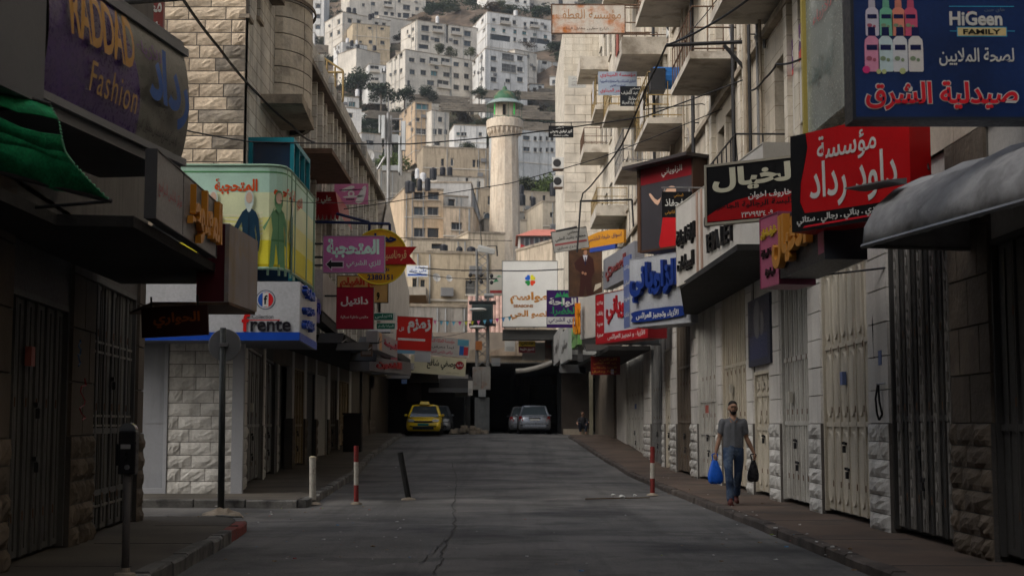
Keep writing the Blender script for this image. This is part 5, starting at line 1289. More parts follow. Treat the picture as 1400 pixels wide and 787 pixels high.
# pink direction sign
F = face_px(442, 323, 372, 32, 525)
t = sign('direction_sign', 'bright pink sign with white Arabic name and black left-pointing arrow', 'sign', F, .14, pm=mat('pink_panel', (.46, .12, .32), .4, var=.14, scale=1.5, bump=.03), fm=pt(150, 140, 150), fw=.015)
F.text(t, 'المتحجبة', (.05, .4, .92, .93), pt(190, 220, 210), .006, .001, bold=.05); F.text(t, 'للزي الشرعي', (.38, .12, .94, .34), pt(190, 210, 205), .003, .001, bold=.02)
arrow = [(.05, .22), (.13, .35), (.13, .28), (.32, .28), (.32, .15), (.13, .15), (.13, .08)]
F.poly(t, [(.03, .22), (.145, .41), (.145, .31), (.335, .31), (.335, .12), (.145, .12), (.145, .03)], pt(200, 180, 195), .003, name='arrow_outline'); F.poly(t, arrow, BLK, .006, name='arrow')
bracket(t, [(F.q(0, .8, -.05), F.q(-.3, .8, -.05)), (F.q(0, .2, -.05), F.q(-.3, .2, -.05))], .025)
# yellow disc with red ribbon
Yd = 35.5; C = P(519, 351, Yd); R_ = 38 * Yd / FP
F = Face(C - Vector((R_, 0, R_)), (1, 0, 0), 2 * R_, 2 * R_)
t = thing('round_sign', 'round yellow sign with a red ribbon arrow and a phone number behind the pink sign', 'sign', tuple(C - Vector((0, 0, R_))))
F.poly(t, F.disc(.5, .5, .5, 40), pt(195, 145, 10), 0, 'disc', th=.12); 
mb = MB(); n = 40
for i in range(n): a, b = 2*pi*i/n, 2*pi*(i+1)/n; mb.tube(F.q(.5 + .5*cos(a), .5 + .5*sin(a), .01), F.q(.5 + .5*cos(b), .5 + .5*sin(b), .01), .02, n=5)
mb.build('rim', pt(205, 180, 30), t)
F.text(t, 'حمدان', (.25, .72, .8, .93), NAVY, .03, .002, bold=.05); F.text(t, '2380151', (.28, .08, .74, .18), NAVY, .003, .002, bold=.04, space=1.1); F.text(t, 'تلفون', (.4, .22, .68, .3), NAVY, .003, .002, bold=.03)
F.poly(t, [(.5, .36), (1.17, .36), (1.04, .52), (1.17, .68), (.5, .68)], pt(170, 16, 22), .06, 'ribbon', th=.05); F.text(t, 'قرطاسية', (.55, .42, .99, .62), pt(200, 160, 110), .003, .062, bold=.02)
bracket(t, [(F.q(0, .5, -.1), F.q(-.9, .5, -.1))], .03)
# tan sign
F = face_px(461, 377, 413, 37.5, 530)
t = sign('shop_sign', 'tan sign with big red Arabic letters partly hidden behind the crimson sign', 'sign', F, .1, pm=pt(200, 160, 100), fm=BLK, fw=.015); F.text(t, 'عالم الفيلم', (.05, .5, .97, .95), pt(185, 60, 35), .02, .001, bold=.05)
F.polys(t, [F.disc(.66, .22, .05, 12)], WHT, .003); F.text(t, '9', (.78, .08, .84, .38), BLK, .003, .001, bold=.04)
# crimson
F = face_px(460, 393, 449, 34, 510)
t = sign('shop_sign', 'square crimson sign with white Arabic name', 'sign', F, .14, pm=pt(146, 8, 44), fm=pt(90, 12, 32), fw=.01)
F.text(t, 'دانتيل', (.11, .54, .86, .78), WHT, .004, .001, bold=.03); F.text(t, 'ملابس داخلية نسائية', (.11, .24, .86, .32), WHT, .003, .001, bold=.02)
bracket(t, [(F.q(0, .8, -.05), F.q(-.4, .8, -.05))], .025)
for k, (y0, y1, xa, xb, txt, lab) in enumerate(((427, 438, 511, 538, 'الاندلس', 'small green and white sign, the upper of two beside the crimson one'), (441, 450, 515, 540, 'للسياحة والسفر', 'small green strip sign, the lower of two beside the crimson one'))):
    F = face_px(xa, y0, y1, 40, xb + 3); t = sign('small_sign', lab, 'sign', F, .06, pm=WHT); F.poly(t, [(0, .08), (.88, .08), (.88, .9), (0, .9)], pt(20, 100, 80), .003); F.text(t, txt, (.06, .25, .82, .75), pt(190, 215, 205), .003, .005, bold=.02)
# zamzam
F = face_px(541, 432, 477, 44, 589, roll=radians(3))
t = sign('shop_sign', 'red sign with one bold white Arabic word and a white bar', 'sign', F, .12, pm=pt(196, 36, 26), fm=pt(175, 120, 115), fw=.01)
F.text(t, 'زمزم', (.3, .5, .96, .95), WHT, .004, .001, bold=.05); F.text(t, 'لل', (.06, .55, .2, .68), WHT, .004, .001, bold=.03); F.poly(t, [(.04, .28), (.82, .28), (.82, .35), (.04, .35)], WHT, .003); 
mb = MB(); F.box(mb, 0, -.12, F.W * .55, -.01, -.08, .0); mb.build('pale_strip', pt(120, 165, 190), t); mb = MB(); F.box(mb, F.W * .55, -.35, F.W, -.01, -.08, .0); mb.build('white_plate', pt(170, 172, 172), t)
# small signs cluster under it
F = face_px(516, 452, 478, 37.5, 543, 42)
t = sign('shop_sign', 'grey angled sign with red script under the green strips', 'sign', F, .3, pm=pt(140, 138, 142)); F.text(t, 'الموضة', (.3, .3, .95, .75), pt(170, 40, 70), .02, .002, bold=.03); F.poly(t, [(.08, .05), (.2, .05), (.2, .95), (.08, .95)], pt(200, 140, 80), .003)
F = face_px(505, 487, 506, 41, 562, 45)
t = sign('shop_fascia', 'low grey fascia with a red Arabic word at the far left shops', 'sign', F, .6, pm=pt(120, 118, 120)); F.text(t, 'الفنون', (.15, .2, .75, .85), pt(165, 30, 35), .03, .002, bold=.05)
# banner strip
F = face_px(566, 462, 487, 62, 641, roll=radians(4)); F.O += Vector((0, 0, .12))
t = sign('street_banner', 'white cloth banner with red heading and a flag patch over the far left shops', 'banner', F, .03, pm=pt(178, 172, 165))
F.text(t, 'مؤسسة العائلة التجارية', (.2, .66, .72, .92), pt(190, 70, 80), .003, .001, bold=.02); F.text(t, 'تبدأ معرض كفاءة', (.1, .38, .72, .6), pt(70, 60, 70), .003, .001, bold=.02); F.text(t, 'رياض نابلس الخير', (.3, .1, .7, .3), pt(170, 60, 90), .003, .001, bold=.02); F.poly(t, [(.82, .1), (.9, .1), (.9, .6), (.82, .6)], pt(40, 90, 160), .003); F.poly(t, [(.9, .1), (.98, .1), (.98, .55), (.9, .55)], pt(180, 45, 55), .003); F.poly(t, [(.78, .62), (.98, .62), (.98, .95), (.78, .95)], pt(90, 150, 170), .003)
F = face_px(560, 488, 512, 61, 636, roll=radians(4)); F.O += Vector((0, 0, .1))
t = sign('shop_sign', 'cream sign with black calligraphy and a round red badge near the parked taxi', 'sign', F, .1, pm=pt(205, 198, 165))
F.text(t, 'وصفي شافع', (.3, .28, .82, .85), BLK, .004, .001, bold=.03); F.polys(t, [F.disc(.89, .6, .075, 20)], pt(150, 25, 35), .004, name='badge'); F.text(t, 'لدادوة', (.84, .5, .94, .7), WHT, .003, .005, bold=.03); F.text(t, 'ونخلن باري', (.66, .08, .88, .2), pt(80, 60, 50), .003, .001)
# centre seasons sign
F = face_px(687, 357, 446, 72, 762)
t = sign('street_sign', 'tall white sign with a four-colour petal emblem above the Arabic words, across the street end', 'sign', F, .25, pm=mat('seasons_white', (.66, .66, .63), .5, var=.07), fm=pt(120, 120, 118), fw=.03)
GOLD = pt(170, 115, 45)
def petal(cx, cy, sx, sy, col):
    pts = [(0, 0), (.85, .0), (1.0, .35), (.8, .62), (.62, .66), (.6, .85), (.38, 1.0), (0, .85)]
    F.poly(t, [(cx + sx * x * .085, cy + sy * y * .085 * F.W / F.H * 1.05) for x, y in pts], pt(*col), .005, name='emblem_petal', smooth=3)
petal(.497, .715, -1, 1, (30, 90, 190)); petal(.515, .715, 1, 1, (215, 205, 40)); petal(.497, .70, -1, -1, (30, 130, 60)); petal(.515, .70, 1, -1, (215, 65, 30))
F.text(t, 'مواسم', (.14, .34, .84, .53), GOLD, .006, .002, bold=.04); F.text(t, 'SEASONS', (.2, .29, .56, .335), pt(140, 90, 35), .004, .002, bold=.05); F.text(t, 'نصو الحي', (.14, .1, .82, .25), GOLD, .004, .002, bold=.04)
F = face_px(668, 375, 402, 74, 688); t = sign('small_sign', 'narrow off-white sign with green and red marks left of the tall white sign', 'sign', F, .06, pm=pt(185, 182, 172)); F.poly(t, [(.1, .05), (.9, .05), (.9, .2), (.1, .2)], pt(150, 60, 60), .003); F.polys(t, [[(.3, .6), (.7, .65), (.5, .78)], [(.5, .85), (.9, .88), (.7, .95)]], pt(60, 130, 90), .003)
F = face_px(709, 466, 482, 73, 732); t = sign('shop_sign', 'small black, yellow and red sign below the long dark canopy', 'sign', F, .06, pm=pt(95, 20, 25)); F.poly(t, [(0, .55), (1, .55), (1, 1), (0, 1)], pt(200, 170, 40), .003); F.text(t, 'فكهاني', (.15, .6, .85, .92), BLK, .003, .004, bold=.03); F.text(t, 'للحوم طازجة', (.08, .12, .92, .42), WHT, .003, .001, bold=.02)
F = face_px(714, 468, 492, 75, 745); t = sign('blank_sign', 'blank white panel behind the little black and yellow sign', 'sign', F, .06, pm=pt(195, 195, 190))
F = face_px(745, 463, 490, 74, 756); t = sign('poster', 'narrow brown poster with red script right of the blank white panel', 'poster', F, .05, pm=pt(105, 80, 65)); F.text(t, 'احذية', (.1, .5, .9, .8), pt(150, 50, 50), .003, .001, bold=.03)
for px0, px1, y0, y1, Y0, Y1, c, txt, lab in ((757, 765, 459, 500, 68, 62, (150, 150, 148), 'نور', 'grey narrow upright sign first right of the brown poster'), (766, 777, 457, 498, 62, 57, (160, 162, 160), 'صالون', 'pale upright sign with black script, second right of the brown poster'), (779, 790, 452, 478, 58, 54, (110, 160, 90), 'الامل', 'light green upright sign under the purple palm sign')):
    F = face_px(px0, y0, y1, Y0, px1, Y1); t = sign('small_sign', lab, 'sign', F, .15, pm=pt(*c)); F.text(t, txt, (.15, .3, .85, .7), BLK, .003, .001, bold=.03)
# diwan blue-white sign on far wall
F = face_px(556, 363, 378, 84, 585); t = sign('small_sign', 'white sign with blue Arabic script on the old wall behind the yellow disc', 'sign', F, .06, pm=pt(200, 205, 212)); F.text(t, 'عيادة', (.4, .7, .85, .95), pt(40, 70, 140), .003, .001, bold=.02); F.text(t, 'علي جرار', (.12, .34, .95, .68), pt(40, 70, 140), .003, .001, bold=.03); F.poly(t, [(.05, .08), (.95, .08), (.95, .25), (.05, .25)], pt(50, 80, 150), .003)
# ================================================================ the town on the hill
def unit_mesh(name, build, m):
    mb = MB(); build(mb); me = bpy.data.meshes.new(name); me.from_pydata(mb.v, [], mb.f); me.materials.append(m); return me
def ring(mb):
    t = .09
    for a, b in (((0,-.5,0),(t,0,1)), ((1-t,-.5,0),(1,0,1)), ((t,-.5,0),(1-t,0,t)), ((t,-.5,1-t),(1-t,0,1)), ((.47,-.5,t),(.53,0,1-t))): mb.box(a, b)
def archring(mb):
    pts = [(0, 0), (1, 0), (1, .6)] + [(.5 + .5 * cos(a), .6 + .4 * sin(a)) for a in (.5, 1.05, pi/2, 2.1, 2.65)] + [(0, .6)]
    n = len(pts); inn = [(.5 + (x - .5) * .8, .5 + (y - .5) * .85) for x, y in pts]
    mb.add([(x, -.5, y) for x, y in pts] + [(x, -.5, y) for x, y in inn] + [(x, 0, y) for x, y in inn], [(i, (i+1) % n, n + (i+1) % n, n + i) for i in range(n)] + [(n+i, n+(i+1) % n, 2*n+(i+1) % n, 2*n+i) for i in range(n)])
GW = [glass_mat('town_glass_dark', (.018, .022, .027), .35), glass_mat('town_glass_blue', (.05, .07, .085), .3), glass_mat('town_glass_teal', (.08, .22, .24), .25)]
UM_FR = unit_mesh('window_frame', ring, paint('alu_frame', (.2, .2, .2)))
UM_AR = unit_mesh('window_surround', archring, paint('stone_surround', (.5, .46, .39)))
UM_PN = [unit_mesh('window_pane', lambda mb: mb.add([(0, 0, 0), (1, 0, 0), (1, 0, 1), (0, 0, 1)], [(0, 1, 2, 3)]), g) for g in GW]
UM_BAR = unit_mesh('window_bars', lambda mb: [mb.box((i / 9, -.5, 0), (i / 9 + .03, -.3, 1)) for i in range(10)] + [mb.box((0, -.5, v), (1, -.3, v + .05)) for v in (0, .45, .95)], paint('bars_town', (.3, .3, .29)))
UM_SILL = unit_mesh('window_sill', lambda mb: mb.box((-.06, -1, 0), (1.06, 0, .1)), paint('sill_town', (.55, .5, .42)))
UM_RAIL = unit_mesh('balcony_rail', lambda mb: mb.box((0, -1, 0), (1, -.85, .38)), paint('rail_town', (.5, .47, .42)))
def facade(root, F, wins, m, name='wall', depth=.35):
    """wins: (u0,v0,u1,v1,type) metres; types w plain, t teal, a arch, b open balcony, g barred, d dark hole"""
    rects = []
    for (a, b, c, d, ty) in wins:
        a, c = max(.05, min(a, c)), min(F.W - .05, max(a, c)); b, d = max(.02, b), min(F.H - .05, d)
        if c - a > .15 and d - b > .15: rects.append((a, b, c, d, ty))
    mb = MB(); holed(mb, F, [r[:4] for r in rects], 1.3 if False else depth); mb.build(name, m, root)
    ang = math.atan2(F.U.y, F.U.x)
    for (a, b, c, d, ty) in rects:
        w = part('window', root) if ty != 'b' else part('balcony', root)
        dd = -depth + .02
        g = {'t': 2, 'd': 0, 'b': 0}.get(ty, random.choice((0, 0, 1)))
        inst('pane', UM_PN[g], w, F.p(a, b, dd), (c - a, 1, d - b), (0, 0, ang))
        if ty == 'b':
            inst('rail', UM_RAIL, w, F.p(a - .1, b, .0), (c - a + .2, .75, (d - b)), (0, 0, ang)); inst('slab', UM_SILL, w, F.p(a, b - .14, .0), (c - a, .78, 1.6), (0, 0, ang))
            inst('partition', UM_RAIL, w, F.p(lerp(a, c, .45), b, -depth + .1), (.12, .12, (d - b) * 2.5), (0, 0, ang)); continue
        if ty == 'g': inst('bars', UM_BAR, w, F.p(a, b, dd + .1), (c - a, .3, d - b), (0, 0, ang))
        elif ty == 'a': inst('frame', UM_AR, w, F.p(a, b, dd + .05), (c - a, .4, d - b), (0, 0, ang))
        elif ty != 'd': inst('frame', UM_FR, w, F.p(a, b, dd + .05), (c - a, .15, d - b), (0, 0, ang))
        if ty in 'wtg': inst('sill', UM_SILL, w, F.p(a, b - .12, 0), (c - a, .15, 1), (0, 0, ang))
BM = {}
def bmat(col, streak=.35):
    k = tuple(col)
    if k not in BM: BM[k] = mat('town_wall_%d' % len(BM), col, .9, var=.16, scale=.3, bump=.3, bscale=4, patch=.35, patch_col=tuple(c * .68 for c in col), patch_scale=.35, streak=min(1, streak * 1.5), streak_col=tuple(c * .38 for c in col), fine=.12)
    return BM[k]
def bld(label, pts, yt, yb, wins=(), col=(.55, .5, .42), name='apartment_block', cat='building', depth=10, lw=(), parapet=.35, roofm=None, main=None, streak=.35):
    """pts: [(px,Y),...] front-face corners left to right (two or three); yt at the first corner of the main face; wins given as picture rects on the main face, lw on the other"""
    mi = (1 if len(pts) == 3 else 0) if main is None else main
    x0, Y0 = pts[mi]; zt = rowZ(yt, Y0, x0); zb = rowZ(yb, Y0, x0) 
    C = [Vector((colX(px, (zt + zb) / 2, Y), Y, 0)) for px, Y in pts]
    zb2 = zb - 4
    t = thing(name, label, cat, (C[mi].x, C[mi].y, zb2))
    m = bmat(col, streak)
    for i in range(len(C) - 1):
        F = Face((C[i].x, C[i].y, zb2), C[i + 1] - C[i], (C[i + 1] - C[i]).length, zt - zb2)
        ww = wins if i == mi else lw
        out = []
        for (a, b, c, d, ty) in ww:   # picture rect a..c columns, b..d rows
            u0 = u_at(F, a, (zt + zb) / 2); u1 = u_at(F, c, (zt + zb) / 2); Ym = F.p((u0 + u1) / 2, 0).y
            out.append((u0, rowZ(d, Ym, (a + c) / 2) - zb2, u1, rowZ(b, Ym, (a + c) / 2) - zb2, ty))
        facade(t, F, out, m)
        if ww:
            mb = MB(); v = F.H - 3.15
            while v > F.H - 13 and v > 1:
                if not any(o_[1] - .1 < v < o_[3] + .1 for o_ in out): F.box(mb, .0, v, F.W, v + .14, 0, .07)
                v -= 3.0
            if mb.v: mb.build('string_course', MATS['sill_town'], t)
            r9 = random.Random(int(F.W * 100)); mb = MB()
            for _ in range(3): u = r9.uniform(.1, F.W - .2); mb.tube(F.p(u, .5, .08), F.p(u, F.H - .1, .08), .05, n=5)
            mb.build('drainpipe', M_GALV, t)
            for _ in range(2):
                u, v = r9.uniform(.4, F.W - 1), r9.uniform(F.H * .5, F.H - 1.2)
                if not any(o_[0] - .8 < u < o_[2] + .1 and o_[1] - .6 < v < o_[3] + .1 for o_ in out): mb = MB(); F.box(mb, u, v, u + .8, v + .55, .02, .35); mb.build('air_conditioner_box', MATS['alu_frame'], t)
    L_, R_ = C[0], C[-1]
    back = Vector((0, depth, 0))
    if len(C) == 3: poly = [C[0], C[1], C[2], C[0] + C[2] - C[1] + Vector((0, 1, 0))]
    else:
        n = Vector((-(R_ - L_).y, (R_ - L_).x, 0)).normalized(); poly = [L_, R_, R_ + n * depth, L_ + n * depth]
    k = len(poly)
    mb = MB(); mb.add([(p.x, p.y, zt - parapet) for p in poly], [tuple(range(k))]); mb.build('roof', roofm or M_CONC, t)
    mb = MB()
    for i in range(len(C) - 1, k):
        a, b = poly[i], poly[(i + 1) % k]; mb.add([(a.x, a.y, zb2), (b.x, b.y, zb2), (b.x, b.y, zt), (a.x, a.y, zt)], [(0, 1, 2, 3)])
    mb.build('side_wall', m, t)
    mb = MB()
    for i in range(k):
        a, b = poly[i], poly[(i + 1) % k]; d = (b - a).normalized(); n = Vector((d.y, -d.x, 0))
        mb.hexa([a + n * .06 + Vector((0, 0, zt - .02)), b + n * .06 + Vector((0, 0, zt - .02)), b - n * .2 + Vector((0, 0, zt - .02)), a - n * .2 + Vector((0, 0, zt - .02)),
                 a + n * .06 + Vector((0, 0, zt + .16)), b + n * .06 + Vector((0, 0, zt + .16)), b - n * .2 + Vector((0, 0, zt + .16)), a - n * .2 + Vector((0, 0, zt + .16))])
    mb.build('coping', M_CONC, t)
    return t, C, zt
def rowsof(xs, ys, w, h, ty='w'): return [(x - w / 2, y - h / 2, x + w / 2, y + h / 2, ty) for y in ys for x in xs]
CRM, WH, OCH, GR, BG, TAN = (.62, .575, .50), (.71, .70, .67), (.55, .45, .31), (.48, .475, .45), (.55, .47, .36), (.44, .36, .26)
bld('tall white apartment tower with stacked balconies at the top left of the hillside', [(396, 380), (443, 380)], -34, 50, [(414, -12, 426, -5, 'b'), (414, 2, 426, 9, 'b'), (414, 16, 426, 24, 'b'), (414, 30, 426, 38, 'b')] + rowsof((435,), (-6, 8.5, 22.5, 37), 8, 7, 'a') + [(404, 43, 424, 50, 'd')], WH, depth=12)
bld('low white annex under the tall white apartment tower', [(410, 374), (430, 374)], 45, 70, [], WH, depth=6)
bld('cream house with dark arched windows, its roof near the top left of the hill', [(443, 366), (468, 356), (534, 364)], 17, 53, [(475, 25, 482, 32, 'a'), (487.5, 27, 494, 33, 'a'), (475, 39, 482, 46, 'a'), (512, 30, 518, 34, 'a'), (522, 31, 528, 36, 'a')], CRM, lw=[(461, 26, 465, 34, 'a'), (461, 41, 465, 48, 'a'), (450.5, 44, 455, 51, 'a')])
bld('ochre plastered block standing in front of the cream arched house', [(482, 350), (533, 353)], 32, 76, [(503, 37, 508, 40, 'w'), (520, 38, 525, 41, 'w'), (504, 55, 509, 60, 'w'), (520, 56, 526, 61, 'w'), (491, 56, 495, 59, 'w')], OCH, streak=.6)
bld('cream building with balconies cut by the top edge left of centre', [(478, 396), (582, 404)], -30, 25, [(507, 3, 513, 8, 'w'), (525, 2, 536, 10, 'b'), (551, 7, 561, 14, 'w'), (568, 10, 573, 15, 'w'), (495, 5, 499, 9, 'w'), (544, -1, 548, 4, 'w'), (512, 16, 518, 21, 'd'), (525, 16, 531, 21, 'd'), (534, 17, 539, 22, 'd'), (544, 18, 549, 24, 'd'), (551, 18, 560, 25, 'd'), (563, 20, 573, 26, 'd')], CRM)
bld('long plain cream retaining block below the top balcony building', [(518, 372), (570, 378)], 22, 42, [], CRM, name='retaining_wall', cat='wall', depth=4)
bld('small white house with two low arches and roof tanks', [(456, 346), (468, 340), (502, 344)], 57, 73, [(486, 60, 489, 64, 'a')], WH, lw=[(458, 64, 460, 69, 'a'), (462, 63, 464, 68, 'a')], depth=6)
bld('windowless cream block below the small white arched house', [(462, 334), (487, 328), (520, 333)], 66, 86, [], CRM)
bld('small white two-storey house above the big dark tree', [(504, 326), (541, 328)], 88, 118, [(506, 90, 518, 99, 'b'), (522, 94, 530, 100, 'w'), (507, 106, 518, 114, 'b'), (528, 110, 532, 115, 'd'), (535, 109, 538, 113, 'w')], WH, depth=7)
bld('long three-storey cream block in the middle of the hillside', [(528, 324), (554, 312), (647, 322)], 68, 124, [(559, 79, 567, 85, 'w'), (574, 80, 582, 86, 'w'), (587, 79, 599, 89, 'b'), (603, 80, 615, 90, 'b'), (620, 85, 628, 91, 'w'), (634.5, 86, 641, 92, 'w'), (560, 95, 567.5, 102, 'w'), (575, 96, 583, 103, 'w'), (589, 97, 598, 104, 't'), (606, 99, 615, 105.5, 'w'), (620, 100, 628, 107, 'w'), (634.5, 101, 641.5, 108, 'w'), (598, 110, 614, 121, 'b'), (620, 116, 628, 123, 'w'), (634, 117, 642, 124, 'w'), (557, 110, 561, 118, 'w'), (584, 110, 594, 117, 'w')], CRM, lw=[(532, 79, 536, 84, 'w'), (539, 76, 543, 81, 'w'), (546, 73, 550, 79, 'w'), (546, 94, 550, 100, 'w'), (538, 96, 542, 102, 'w')])
bld('white four-storey block with barred balconies above the minaret dome', [(646, 320), (663, 308), (721, 314)], 67, 136, rowsof((675, 711), (80, 95, 109), 8, 6.5) + [(686.5, 74, 703, 83, 'g'), (686, 88, 706, 99, 'g'), (691, 108, 698, 113, 'w'), (704, 124, 711, 130, 'w'), (675, 122, 683, 127, 'w')], WH, lw=[(656, 76, 660, 83, 'w'), (656, 92, 660, 98, 'w'), (656, 106.5, 660, 112, 'w'), (647, 82, 650, 88, 'w'), (647, 97, 650, 103, 'w')])
bld('long white building with a parking level, upper right of the hillside', [(638, 372), (666, 352), (754, 360)], 16, 60, [(673, 25, 677.5, 29.5, 'w'), (684, 24, 697, 33.5, 'b'), (701, 28, 706, 34, 'w'), (716, 30.5, 720, 36, 'w'), (724.5, 30, 736, 38, 'b'), (743.5, 35, 748, 40, 'w'), (672, 38, 677.5, 43, 't'), (687, 40, 691.5, 45, 't'), (702, 41, 706.5, 46.5, 't'), (714, 43, 720, 48, 't'), (729, 45.5, 733.5, 50, 't'), (743.5, 48, 748.5, 53, 't'), (670, 48, 698, 56, 'd'), (702, 51, 706, 57, 'w'), (715, 52, 721, 59, 'w'), (725, 53, 752, 60, 'd')], WH, lw=[(641, 31, 644, 36, 'w'), (649, 28, 652, 33.5, 'w'), (658, 26, 661, 31, 'w'), (660, 39, 663, 43, 'w')])
bld('cream block with a dark vertical glass stair strip, centre of the upper hillside', [(548, 346), (570, 338), (652, 345)], 28, 68, [(576, 35, 587, 43, 'w'), (576, 48, 587, 56, 'w'), (591.5, 35.5, 605, 44.5, 'b'), (594, 52, 601.5, 58, 'w'), (610, 27, 613, 59, 'd'), (617, 38, 629.5, 48, 'b'), (620, 55, 627, 61, 'w'), (634.5, 42.5, 644, 50, 'w'), (634.5, 56, 644, 63.5, 'w'), (572, 61, 586, 67, 'd')], CRM, lw=[(563, 38, 566, 43, 'w'), (563, 51, 566, 56, 'w'), (556, 41, 558, 46, 'w')])
bld('white block cut by the top edge above the long white building', [(666, 402), (724, 406)], -24, 18, [(704, -2, 710, 3, 'w'), (695, 8, 699, 13, 'w'), (716, 1, 720, 5, 'w'), (702, 11, 710, 17, 'd'), (716, 12, 722, 18, 'd'), (682, 7, 685, 11, 'w')], WH)
bld('plain cream block cut by the top edge at the upper right', [(722, 410), (790, 414)], -10, 14, [(726, 5, 730, 9, 'w'), (742, 4, 745, 8, 'w'), (764, 0, 770, 6, 'w')], CRM)
bld('small cream annex right of the white four-storey block', [(704, 330), (734, 334)], 68, 108, [(721, 75, 724, 80, 'w'), (728, 91, 733, 97, 'w')], CRM, depth=8)
bld('small white house with a flat roof near the rusty signboard', [(756, 372), (800, 376)], 64, 92, [(762, 70, 767, 75, 'w'), (775, 71, 780, 76, 'w')], WH)
bld('white gabled shed house beyond the gap right of the hillside', [(770, 345), (812, 347)], 76, 112, [(776, 84, 780, 89, 'w'), (788, 85, 793, 90, 'w')], WH, depth=7)
bld('grey concrete house under sheet roofing at the right of the hillside', [(735, 338), (768, 341)], 82, 108, [(741, 84, 748, 88, 'd'), (752, 92, 758, 97, 'd')], GR, depth=8)
bld('white building with arched windows beyond the yellow roof railing', [(448, 262), (494, 264)], 146, 206, [(462, 153, 470, 161, 'a'), (474.5, 154, 482.5, 161.5, 'a'), (474.5, 171, 483, 178.5, 'a'), (466, 171, 470, 178, 'a'), (476, 188, 483, 195, 'a'), (487, 189, 492, 195, 'w'), (455, 141, 470, 146, 'd')], WH)
bld('set-back white rooftop storey on the arched-window building', [(456, 268), (491, 270)], 131, 148, [(462, 140, 466, 145, 'w'), (477, 139, 486, 146, 't')], WH, depth=7, name='rooftop_storey')
bld('low whitish wall block beside the cellular mast', [(494, 258), (522, 260)], 182, 222, [(500, 192, 511, 198, 'd')], GR, depth=5)
bld('peach three-storey house with a glazed teal balcony left of the minaret', [(546, 268), (567, 256), (590, 257)], 139, 194, [(568, 142, 586, 150, 't'), (568, 161, 574, 166, 'w'), (581.5, 161.5, 586, 166.5, 'w'), (568, 176, 588, 184, 'g')], (.53, .40, .27), lw=[(553, 151, 556, 157, 'w'), (562, 146, 564, 152, 'w')], depth=12)
bld('cream wing joined to the peach house left of the minaret', [(590, 255), (614, 257)], 151, 196, [(599, 160, 605, 167, 'w'), (592, 176, 597.5, 184, 'w'), (599, 176, 605, 184, 'w'), (607, 177, 612, 184, 'w'), (594, 194, 602, 199, 'd')], CRM, depth=9)
bld('small white flat-roofed house directly left of the minaret balcony', [(621, 250), (665, 251)], 171, 193, [(630.5, 181, 638, 186, 'w'), (654.5, 181, 659, 186, 'w'), (624, 181, 629, 185, 't')], WH, depth=7)
bld('long grey-white school block right of the minaret', [(700, 258), (776, 263)], 176, 214, rowsof((719.5,), (188.5, 204), 10, 6) + rowsof((732, 739, 748.5, 755, 764.5, 770.5), (189.5, 205), 4.6, 6), (.55, .56, .55), depth=10)
bld('ruined tan stone house with narrow arched openings behind the water tanks', [(570, 214), (578, 208), (668, 210)], 201, 266, [(616, 216, 620, 227, 'a'), (646, 218.5, 650, 228.5, 'd'), (652, 218.5, 656, 228.5, 'd'), (603, 217, 607, 227, 'd'), (590, 250, 596, 256, 'w')], TAN, streak=.7)
bld('dull grey stone block with one small hole below the satellite dish', [(519, 195), (562, 197)], 233, 300, [(545, 237, 548, 240, 'd')], (.36, .33, .28), streak=.7)
bld('pale weathered block behind the tall beige house', [(597, 188), (662, 190)], 240, 300, [(636, 243, 640, 249, 'w'), (652, 248, 657, 257, 'w'), (606, 255, 610, 262, 'g'), (617, 256, 622, 264, 'w')], CRM, streak=.8)
bld('tall beige house with six square windows at the centre left of the old town', [(552, 152), (606, 153)], 258, 345, rowsof((573.5, 592.5), (267.5,), 15.5, 10.5) + rowsof((573.5, 592), (288.5,), 15.5, 11.5) + [(566, 311.5, 581.5, 324, 'w'), (584.5, 311.5, 600, 324.5, 'd')], (.58, .45, .31), streak=.5)
bld('lower beige wing with one bracketed window beside the six-window house', [(606, 151), (647, 152), (658, 168)], 283, 330, [(617, 304, 632, 314, 'w')], (.58, .46, .33), lw=[], main=0, streak=.8)
bld('narrow pale rooftop room above the lower beige wing', [(607, 156), (640, 157)], 268, 286, [(612, 272, 622, 282, 'd')], (.5, .47, .42), depth=5)
bld('grey receding gable with slit windows right of the lower beige wing', [(644, 160), (658, 190)], 250, 328, [(648.5, 268, 650, 275, 'd'), (652, 272, 653.5, 280, 'd'), (650, 289, 652, 295, 'd')], (.44, .43, .41), depth=6)
bld('old stone house with a deep arch just left of the minaret shaft', [(650, 186), (690, 187)], 258, 320, [(661, 290, 673, 304, 'a'), (667, 268, 671, 280, 'w')], TAN, streak=.6)
bld('tan stone house behind the minaret base', [(662, 172), (720, 173)], 300, 352, [], (.5, .43, .33), depth=8)
bld('grey old stone house with roof tanks right of the minaret', [(706, 192), (772, 194)], 290, 340, [(716, 296, 722, 303, 'w'), (740, 296, 745, 303, 'd'), (756, 297, 761, 303, 'w')], (.36, .33, .28), streak=.7)
bld('broken tan stone wall house below the hillside trees right of the minaret', [(710, 204), (776, 206)], 262, 300, [(724, 268, 728, 274, 'd'), (742, 267, 746, 274, 'd')], (.42, .36, .28), streak=.7)
bld('low tan house at the right end of the old town gap', [(742, 180), (790, 181)], 276, 330, [(752, 290, 757, 297, 'd')], (.45, .39, .30), streak=.6)
bld('old tan rubble-stone wall house behind the street pole', [(563, 92), (672, 93)], 345, 425, [(636.5, 383, 650, 402, 'g'), (560, 380, 570, 392, 'w'), (575, 382, 581, 392, 'w')], (.46, .38, .27), streak=.7, depth=8)
bld('tan stone house top behind the roof tanks', [(556, 118), (640, 119)], 327, 362, [(590, 333, 604, 340, 'd')], (.5, .42, .31), streak=.6, depth=8)
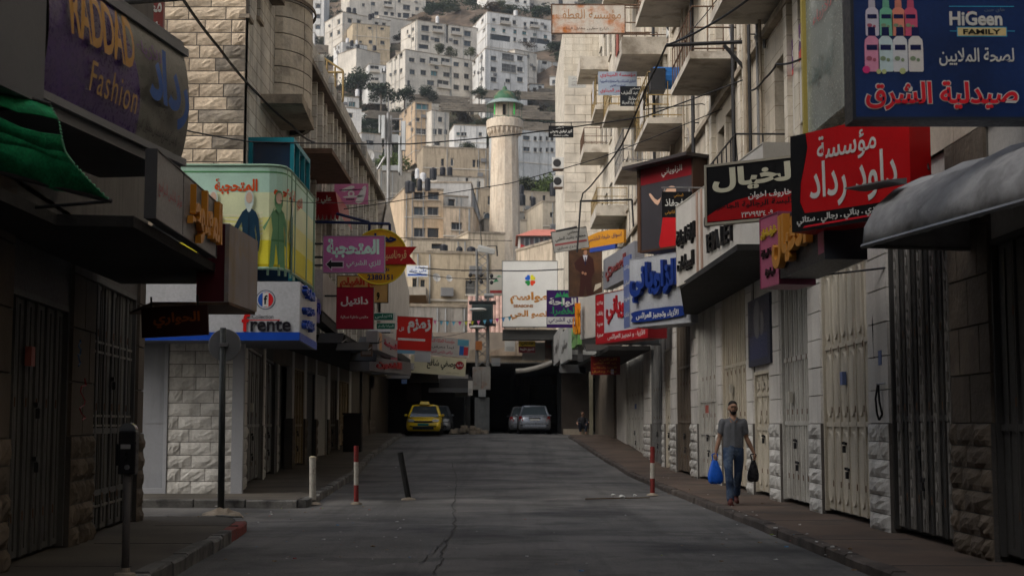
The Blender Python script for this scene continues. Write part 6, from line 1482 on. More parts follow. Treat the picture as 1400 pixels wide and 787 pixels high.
bld('peeling cream wall house left of the tall white sign', [(640, 124), (690, 125)], 318, 362, [], (.55, .46, .34), streak=.6, depth=8)
bld('grey rendered low house with one dark window above the banners', [(556, 86), (642, 87)], 418, 500, [(620, 454, 632, 466, 'g')], (.33, .31, .28), streak=.8, depth=5)
bld('crumbling cream wall house right of the tall white sign', [(755, 96), (800, 97)], 330, 470, [(763, 352, 768, 364, 'd'), (772, 380, 777, 392, 'd')], (.48, .40, .30), streak=.8, depth=6)
# fallback blocks below, mostly hidden, keep the lower town closed
bld('plain stone terrace block low behind the signs', [(480, 130), (560, 131)], 350, 470, [], (.42, .36, .28), depth=10)
bld('dim stone block behind the left roofs near the antenna mast', [(440, 172), (524, 174)], 262, 330, [(470, 270, 476, 277, 'w')], (.4, .35, .28), depth=10)
# balcony with brown sloping underside on the rubble wall
t = thing('stone_balcony', 'stone balcony with a brown sloping underside on the old rubble wall', 'balcony', (-6, 90, 10))
F = face_px(551, 392, 403, 89, 582); mb = MB(); F.fbox(mb, 0, 0, 1, 1, -2.9, 0); mb.build('parapet', bmat((.4, .36, .3)), t)
mb = MB(); mb.add([F.q(0, 0, 0), F.q(1, 0, 0), F.p(F.W, -.9, -2.9), F.p(0, -1.6, -2.9)], [(0, 1, 2, 3)]); mb.add([F.q(1, 0, 0), F.q(1, 0, -2.9), F.p(F.W, -.9, -2.9)], [(0, 1, 2)]); mb.build('underside', paint('brown_under', (.16, .1, .05)), t)
# red roofed pavilion
t = thing('pavilion', 'pavilion with a pink-red hipped roof and a row of striped tall windows', 'pavilion', (5, 130, 15))
Yp = 130; F = face_px(709, 323, 345, Yp, 772); mb = MB(); F.fbox(mb, 0, -1.2, 1, 1, -7, 0); mb.build('wall', bmat((.6, .56, .5)), t)
for i in range(9):
    w = part('window', t); mb = MB(); F.fbox(mb, .04 + i * .106, .08, .115 + i * .106, .95, .0, .03); mb.build('pane', GW[0] if i % 2 else paint('dull_maroon', (.12, .08, .08)), w)
    mb = MB(); F.fbox(mb, .115 + i * .106, .02, .145 + i * .106, .98, .0, .1); mb.build('frame', paint('alu_frame', (.2, .2, .2)), w)
a, b = F.q(-.06, 1, .5), F.q(1.06, 1, .5); c, d = F.q(1.06, 1, -7.5), F.q(-.06, 1, -7.5); e, f = F.q(.35, 1.75, -3.5), F.q(.8, 1.75, -3.5)
mb = MB(); mb.add([a, b, c, d, e, f], [(0, 1, 5, 4), (1, 2, 5), (2, 3, 4, 5), (3, 0, 4)]); mb.build('roof', mat('red_roof', (.50, .17, .12), .8, var=.15, bump=.3), t)
t = thing('roof_hut', 'bright red hut roof just below the striped pavilion windows', 'hut', (3, 110, 15))
F = face_px(711, 337, 352, 112, 727); mb = MB(); mb.prism([F.q(0, 0), F.q(1, 0), F.q(1, .75), F.q(.05, 1.25)], -F.N * 3); mb.build('red_panel', paint('bright_red', (.42, .02, .02)), t)
F = face_px(727, 340, 352, 112, 760); mb = MB(); mb.prism([F.q(0, 0), F.q(1, 0), F.q(1, .2), F.q(0, 1)], -F.N * 3); mb.build('dark_roof', M_BROWNS, t)
# pinkish slatted roofs behind the pole
t = thing('tiled_roof', 'pink clay tiled roof slope behind the transformer', 'roof', (-1, 88, 8))
F = face_px(639, 403, 456, 86, 690); 
me_t = None
for i in range(13):
    for j in range(8):
        mb = MB()
        if me_t is None:
            pts = [(cos(a_) * .5, sin(a_) * .32) for a_ in [pi * k / 5 for k in range(6)]]
            w_, h_ = F.W / 8, F.H / 13 * 1.25
            mb.add([F.p(w_ * (.5 + x), 0, .12 + y * w_) for x, y in pts] + [F.p(w_ * (.5 + x) , h_, .0 + y * w_ * .9) for x, y in pts], [(k, k + 1, 7 + k, 6 + k) for k in range(5)] + [tuple(range(6))])
            me_t = mb.build('tile', mat('clay_tile', (.38, .25, .21), .85, var=.15, rnd=.18, scale=2), t)
        else: copy_child(me_t, t, F.U * (F.W / 8 * j) + F.V * (F.H / 13 * i) - F.N * (.1 * i))
mb = MB(); mb.hexa([F.q(0, 0, -.05), F.q(1, 0, -.05), F.q(1, 0, -3), F.q(0, 0, -3), F.q(0, 1, -1.25), F.q(1, 1, -1.25), F.q(1, 1, -3), F.q(0, 1, -3)]); mb.build('roof_bed', M_BROWNS, t)
# minaret
YM = 160; s_ = FP / YM; cxm = colX(690, 25, YM); t = thing('minaret', 'tall stone minaret with a green dome and ringed balcony', 'minaret', (cxm, YM, 16))
M_MIN = mat('minaret_stone', (.68, .585, .46), .9, var=.12, scale=.5, bump=.4, bscale=5, streak=.75, streak_col=(.30, .20, .13), patch=.4, patch_col=(.36, .26, .17), patch_scale=.5)
zz = lambda py: rowZ(py, YM, 690)
c = (cxm, YM, 0)
mb = MB(); mb.lathe(c, [(1.9, 14), (1.82, zz(350)), (1.6, zz(230)), (1.52, zz(188))], 12); mb.build('shaft', M_MIN, t)
mb = MB(); mb.lathe(c, [(1.55, zz(188)), (1.6, zz(187)), (1.75, zz(181)), (1.8, zz(180)), (2.0, zz(175)), (1.5, zz(175))], 24); mb.build('corbel', M_MIN, t)
for i in range(22):
    a_ = 2 * pi * i / 22; mb = MB(); x, y = cxm + 1.85 * cos(a_), YM + 1.85 * sin(a_)
    mb.lathe((x, y, 0), [(.02, zz(186)), (.14, zz(182)), (.2, zz(177.5))], 6); mb.build('bracket', M_MIN, t)
mb = MB(); mb.lathe(c, [(2.0, zz(177)), (2.1, zz(176.5)), (2.1, zz(166)), (2.0, zz(165)), (1.9, zz(166)), (1.9, zz(174)), (0.5, zz(174))], 24); mb.build('parapet', M_MIN, t)
mb = MB(); mb.lathe(c, [(1.3, zz(176)), (1.22, zz(138))], 8); mb.build('lantern', M_MIN, t)
mb = MB()
for i in range(8):
    a_ = 2 * pi * i / 8 + .2; x, y = cxm + 1.98 * cos(a_), YM + 1.98 * sin(a_); mb.tube((x, y, zz(166)), (x, y, zz(143)), .03, n=5)
for i in range(24): a_, b_ = 2*pi*i/24, 2*pi*(i+1)/24; mb.tube((cxm + 2.0*cos(a_), YM + 2.0*sin(a_), zz(163)), (cxm + 2.0*cos(b_), YM + 2.0*sin(b_), zz(163)), .03, n=4)
mb.build('railing', paint('green_rail', (.05, .14, .09)), t, kind='stuff')
lm = paint('green_tube', (.03, .75, .10), .4)
for px in (676.5, 703): 
    x = colX(px, 38, YM - 1.2); mb = MB(); mb.tube((x, YM - 1.25, zz(160)), (x, YM - 1.25, zz(144)), .075, n=8); mb.build('neon_tube', lm, t)
mb = MB(); mb.box((cxm - .25, YM - 1.32, zz(160)), (cxm + .12, YM - 1.2, zz(146))); mb.build('door', M_DARKIN, t)
mb = MB(); mb.lathe(c, [(2.16, zz(144.6)), (2.16, zz(143.8)), (1.5, zz(138)), (1.3, zz(138)), (1.3, zz(143)), (2.14, zz(144.8))], 28); mb.build('canopy', paint('green_grey_metal', (.25, .30, .28)), t)
mb = MB(); mb.lathe(c, [(1.34, zz(140))] + [(1.32 * cos(a_) , zz(137.5) + 1.25 * sin(a_)) for a_ in [pi / 2 * k / 8 for k in range(8)]] + [(.28, zz(121.5)), (.2, zz(119)), (.02, zz(118))], 28); mb.build('dome', mat('green_dome', (.035, .115, .055), .6, var=.2, scale=1, patch=.6, patch_col=(.24, .17, .09), patch_scale=.9), t, smooth=True)
mb = MB(); mb.tube((cxm, YM, zz(119)), (cxm, YM, zz(113)), .04, n=5); mb.build('finial', M_IRON, t)
# water tanks
TD = ['left edge of the six-window house roof', 'small one at the front left of the six-window house', 'largest of three on the tan ruin terrace', 'middle one of three on the tan ruin terrace', 'right one of three on the tan ruin terrace', 'tall one at the right on the six-window house', 'middle one on the six-window house roof', 'leftmost of three low roof tanks above the street pole', 'middle of three low roof tanks above the street pole', 'rightmost wide one above the street pole', 'upper one hugging the minaret shaft at right', 'lower one hugging the minaret shaft at right', 'small one a step right of the minaret', 'tall one beside the ashlar corner air conditioners', 'big one above the pink-red roof', 'one above the right end of the pink-red roof', 'low one just above the pink-red roof ridge', 'left one on the cream arched house', 'right one on the cream arched house', 'left one on the ochre block', 'right one on the ochre block', 'left one on the little white arched house', 'small one in front of the white arched house', 'one at the right end of the windowless cream block', 'one below the satellite dish on the left roofs']
WD = ['on the little white arched house', 'on the right of the white arched house', 'on the glass stair strip block', 'on the arched-window building beyond the yellow railing', 'tall one between the black tanks of the ruin terrace', 'at the end of the windowless cream block', 'on the long white building with parking', 'at the very top right of the town', 'stacked white one beside the three black terrace tanks']
def tank(px, py, Y, w=8, h=9, m=None):
    s = Y / FP; x = colX(px, 30, Y); z = rowZ(py, Y, px); r = w * s / 2; H = h * s
    t = MB(); t.lathe((x, Y, z - .4), [(0, .0), (r * .96, .0), (r, .4 + H * .1), (r, .4 + H * .3), (r * .96, .4 + H * .33), (r, .4 + H * .36), (r, .4 + H * .62), (r * .96, .4 + H * .65), (r, .4 + H * .68), (r * .95, .4 + H * .86), (r * .5, .4 + H * .97), (r * .4, .4 + H), (0, .4 + H)], 14)
    white = m is not None
    o = t.build('water_tank', m or mat('black_plastic', (.016, .017, .022), .45, var=.2), smooth=False)
    tag(o, ('white water tank ' + WD.pop(0)) if white else ('black water tank, ' + TD.pop(0)), 'water tank', 'white rooftop water tanks' if white else 'black rooftop water tanks')
for a_ in [(559, 259, 150, 10, 12), (564, 257, 149, 8, 8), (592, 242, 186, 10, 13), (605, 236, 187, 8, 8), (615, 236, 187, 7, 8), (585, 256, 151, 8, 13), (574, 256, 151, 7, 12), (608, 342, 117, 11, 8), (629, 350, 116, 9, 13), (645, 350, 116, 12, 13), (713, 264, 200, 7, 12), (714, 277, 195, 9, 12), (729, 278, 196, 7, 9), (756, 264, 196, 9, 15), (735, 308, 190, 10, 12), (755, 307, 191, 8, 8), (723, 313, 189, 8, 4), (472, 17, 366, 7, 7), (480, 17, 366, 5, 6), (502, 25, 350, 5, 6), (506, 23, 350, 4, 5), (477, 61, 339, 5, 6), (486, 65, 331, 4, 4), (509, 67, 331, 5, 5), (462, 240, 180, 9, 9)]: tank(*a_)
WT = paint('white_plastic', (.62, .62, .62))
for a_ in [(471, 57, 339, 5, 5), (484, 59, 339, 4, 4), (596, 30, 340, 5, 8), (486, 129, 268, 6, 7), (570, 240, 186, 6, 10), (523, 95, 326, 4, 4), (705, 20, 352, 6, 6), (776, 14, 400, 6, 5), (578, 246, 186, 9, 10)]: tank(*a_, m=WT)
def mesh_tris(nm, n, fr, lumps, leaf, seed=0):
    r = random.Random(seed); vs = []; fs = []
    for _ in range(n):
        L_ = r.choice(lumps); d = Vector((r.gauss(0, 1), r.gauss(0, 1), r.gauss(0, 1))).normalized() * (r.random() ** .45)
        c = Vector(L_[:3]) + Vector((d.x * L_[3], d.y * L_[3], d.z * L_[3] * .8))
        a = Vector((r.gauss(0, 1), r.gauss(0, 1), r.gauss(0, 1))).normalized(); b = a.cross(Vector((r.gauss(0, 1), r.gauss(0, 1), r.gauss(0, 1)))).normalized(); s = leaf * r.uniform(.6, 1.3)
        k = len(vs); vs += [tuple(c + a * s), tuple(c + b * s * .6), tuple(c - a * s), tuple(c - b * s * .6)]; fs.append((k, k+1, k+2, k+3))
    me = bpy.data.meshes.new(nm); me.from_pydata(vs, [], fs); return me
def foliage_mat(nm, col):
    m = mat(nm, col, .8, var=.45, scale=.6, bump=0, rnd=.25, fine=.3, bscale=3); return m
FM = [foliage_mat('leaf_dark', (.022, .036, .018)), foliage_mat('leaf_olive', (.055, .065, .03)), foliage_mat('leaf_fresh', (.07, .10, .025)), foliage_mat('leaf_brown', (.07, .05, .03))]
CR_ = []
for i in range(12):
    r = random.Random(50 + i); lumps = [(r.uniform(-.6, .6), r.uniform(-.5, .5), r.uniform(.5, 1.3), r.uniform(.3, .55)) for _ in range(8)]
    me = mesh_tris('foliage', 1500, 1, lumps, .065, i); me.materials.append(FM[i % 4]); CR_.append(me)
TRK = MB(); TRK.tube((0, 0, -.6), (0, 0, .8), .07, .04, 6); TRK.tube((0, 0, .3), (.35, .1, .9), .035, .02, 5); TRK.tube((0, 0, .4), (-.3, .15, 1.0), .035, .02, 5)
tm = bpy.data.meshes.new('trunk'); tm.from_pydata(TRK.v, [], TRK.f); tm.materials.append(M_BROWNS)
def tree(px, py, Y, wpx, kind, label, group=None, hs=1.0, name='tree'):
    s = wpx * Y / FP / 1.6; x = colX(px, 50, Y); z = rowZ(py + 2, Y, px) - .45 * s
    t = thing(name, label, 'tree' if name == 'tree' else 'bush', (x, Y, z), group)
    inst('crown', random.choice(CR_[kind::4]), t, (x, Y, z), (s, s, s * hs), (0, 0, random.uniform(0, 6))); inst('trunk', tm, t, (x, Y, z), (s, s, s * hs))
for a_ in [(486, 118, 320, 42, 0, 'large dark tree left of the small white two-storey house'), (450, 88, 360, 26, 0, 'dark tree below the tall white tower'), (520, 132, 300, 40, 0, 'wide dark tree below the small white house'), (552, 134, 298, 30, 0, 'dark tree on the slope below the long three-storey block'), (598, 72, 334, 20, 1, 'olive tree in front of the glass stair strip block'), (614, 74, 332, 18, 1, 'second olive tree by the glass stair strip block'), (643, 74, 330, 16, 1, 'rounded olive tree at the end of the stair strip block'), (655, 130, 300, 20, 0, 'dark tree between the long block and the white four-storey block'), (702, 136, 300, 22, 0, 'dark round tree right behind the minaret dome'), (586, 132, 306, 26, 0, 'dark shrubby tree at the foot of the three-storey block'), (600, 22, 410, 36, 1, 'olive tree mass at the top centre of the hill'), (590, 40, 395, 22, 0, 'small dark tree right of the top balcony building'), (680, 12, 395, 20, 1, 'small olive tree beside the top white block'), (740, 22, 380, 34, 0, 'dark tree row above the long white building'), (762, 82, 350, 20, 0, 'dark tree near the rusty signboard'), (498, 238, 205, 34, 1, 'olive tree behind the white satellite dish'), (545, 240, 206, 48, 2, 'bright green leafy tree behind the cellular mast'), (527, 226, 212, 30, 2, 'green bush-like tree left of the peach house'), (718, 262, 225, 40, 1, 'olive tree just right of the minaret shaft'), (745, 266, 222, 46, 2, 'green tree below the grey-white school block'), (764, 258, 228, 36, 0, 'dark green tree at the right end below the school block'), (640, 205, 236, 22, 1, 'scrubby olive tree below the small white flat-roofed house'), (586, 206, 232, 16, 1, 'small shrub on top of the ruined tan stone house'), (440, 60, 372, 16, 1, 'small olive tree under the cream arched house'), (470, 150, 285, 26, 0, 'dark tree over the roof of the arched-window building')]: tree(*a_)
r = random.Random(3)
for i in range(280):
    px, Y = (r.uniform(425, 575), r.uniform(262, 330)) if i % 5 < 2 else (r.uniform(570, 800), r.uniform(262, 312)) if i % 5 == 2 else (r.uniform(420, 800), r.uniform(232, 420))
    x = colX(px, 60, Y); z = terz(x, Y) - .3
    s = r.uniform(1.2, 4.2)
    k = r.choice((0, 0, 0, 1, 3)); t = thing('bush', 'scrubby wild bush on the open rocky hillside', 'bush', (x, Y, z), 'wild bushes on the hillside')
    inst('foliage', r.choice(CR_[k::4]), t, (x, Y, z), (s, s, s * .75), (0, 0, r.uniform(0, 6)))
places = [(438, 64), (500, 84), (548, 88), (556, 70), (645, 56), (652, 62), (738, 70), (748, 96), (760, 118), (735, 128), (520, 216), (560, 205), (612, 150), (640, 160), (498, 172), (540, 172), (700, 232), (730, 250), (758, 240), (600, 255), (646, 240), (604, 326), (560, 336), (696, 330), (585, 14), (650, 4), (620, 130), (572, 145)]
for i, (px, py) in enumerate(places):
    Y = 200
    for _ in range(60):
        z = terz(colX(px, 40, Y), Y); Y += (rowZ(py, Y, px) - z) * .8
        Y = min(430, max(110, Y))
    w, h = r.uniform(2.5, 5), r.uniform(2, 3.4); x = colX(px, 40, Y); z = terz(x, Y) - .8
    c = r.choice([(.45, .44, .42), (.6, .6, .58), (.42, .35, .27), (.55, .5, .41)])
    t = thing('shed', 'little flat-roofed outbuilding wedged between the hillside houses', 'shed', (x, Y, z), 'little outbuildings on the slope')
    F = Face((x - w / 2, Y, z), (1, r.uniform(-.3, .3), 0), w, h + .8); facade(t, F, [(w * .2, 1.3, w * .2 + .9, 2.3, 'w'), (w * .6, .8, w * .6 + .8, 2.7, 'd')], bmat(c, .5))
    mb = MB(); F.box(mb, -.15, F.H, F.W + .15, F.H + .15, -3.2, .2); mb.build('roof', M_CONC, t); mb = MB(); F.box(mb, 0, 0, F.W, F.H, -3, -.4); mb.build('body', bmat(c, .5), t)
# terrace walls of rough stone on the slope
for px0, px1, py, Y in ((600, 735, 140, 300), (560, 640, 128, 306), (690, 790, 150, 285), (650, 760, 122, 303), (430, 470, 60, 362), (735, 800, 120, 320), (700, 790, 165, 275), (500, 560, 150, 285)):
    t = thing('terrace_wall', 'rough dry-stone terrace wall across the brown slope', 'wall', (colX(px0, 50, Y), Y, rowZ(py, Y) - 2), 'terrace walls on the slope')
    F = face_px(px0, py, py + 11, Y, px1, Y + 3); mb = MB(); k = int(F.W / .8)
    for j in range(4):
        for i in range(k):
            F.fbox(mb, (i + .5 * (j % 2)) / k + .001, j / 4, (i + 1 + .5 * (j % 2)) / k - .001, (j + 1) / 4 - .02, -.8, r.uniform(-.1, .1))
    mb.build('stones', mat('terrace_stone', (.22, .19, .15), .95, var=.25, scale=.4, bump=.8, bscale=3), t, kind='stuff')
# rooftop masts and dish
t = thing('cellular_mast', 'steel cellular mast with white panel antennas on the left roofs', 'mast', (colX(531, 12, 68), 68, 10))
mb = MB(); Ym = 68
for px, y0, y1, rr in ((531, 155, 330, .09), (527, 158, 215, .05), (535, 158, 215, .05), (549, 165, 240, .05)): mb.tube(P(px, y1, Ym), P(px, y0, Ym), rr, n=6)
for y in (163, 180, 197): mb.tube(P(520, y, Ym), P(551, y, Ym), .04, n=5)
mb.tube(P(512, 238, Ym), P(526, 215, Ym), .06, n=6); mb.tube(P(531, 155, Ym), P(531, 134, Ym), .025, n=5); mb.build('pole', M_STEEL, t, kind='stuff')
for px, y0, y1, w in ((524, 158, 190, 5), (519, 158, 182, 2.5), (552, 166, 206, 5.5), (546, 186, 236, 3)):
    a_, b_ = P(px - w / 2, y1, Ym - .3), P(px + w / 2, y0, Ym - .3); mb = MB(); mb.box((a_.x, Ym - .4, a_.z), (b_.x, Ym - .15, b_.z)); mb.build('antenna', paint('antenna_white', (.5, .52, .52)), t, bevel=.02)
a_, b_ = P(536, 196, Ym), P(545, 185, Ym); mb = MB(); mb.box((a_.x, Ym - .2, a_.z), (b_.x, Ym, b_.z)); mb.build('control_box', M_GALV, t)
a_, b_ = P(522, 233, Ym), P(547, 226, Ym); mb = MB(); mb.box((a_.x, Ym, a_.z), (b_.x, Ym + .5, b_.z)); mb.build('cabinet', M_GALV, t)
mb = MB(); mb.box((P(512, 320, 68.4).x, 68.2, 6), (P(545, 320, 68.4).x, 72, rowZ(330, 68.4))); mb.build('plinth', M_CONC, t)
def dish(px, py, Y, rpx, label, tilt=.5):
    R = rpx * Y / FP; c = P(px, py, Y); t = thing('satellite_dish', label, 'satellite dish', (c.x, c.y, c.z - R * 1.4))
    rot = Matrix.Rotation(radians(35), 3, 'Z') @ Matrix.Rotation(radians(75), 3, 'X')
    mb = MB(); mb.lathe((0, 0, 0), [(0, -.22 * R), (R * .5, -.16 * R), (R * .85, -.05 * R), (R, 0), (R * 1.01, .03 * R), (R * .98, .03 * R)], 20); mb.v = [tuple(c + rot @ Vector(v)) for v in mb.v]
    mb.build('reflector', paint('dish_white', (.55, .54, .51)), t, smooth=True)
    mb = MB(); mb.tube(c + rot @ Vector((0, -R, 0)), c + rot @ Vector((0, 0, R * .8)), R * .04, n=5); mb.tube(c, c + Vector((0, .1, -R * 1.4)), R * .06, n=6); mb.build('arm', M_STEEL, t)
dish(504, 211, 66, 9, 'large white satellite dish on the left rooftops beside the mast'); dish(597, 379, 90, 6, 'small round satellite dish on the old wall above the banners'); dish(614, 380, 90, 5, 'smaller grey satellite dish right of the round one on the old wall')
dish(601, 348, 116, 6, 'whitish satellite dish between the black roof tanks')
mb = MB(); a_ = P(504, 225, 66); mb.tube(a_, (a_.x, a_.y, 8), .06, n=6); tag(mb.build('dish_post', M_STEEL), 'steel post under the large rooftop dish', 'post')
# yellow roof railing at upper left
t = thing('roof_railing', 'yellow painted steel frame railing leaning from the upper left facade', 'railing', (-4.2, 42, 10))
Yr = 44; mb = MB(); q = lambda px, py: P(px, py, Yr)
for p0, p1 in (((424, 67), (469, 97)), ((469, 97), (469, 139)), ((440, 139), (469, 139)), ((458, 92), (458, 139)), ((447, 84), (447, 128)), ((435, 78), (435, 112)), ((424, 110), (469, 139)), ((437, 99), (469, 99))): mb.tube(q(*p0), q(*p1), .035, n=6)
mb.build('bar', M_RAIL, t, kind='stuff')
F = face_px(423, 70, 112, 44, 436); mb = MB(); mb.prism([P(423, 68, 43.5), P(441, 120, 43.5), P(423, 109, 43.5)], (0, .05, 0)); tag(mb.build('canvas_sheet', paint('canvas', (.38, .36, .34))), 'pale triangular canvas sheet beside the yellow roof railing', 'sheet')

# low scrub that covers the open slope
r = random.Random(9)
for nm, mt, cnt, rng in (('scrub', FM[0], 430, ((425, 580, 258, 336), (570, 800, 258, 318), (420, 800, 392, 440), (700, 800, 225, 262))), ('dry_scrub', FM[3], 200, ((425, 800, 250, 345),))):
    vs = []; fs = []
    for _ in range(cnt):
        a_ = r.choice(rng); px, Y = r.uniform(a_[0], a_[1]), r.uniform(a_[2], a_[3]); x = colX(px, 60, Y); s = r.uniform(.8, 2.4); z = terz(x, Y)
        for _ in range(110):
            d = Vector((r.gauss(0, 1), r.gauss(0, .8), abs(r.gauss(0, .5)))) * s * .6; c = Vector((x, Y, z)) + d
            a = Vector((r.gauss(0, 1), r.gauss(0, 1), r.gauss(0, 1))).normalized() * r.uniform(.12, .34); b = a.cross(Vector((r.gauss(0, 1), r.gauss(0, 1), r.gauss(0, 1)))).normalized() * .16
            k = len(vs); vs += [tuple(c + a), tuple(c + b), tuple(c - a), tuple(c - b)]; fs.append((k, k+1, k+2, k+3))
    me = bpy.data.meshes.new(nm); me.from_pydata(vs, [], fs); me.materials.append(mt); o = bpy.data.objects.new(nm, me); COL.objects.link(o); tag(o, kind='stuff')
# ================================================================ street end: covered market
def G(px, py, off=0.0):
    d = ray(px, py); Y = 20
    for _ in range(40):
        z = zr(Y) + off
        t = (z - CAMZ) / d.z if abs(d.z) > 1e-6 else 1e3
        Y = .5 * Y + .5 * min(120, max(5, d.y * t))
    return P(px, py, Y)
t = thing('covered_market', 'dark covered market passage closing the far end of the street', 'market hall', (0, 90, 1))
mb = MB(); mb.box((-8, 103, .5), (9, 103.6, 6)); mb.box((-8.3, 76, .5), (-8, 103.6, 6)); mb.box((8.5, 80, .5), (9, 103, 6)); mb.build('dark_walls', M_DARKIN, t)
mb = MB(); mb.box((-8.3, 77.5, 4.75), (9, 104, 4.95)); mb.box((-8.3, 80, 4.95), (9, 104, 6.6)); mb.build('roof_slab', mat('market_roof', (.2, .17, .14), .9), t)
mb = MB(); a_, b_ = P(602, 495, 77.3), P(772, 478, 77.3); mb.box((a_.x, 77.3, a_.z), (b_.x, 77.5, b_.z)); mb.build('front_beam', mat('beam_paint', (.28, .23, .17), .8, streak=.8, patch=.5, patch_col=(.15, .1, .07)), t)
mb = MB(); mb.prism([P(662, 486, 77.1), P(772, 486, 77.1), P(745, 476, 77.1), P(712, 468, 77.1), P(690, 474, 77.1)], (0, .1, 0)); mb.build('gable_sheet', mat('beam_paint2', (.34, .27, .2), .8, streak=.7, patch=.5, patch_col=(.2, .1, .06)), t)
mb = MB()
for i in range(34): a_ = P(668 + i * 3, 497, 77); mb.box((a_.x - .03, 76.4, a_.z), (a_.x + .03, 78, a_.z + .06))
mb.build('corrugated_eave', M_STEEL, t, kind='stuff')
def shutters(t, px0, px1, py0, py1, Y, m, label=None):
    p = part('roller_shutter', t, label); F = face_px(px0, py0, py1, Y, px1); mb = MB(); k = max(4, int(F.H / .11))
    for i in range(k): F.box(mb, 0, i * F.H / k, F.W, (i + .8) * F.H / k, -.06, 0); F.box(mb, 0, (i + .8) * F.H / k, F.W, (i + 1) * F.H / k, -.06, -.02)
    mb.build('slats', m, p, kind='stuff'); return p
M_RSH = mat('red_brown_shutter', (.10, .032, .026), .6, var=.2)
shutters(t, 596, 625, 527, 583, 79, M_RSH, 'dull red roller shutter'); shutters(t, 699, 722, 528, 575, 101, M_DARKD); shutters(t, 724, 760, 525, 578, 96, M_DARKD); shutters(t, 560, 592, 520, 584, 79.5, M_DARKD)
mb = MB()
for px, Y in ((592, 78.5), (628, 78.8), (640, 79), (700, 90), (765, 80)): a_ = P(px, 580, Y); mb.box((a_.x - .12, Y, .5), (a_.x + .12, Y + .25, 4.8))
mb.build('post', M_DARKD, t, kind='stuff')
t = thing('wall_recess', 'dim brown wall panel behind the seated man at the far right', 'wall', (4, 76, 1))
F = face_px(768, 508, 592, 75.5, 806); mb = MB(); F.box(mb, 0, -.5, F.W, F.H, -.3, 0); mb.build('panel', mat('brown_dim_wall', (.10, .08, .065), .9, var=.2), t)
F = face_px(806, 508, 594, 69, 811); mb = MB(); F.box(mb, 0, -.3, F.W, F.H, -.2, 0); mb.build('pale_post', mat('pale_post', (.22, .2, .14), .8), t)
t = thing('step', 'low concrete step that the seated man rests on at the far right', 'step', (3.6, 72, .9)); a_ = Vector((colX(771, 1, 72.8), 72.9, zr(72.8))); b_ = Vector((colX(804, 1, 72.8), 72.9, zr(72.8))); mb = MB(); mb.box((a_.x, a_.y, a_.z - .1), (b_.x + .2, a_.y + 1.0, a_.z + .26)); mb.build('slab', M_CONC, t)
t = thing('canopy', 'long dark flat canopy under the tall white sign', 'canopy', (2, 73, 5))
F = face_px(687, 447, 464, 72.3, 778); mb = MB(); F.box(mb, 0, .25, F.W, F.H - .12, -2.5, -.05); F.box(mb, 0, .0, F.W, .25, -.1, 0); mb.build('fascia', paint('canopy_grey', (.055, .055, .052), .6), t)
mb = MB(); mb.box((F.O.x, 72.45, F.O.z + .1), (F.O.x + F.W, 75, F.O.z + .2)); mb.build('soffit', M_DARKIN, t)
mb = MB()
for px in (690, 730, 775): mb.tube(P(px, 448, 72.6), P(px, 358, 72.9), .05, n=6)
mb.build('post', M_IRON, t, kind='stuff')
t = thing('awning', 'rolled dirty white awning drooping under the dark market roof', 'awning', (2, 72, 4.2)); mb = MB()
pts = [P(px, py, 73) for px, py in ((705, 507), (718, 506), (732, 503), (745, 499), (757, 494))]
for a_, b_ in zip(pts, pts[1:]): mb.tube(a_, b_, .13, .12, 8)
mb.build('rolled_cloth', paint('dirty_white', (.36, .34, .3)), t)
# mess of stalls under left banners
t = thing('market_stall', 'dark jumble of stall roofs and hanging goods behind the parked taxi', 'market stall', (-5, 76, 1))
for px0, px1, py0, py1, Y, c in ((560, 600, 505, 522, 74, (.05, .045, .04)), (600, 645, 515, 530, 75, (.07, .065, .06)), (586, 640, 530, 536, 73.5, (.12, .12, .12)), (622, 642, 536, 542, 74, (.16, .16, .15)), (556, 575, 522, 548, 76, (.045, .03, .025))):
    F = face_px(px0, py0, py1, Y, px1); mb = MB(); F.box(mb, 0, 0, F.W, F.H, -.8, 0); mb.build('roof_sheet', paint('stall_%d' % px0, c, .7), t)
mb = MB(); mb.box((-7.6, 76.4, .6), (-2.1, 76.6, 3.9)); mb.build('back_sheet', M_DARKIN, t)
# pillar with pole, transformer and street lamps
PY = 73.0; pp = lambda px, py, y=PY: P(px, py, y)
def pbox(mb, px0, px1, py0, py1, y0, y1): a_, b_ = P(px0, py1, y0), P(px1, py0, y0); mb.box((a_.x, y0, a_.z), (b_.x, y1, b_.z)); return mb
t = thing('pillar', 'patched grey pillar wrapped in sheet metal at the foot of the transformer pole', 'pillar', (pp(658, 590).x, PY, .9))
mb = pbox(MB(), 649, 669, 543, 592, PY, PY + .8); mb.build('shaft', mat('grey_pillar', (.17, .18, .18), .85, var=.2, streak=.5, patch=.5, patch_col=(.1, .1, .1), patch_scale=2), t)
for a_ in ((646, 658, 505, 532), (658.3, 670.5, 505, 532), (646, 670.5, 501, 505)):
    mb = pbox(MB(), a_[0], a_[1], a_[2], a_[3], PY - .15, PY + .9); mb.build('metal_sheet', mat('rusty_grey_sheet', (.27, .255, .23), .7, streak=.4, patch=.7, patch_col=(.25, .10, .05), patch_scale=2.2), t)
mb = pbox(MB(), 654, 664, 532, 542, PY - .25, PY + .3); mb.build('meter_box', M_GALV, t)
mb = MB(); r = random.Random(5)
for i in range(46):
    x = r.uniform(643, 674); a_ = G(x, 588); c = Vector((a_.x, 72.6 + r.uniform(-.3, .3), a_.z + r.uniform(0, .42) * (1 - abs(x - 658) / 22))); s = r.uniform(.06, .17)
    mb.hexa([c + Vector((sx * s * r.uniform(.7, 1.2), sy * s * r.uniform(.7, 1.2), sz * s * .7)) for sz in (-1, 1) for sx, sy in ((-1, -1), (1, -1), (1, 1), (-1, 1))])
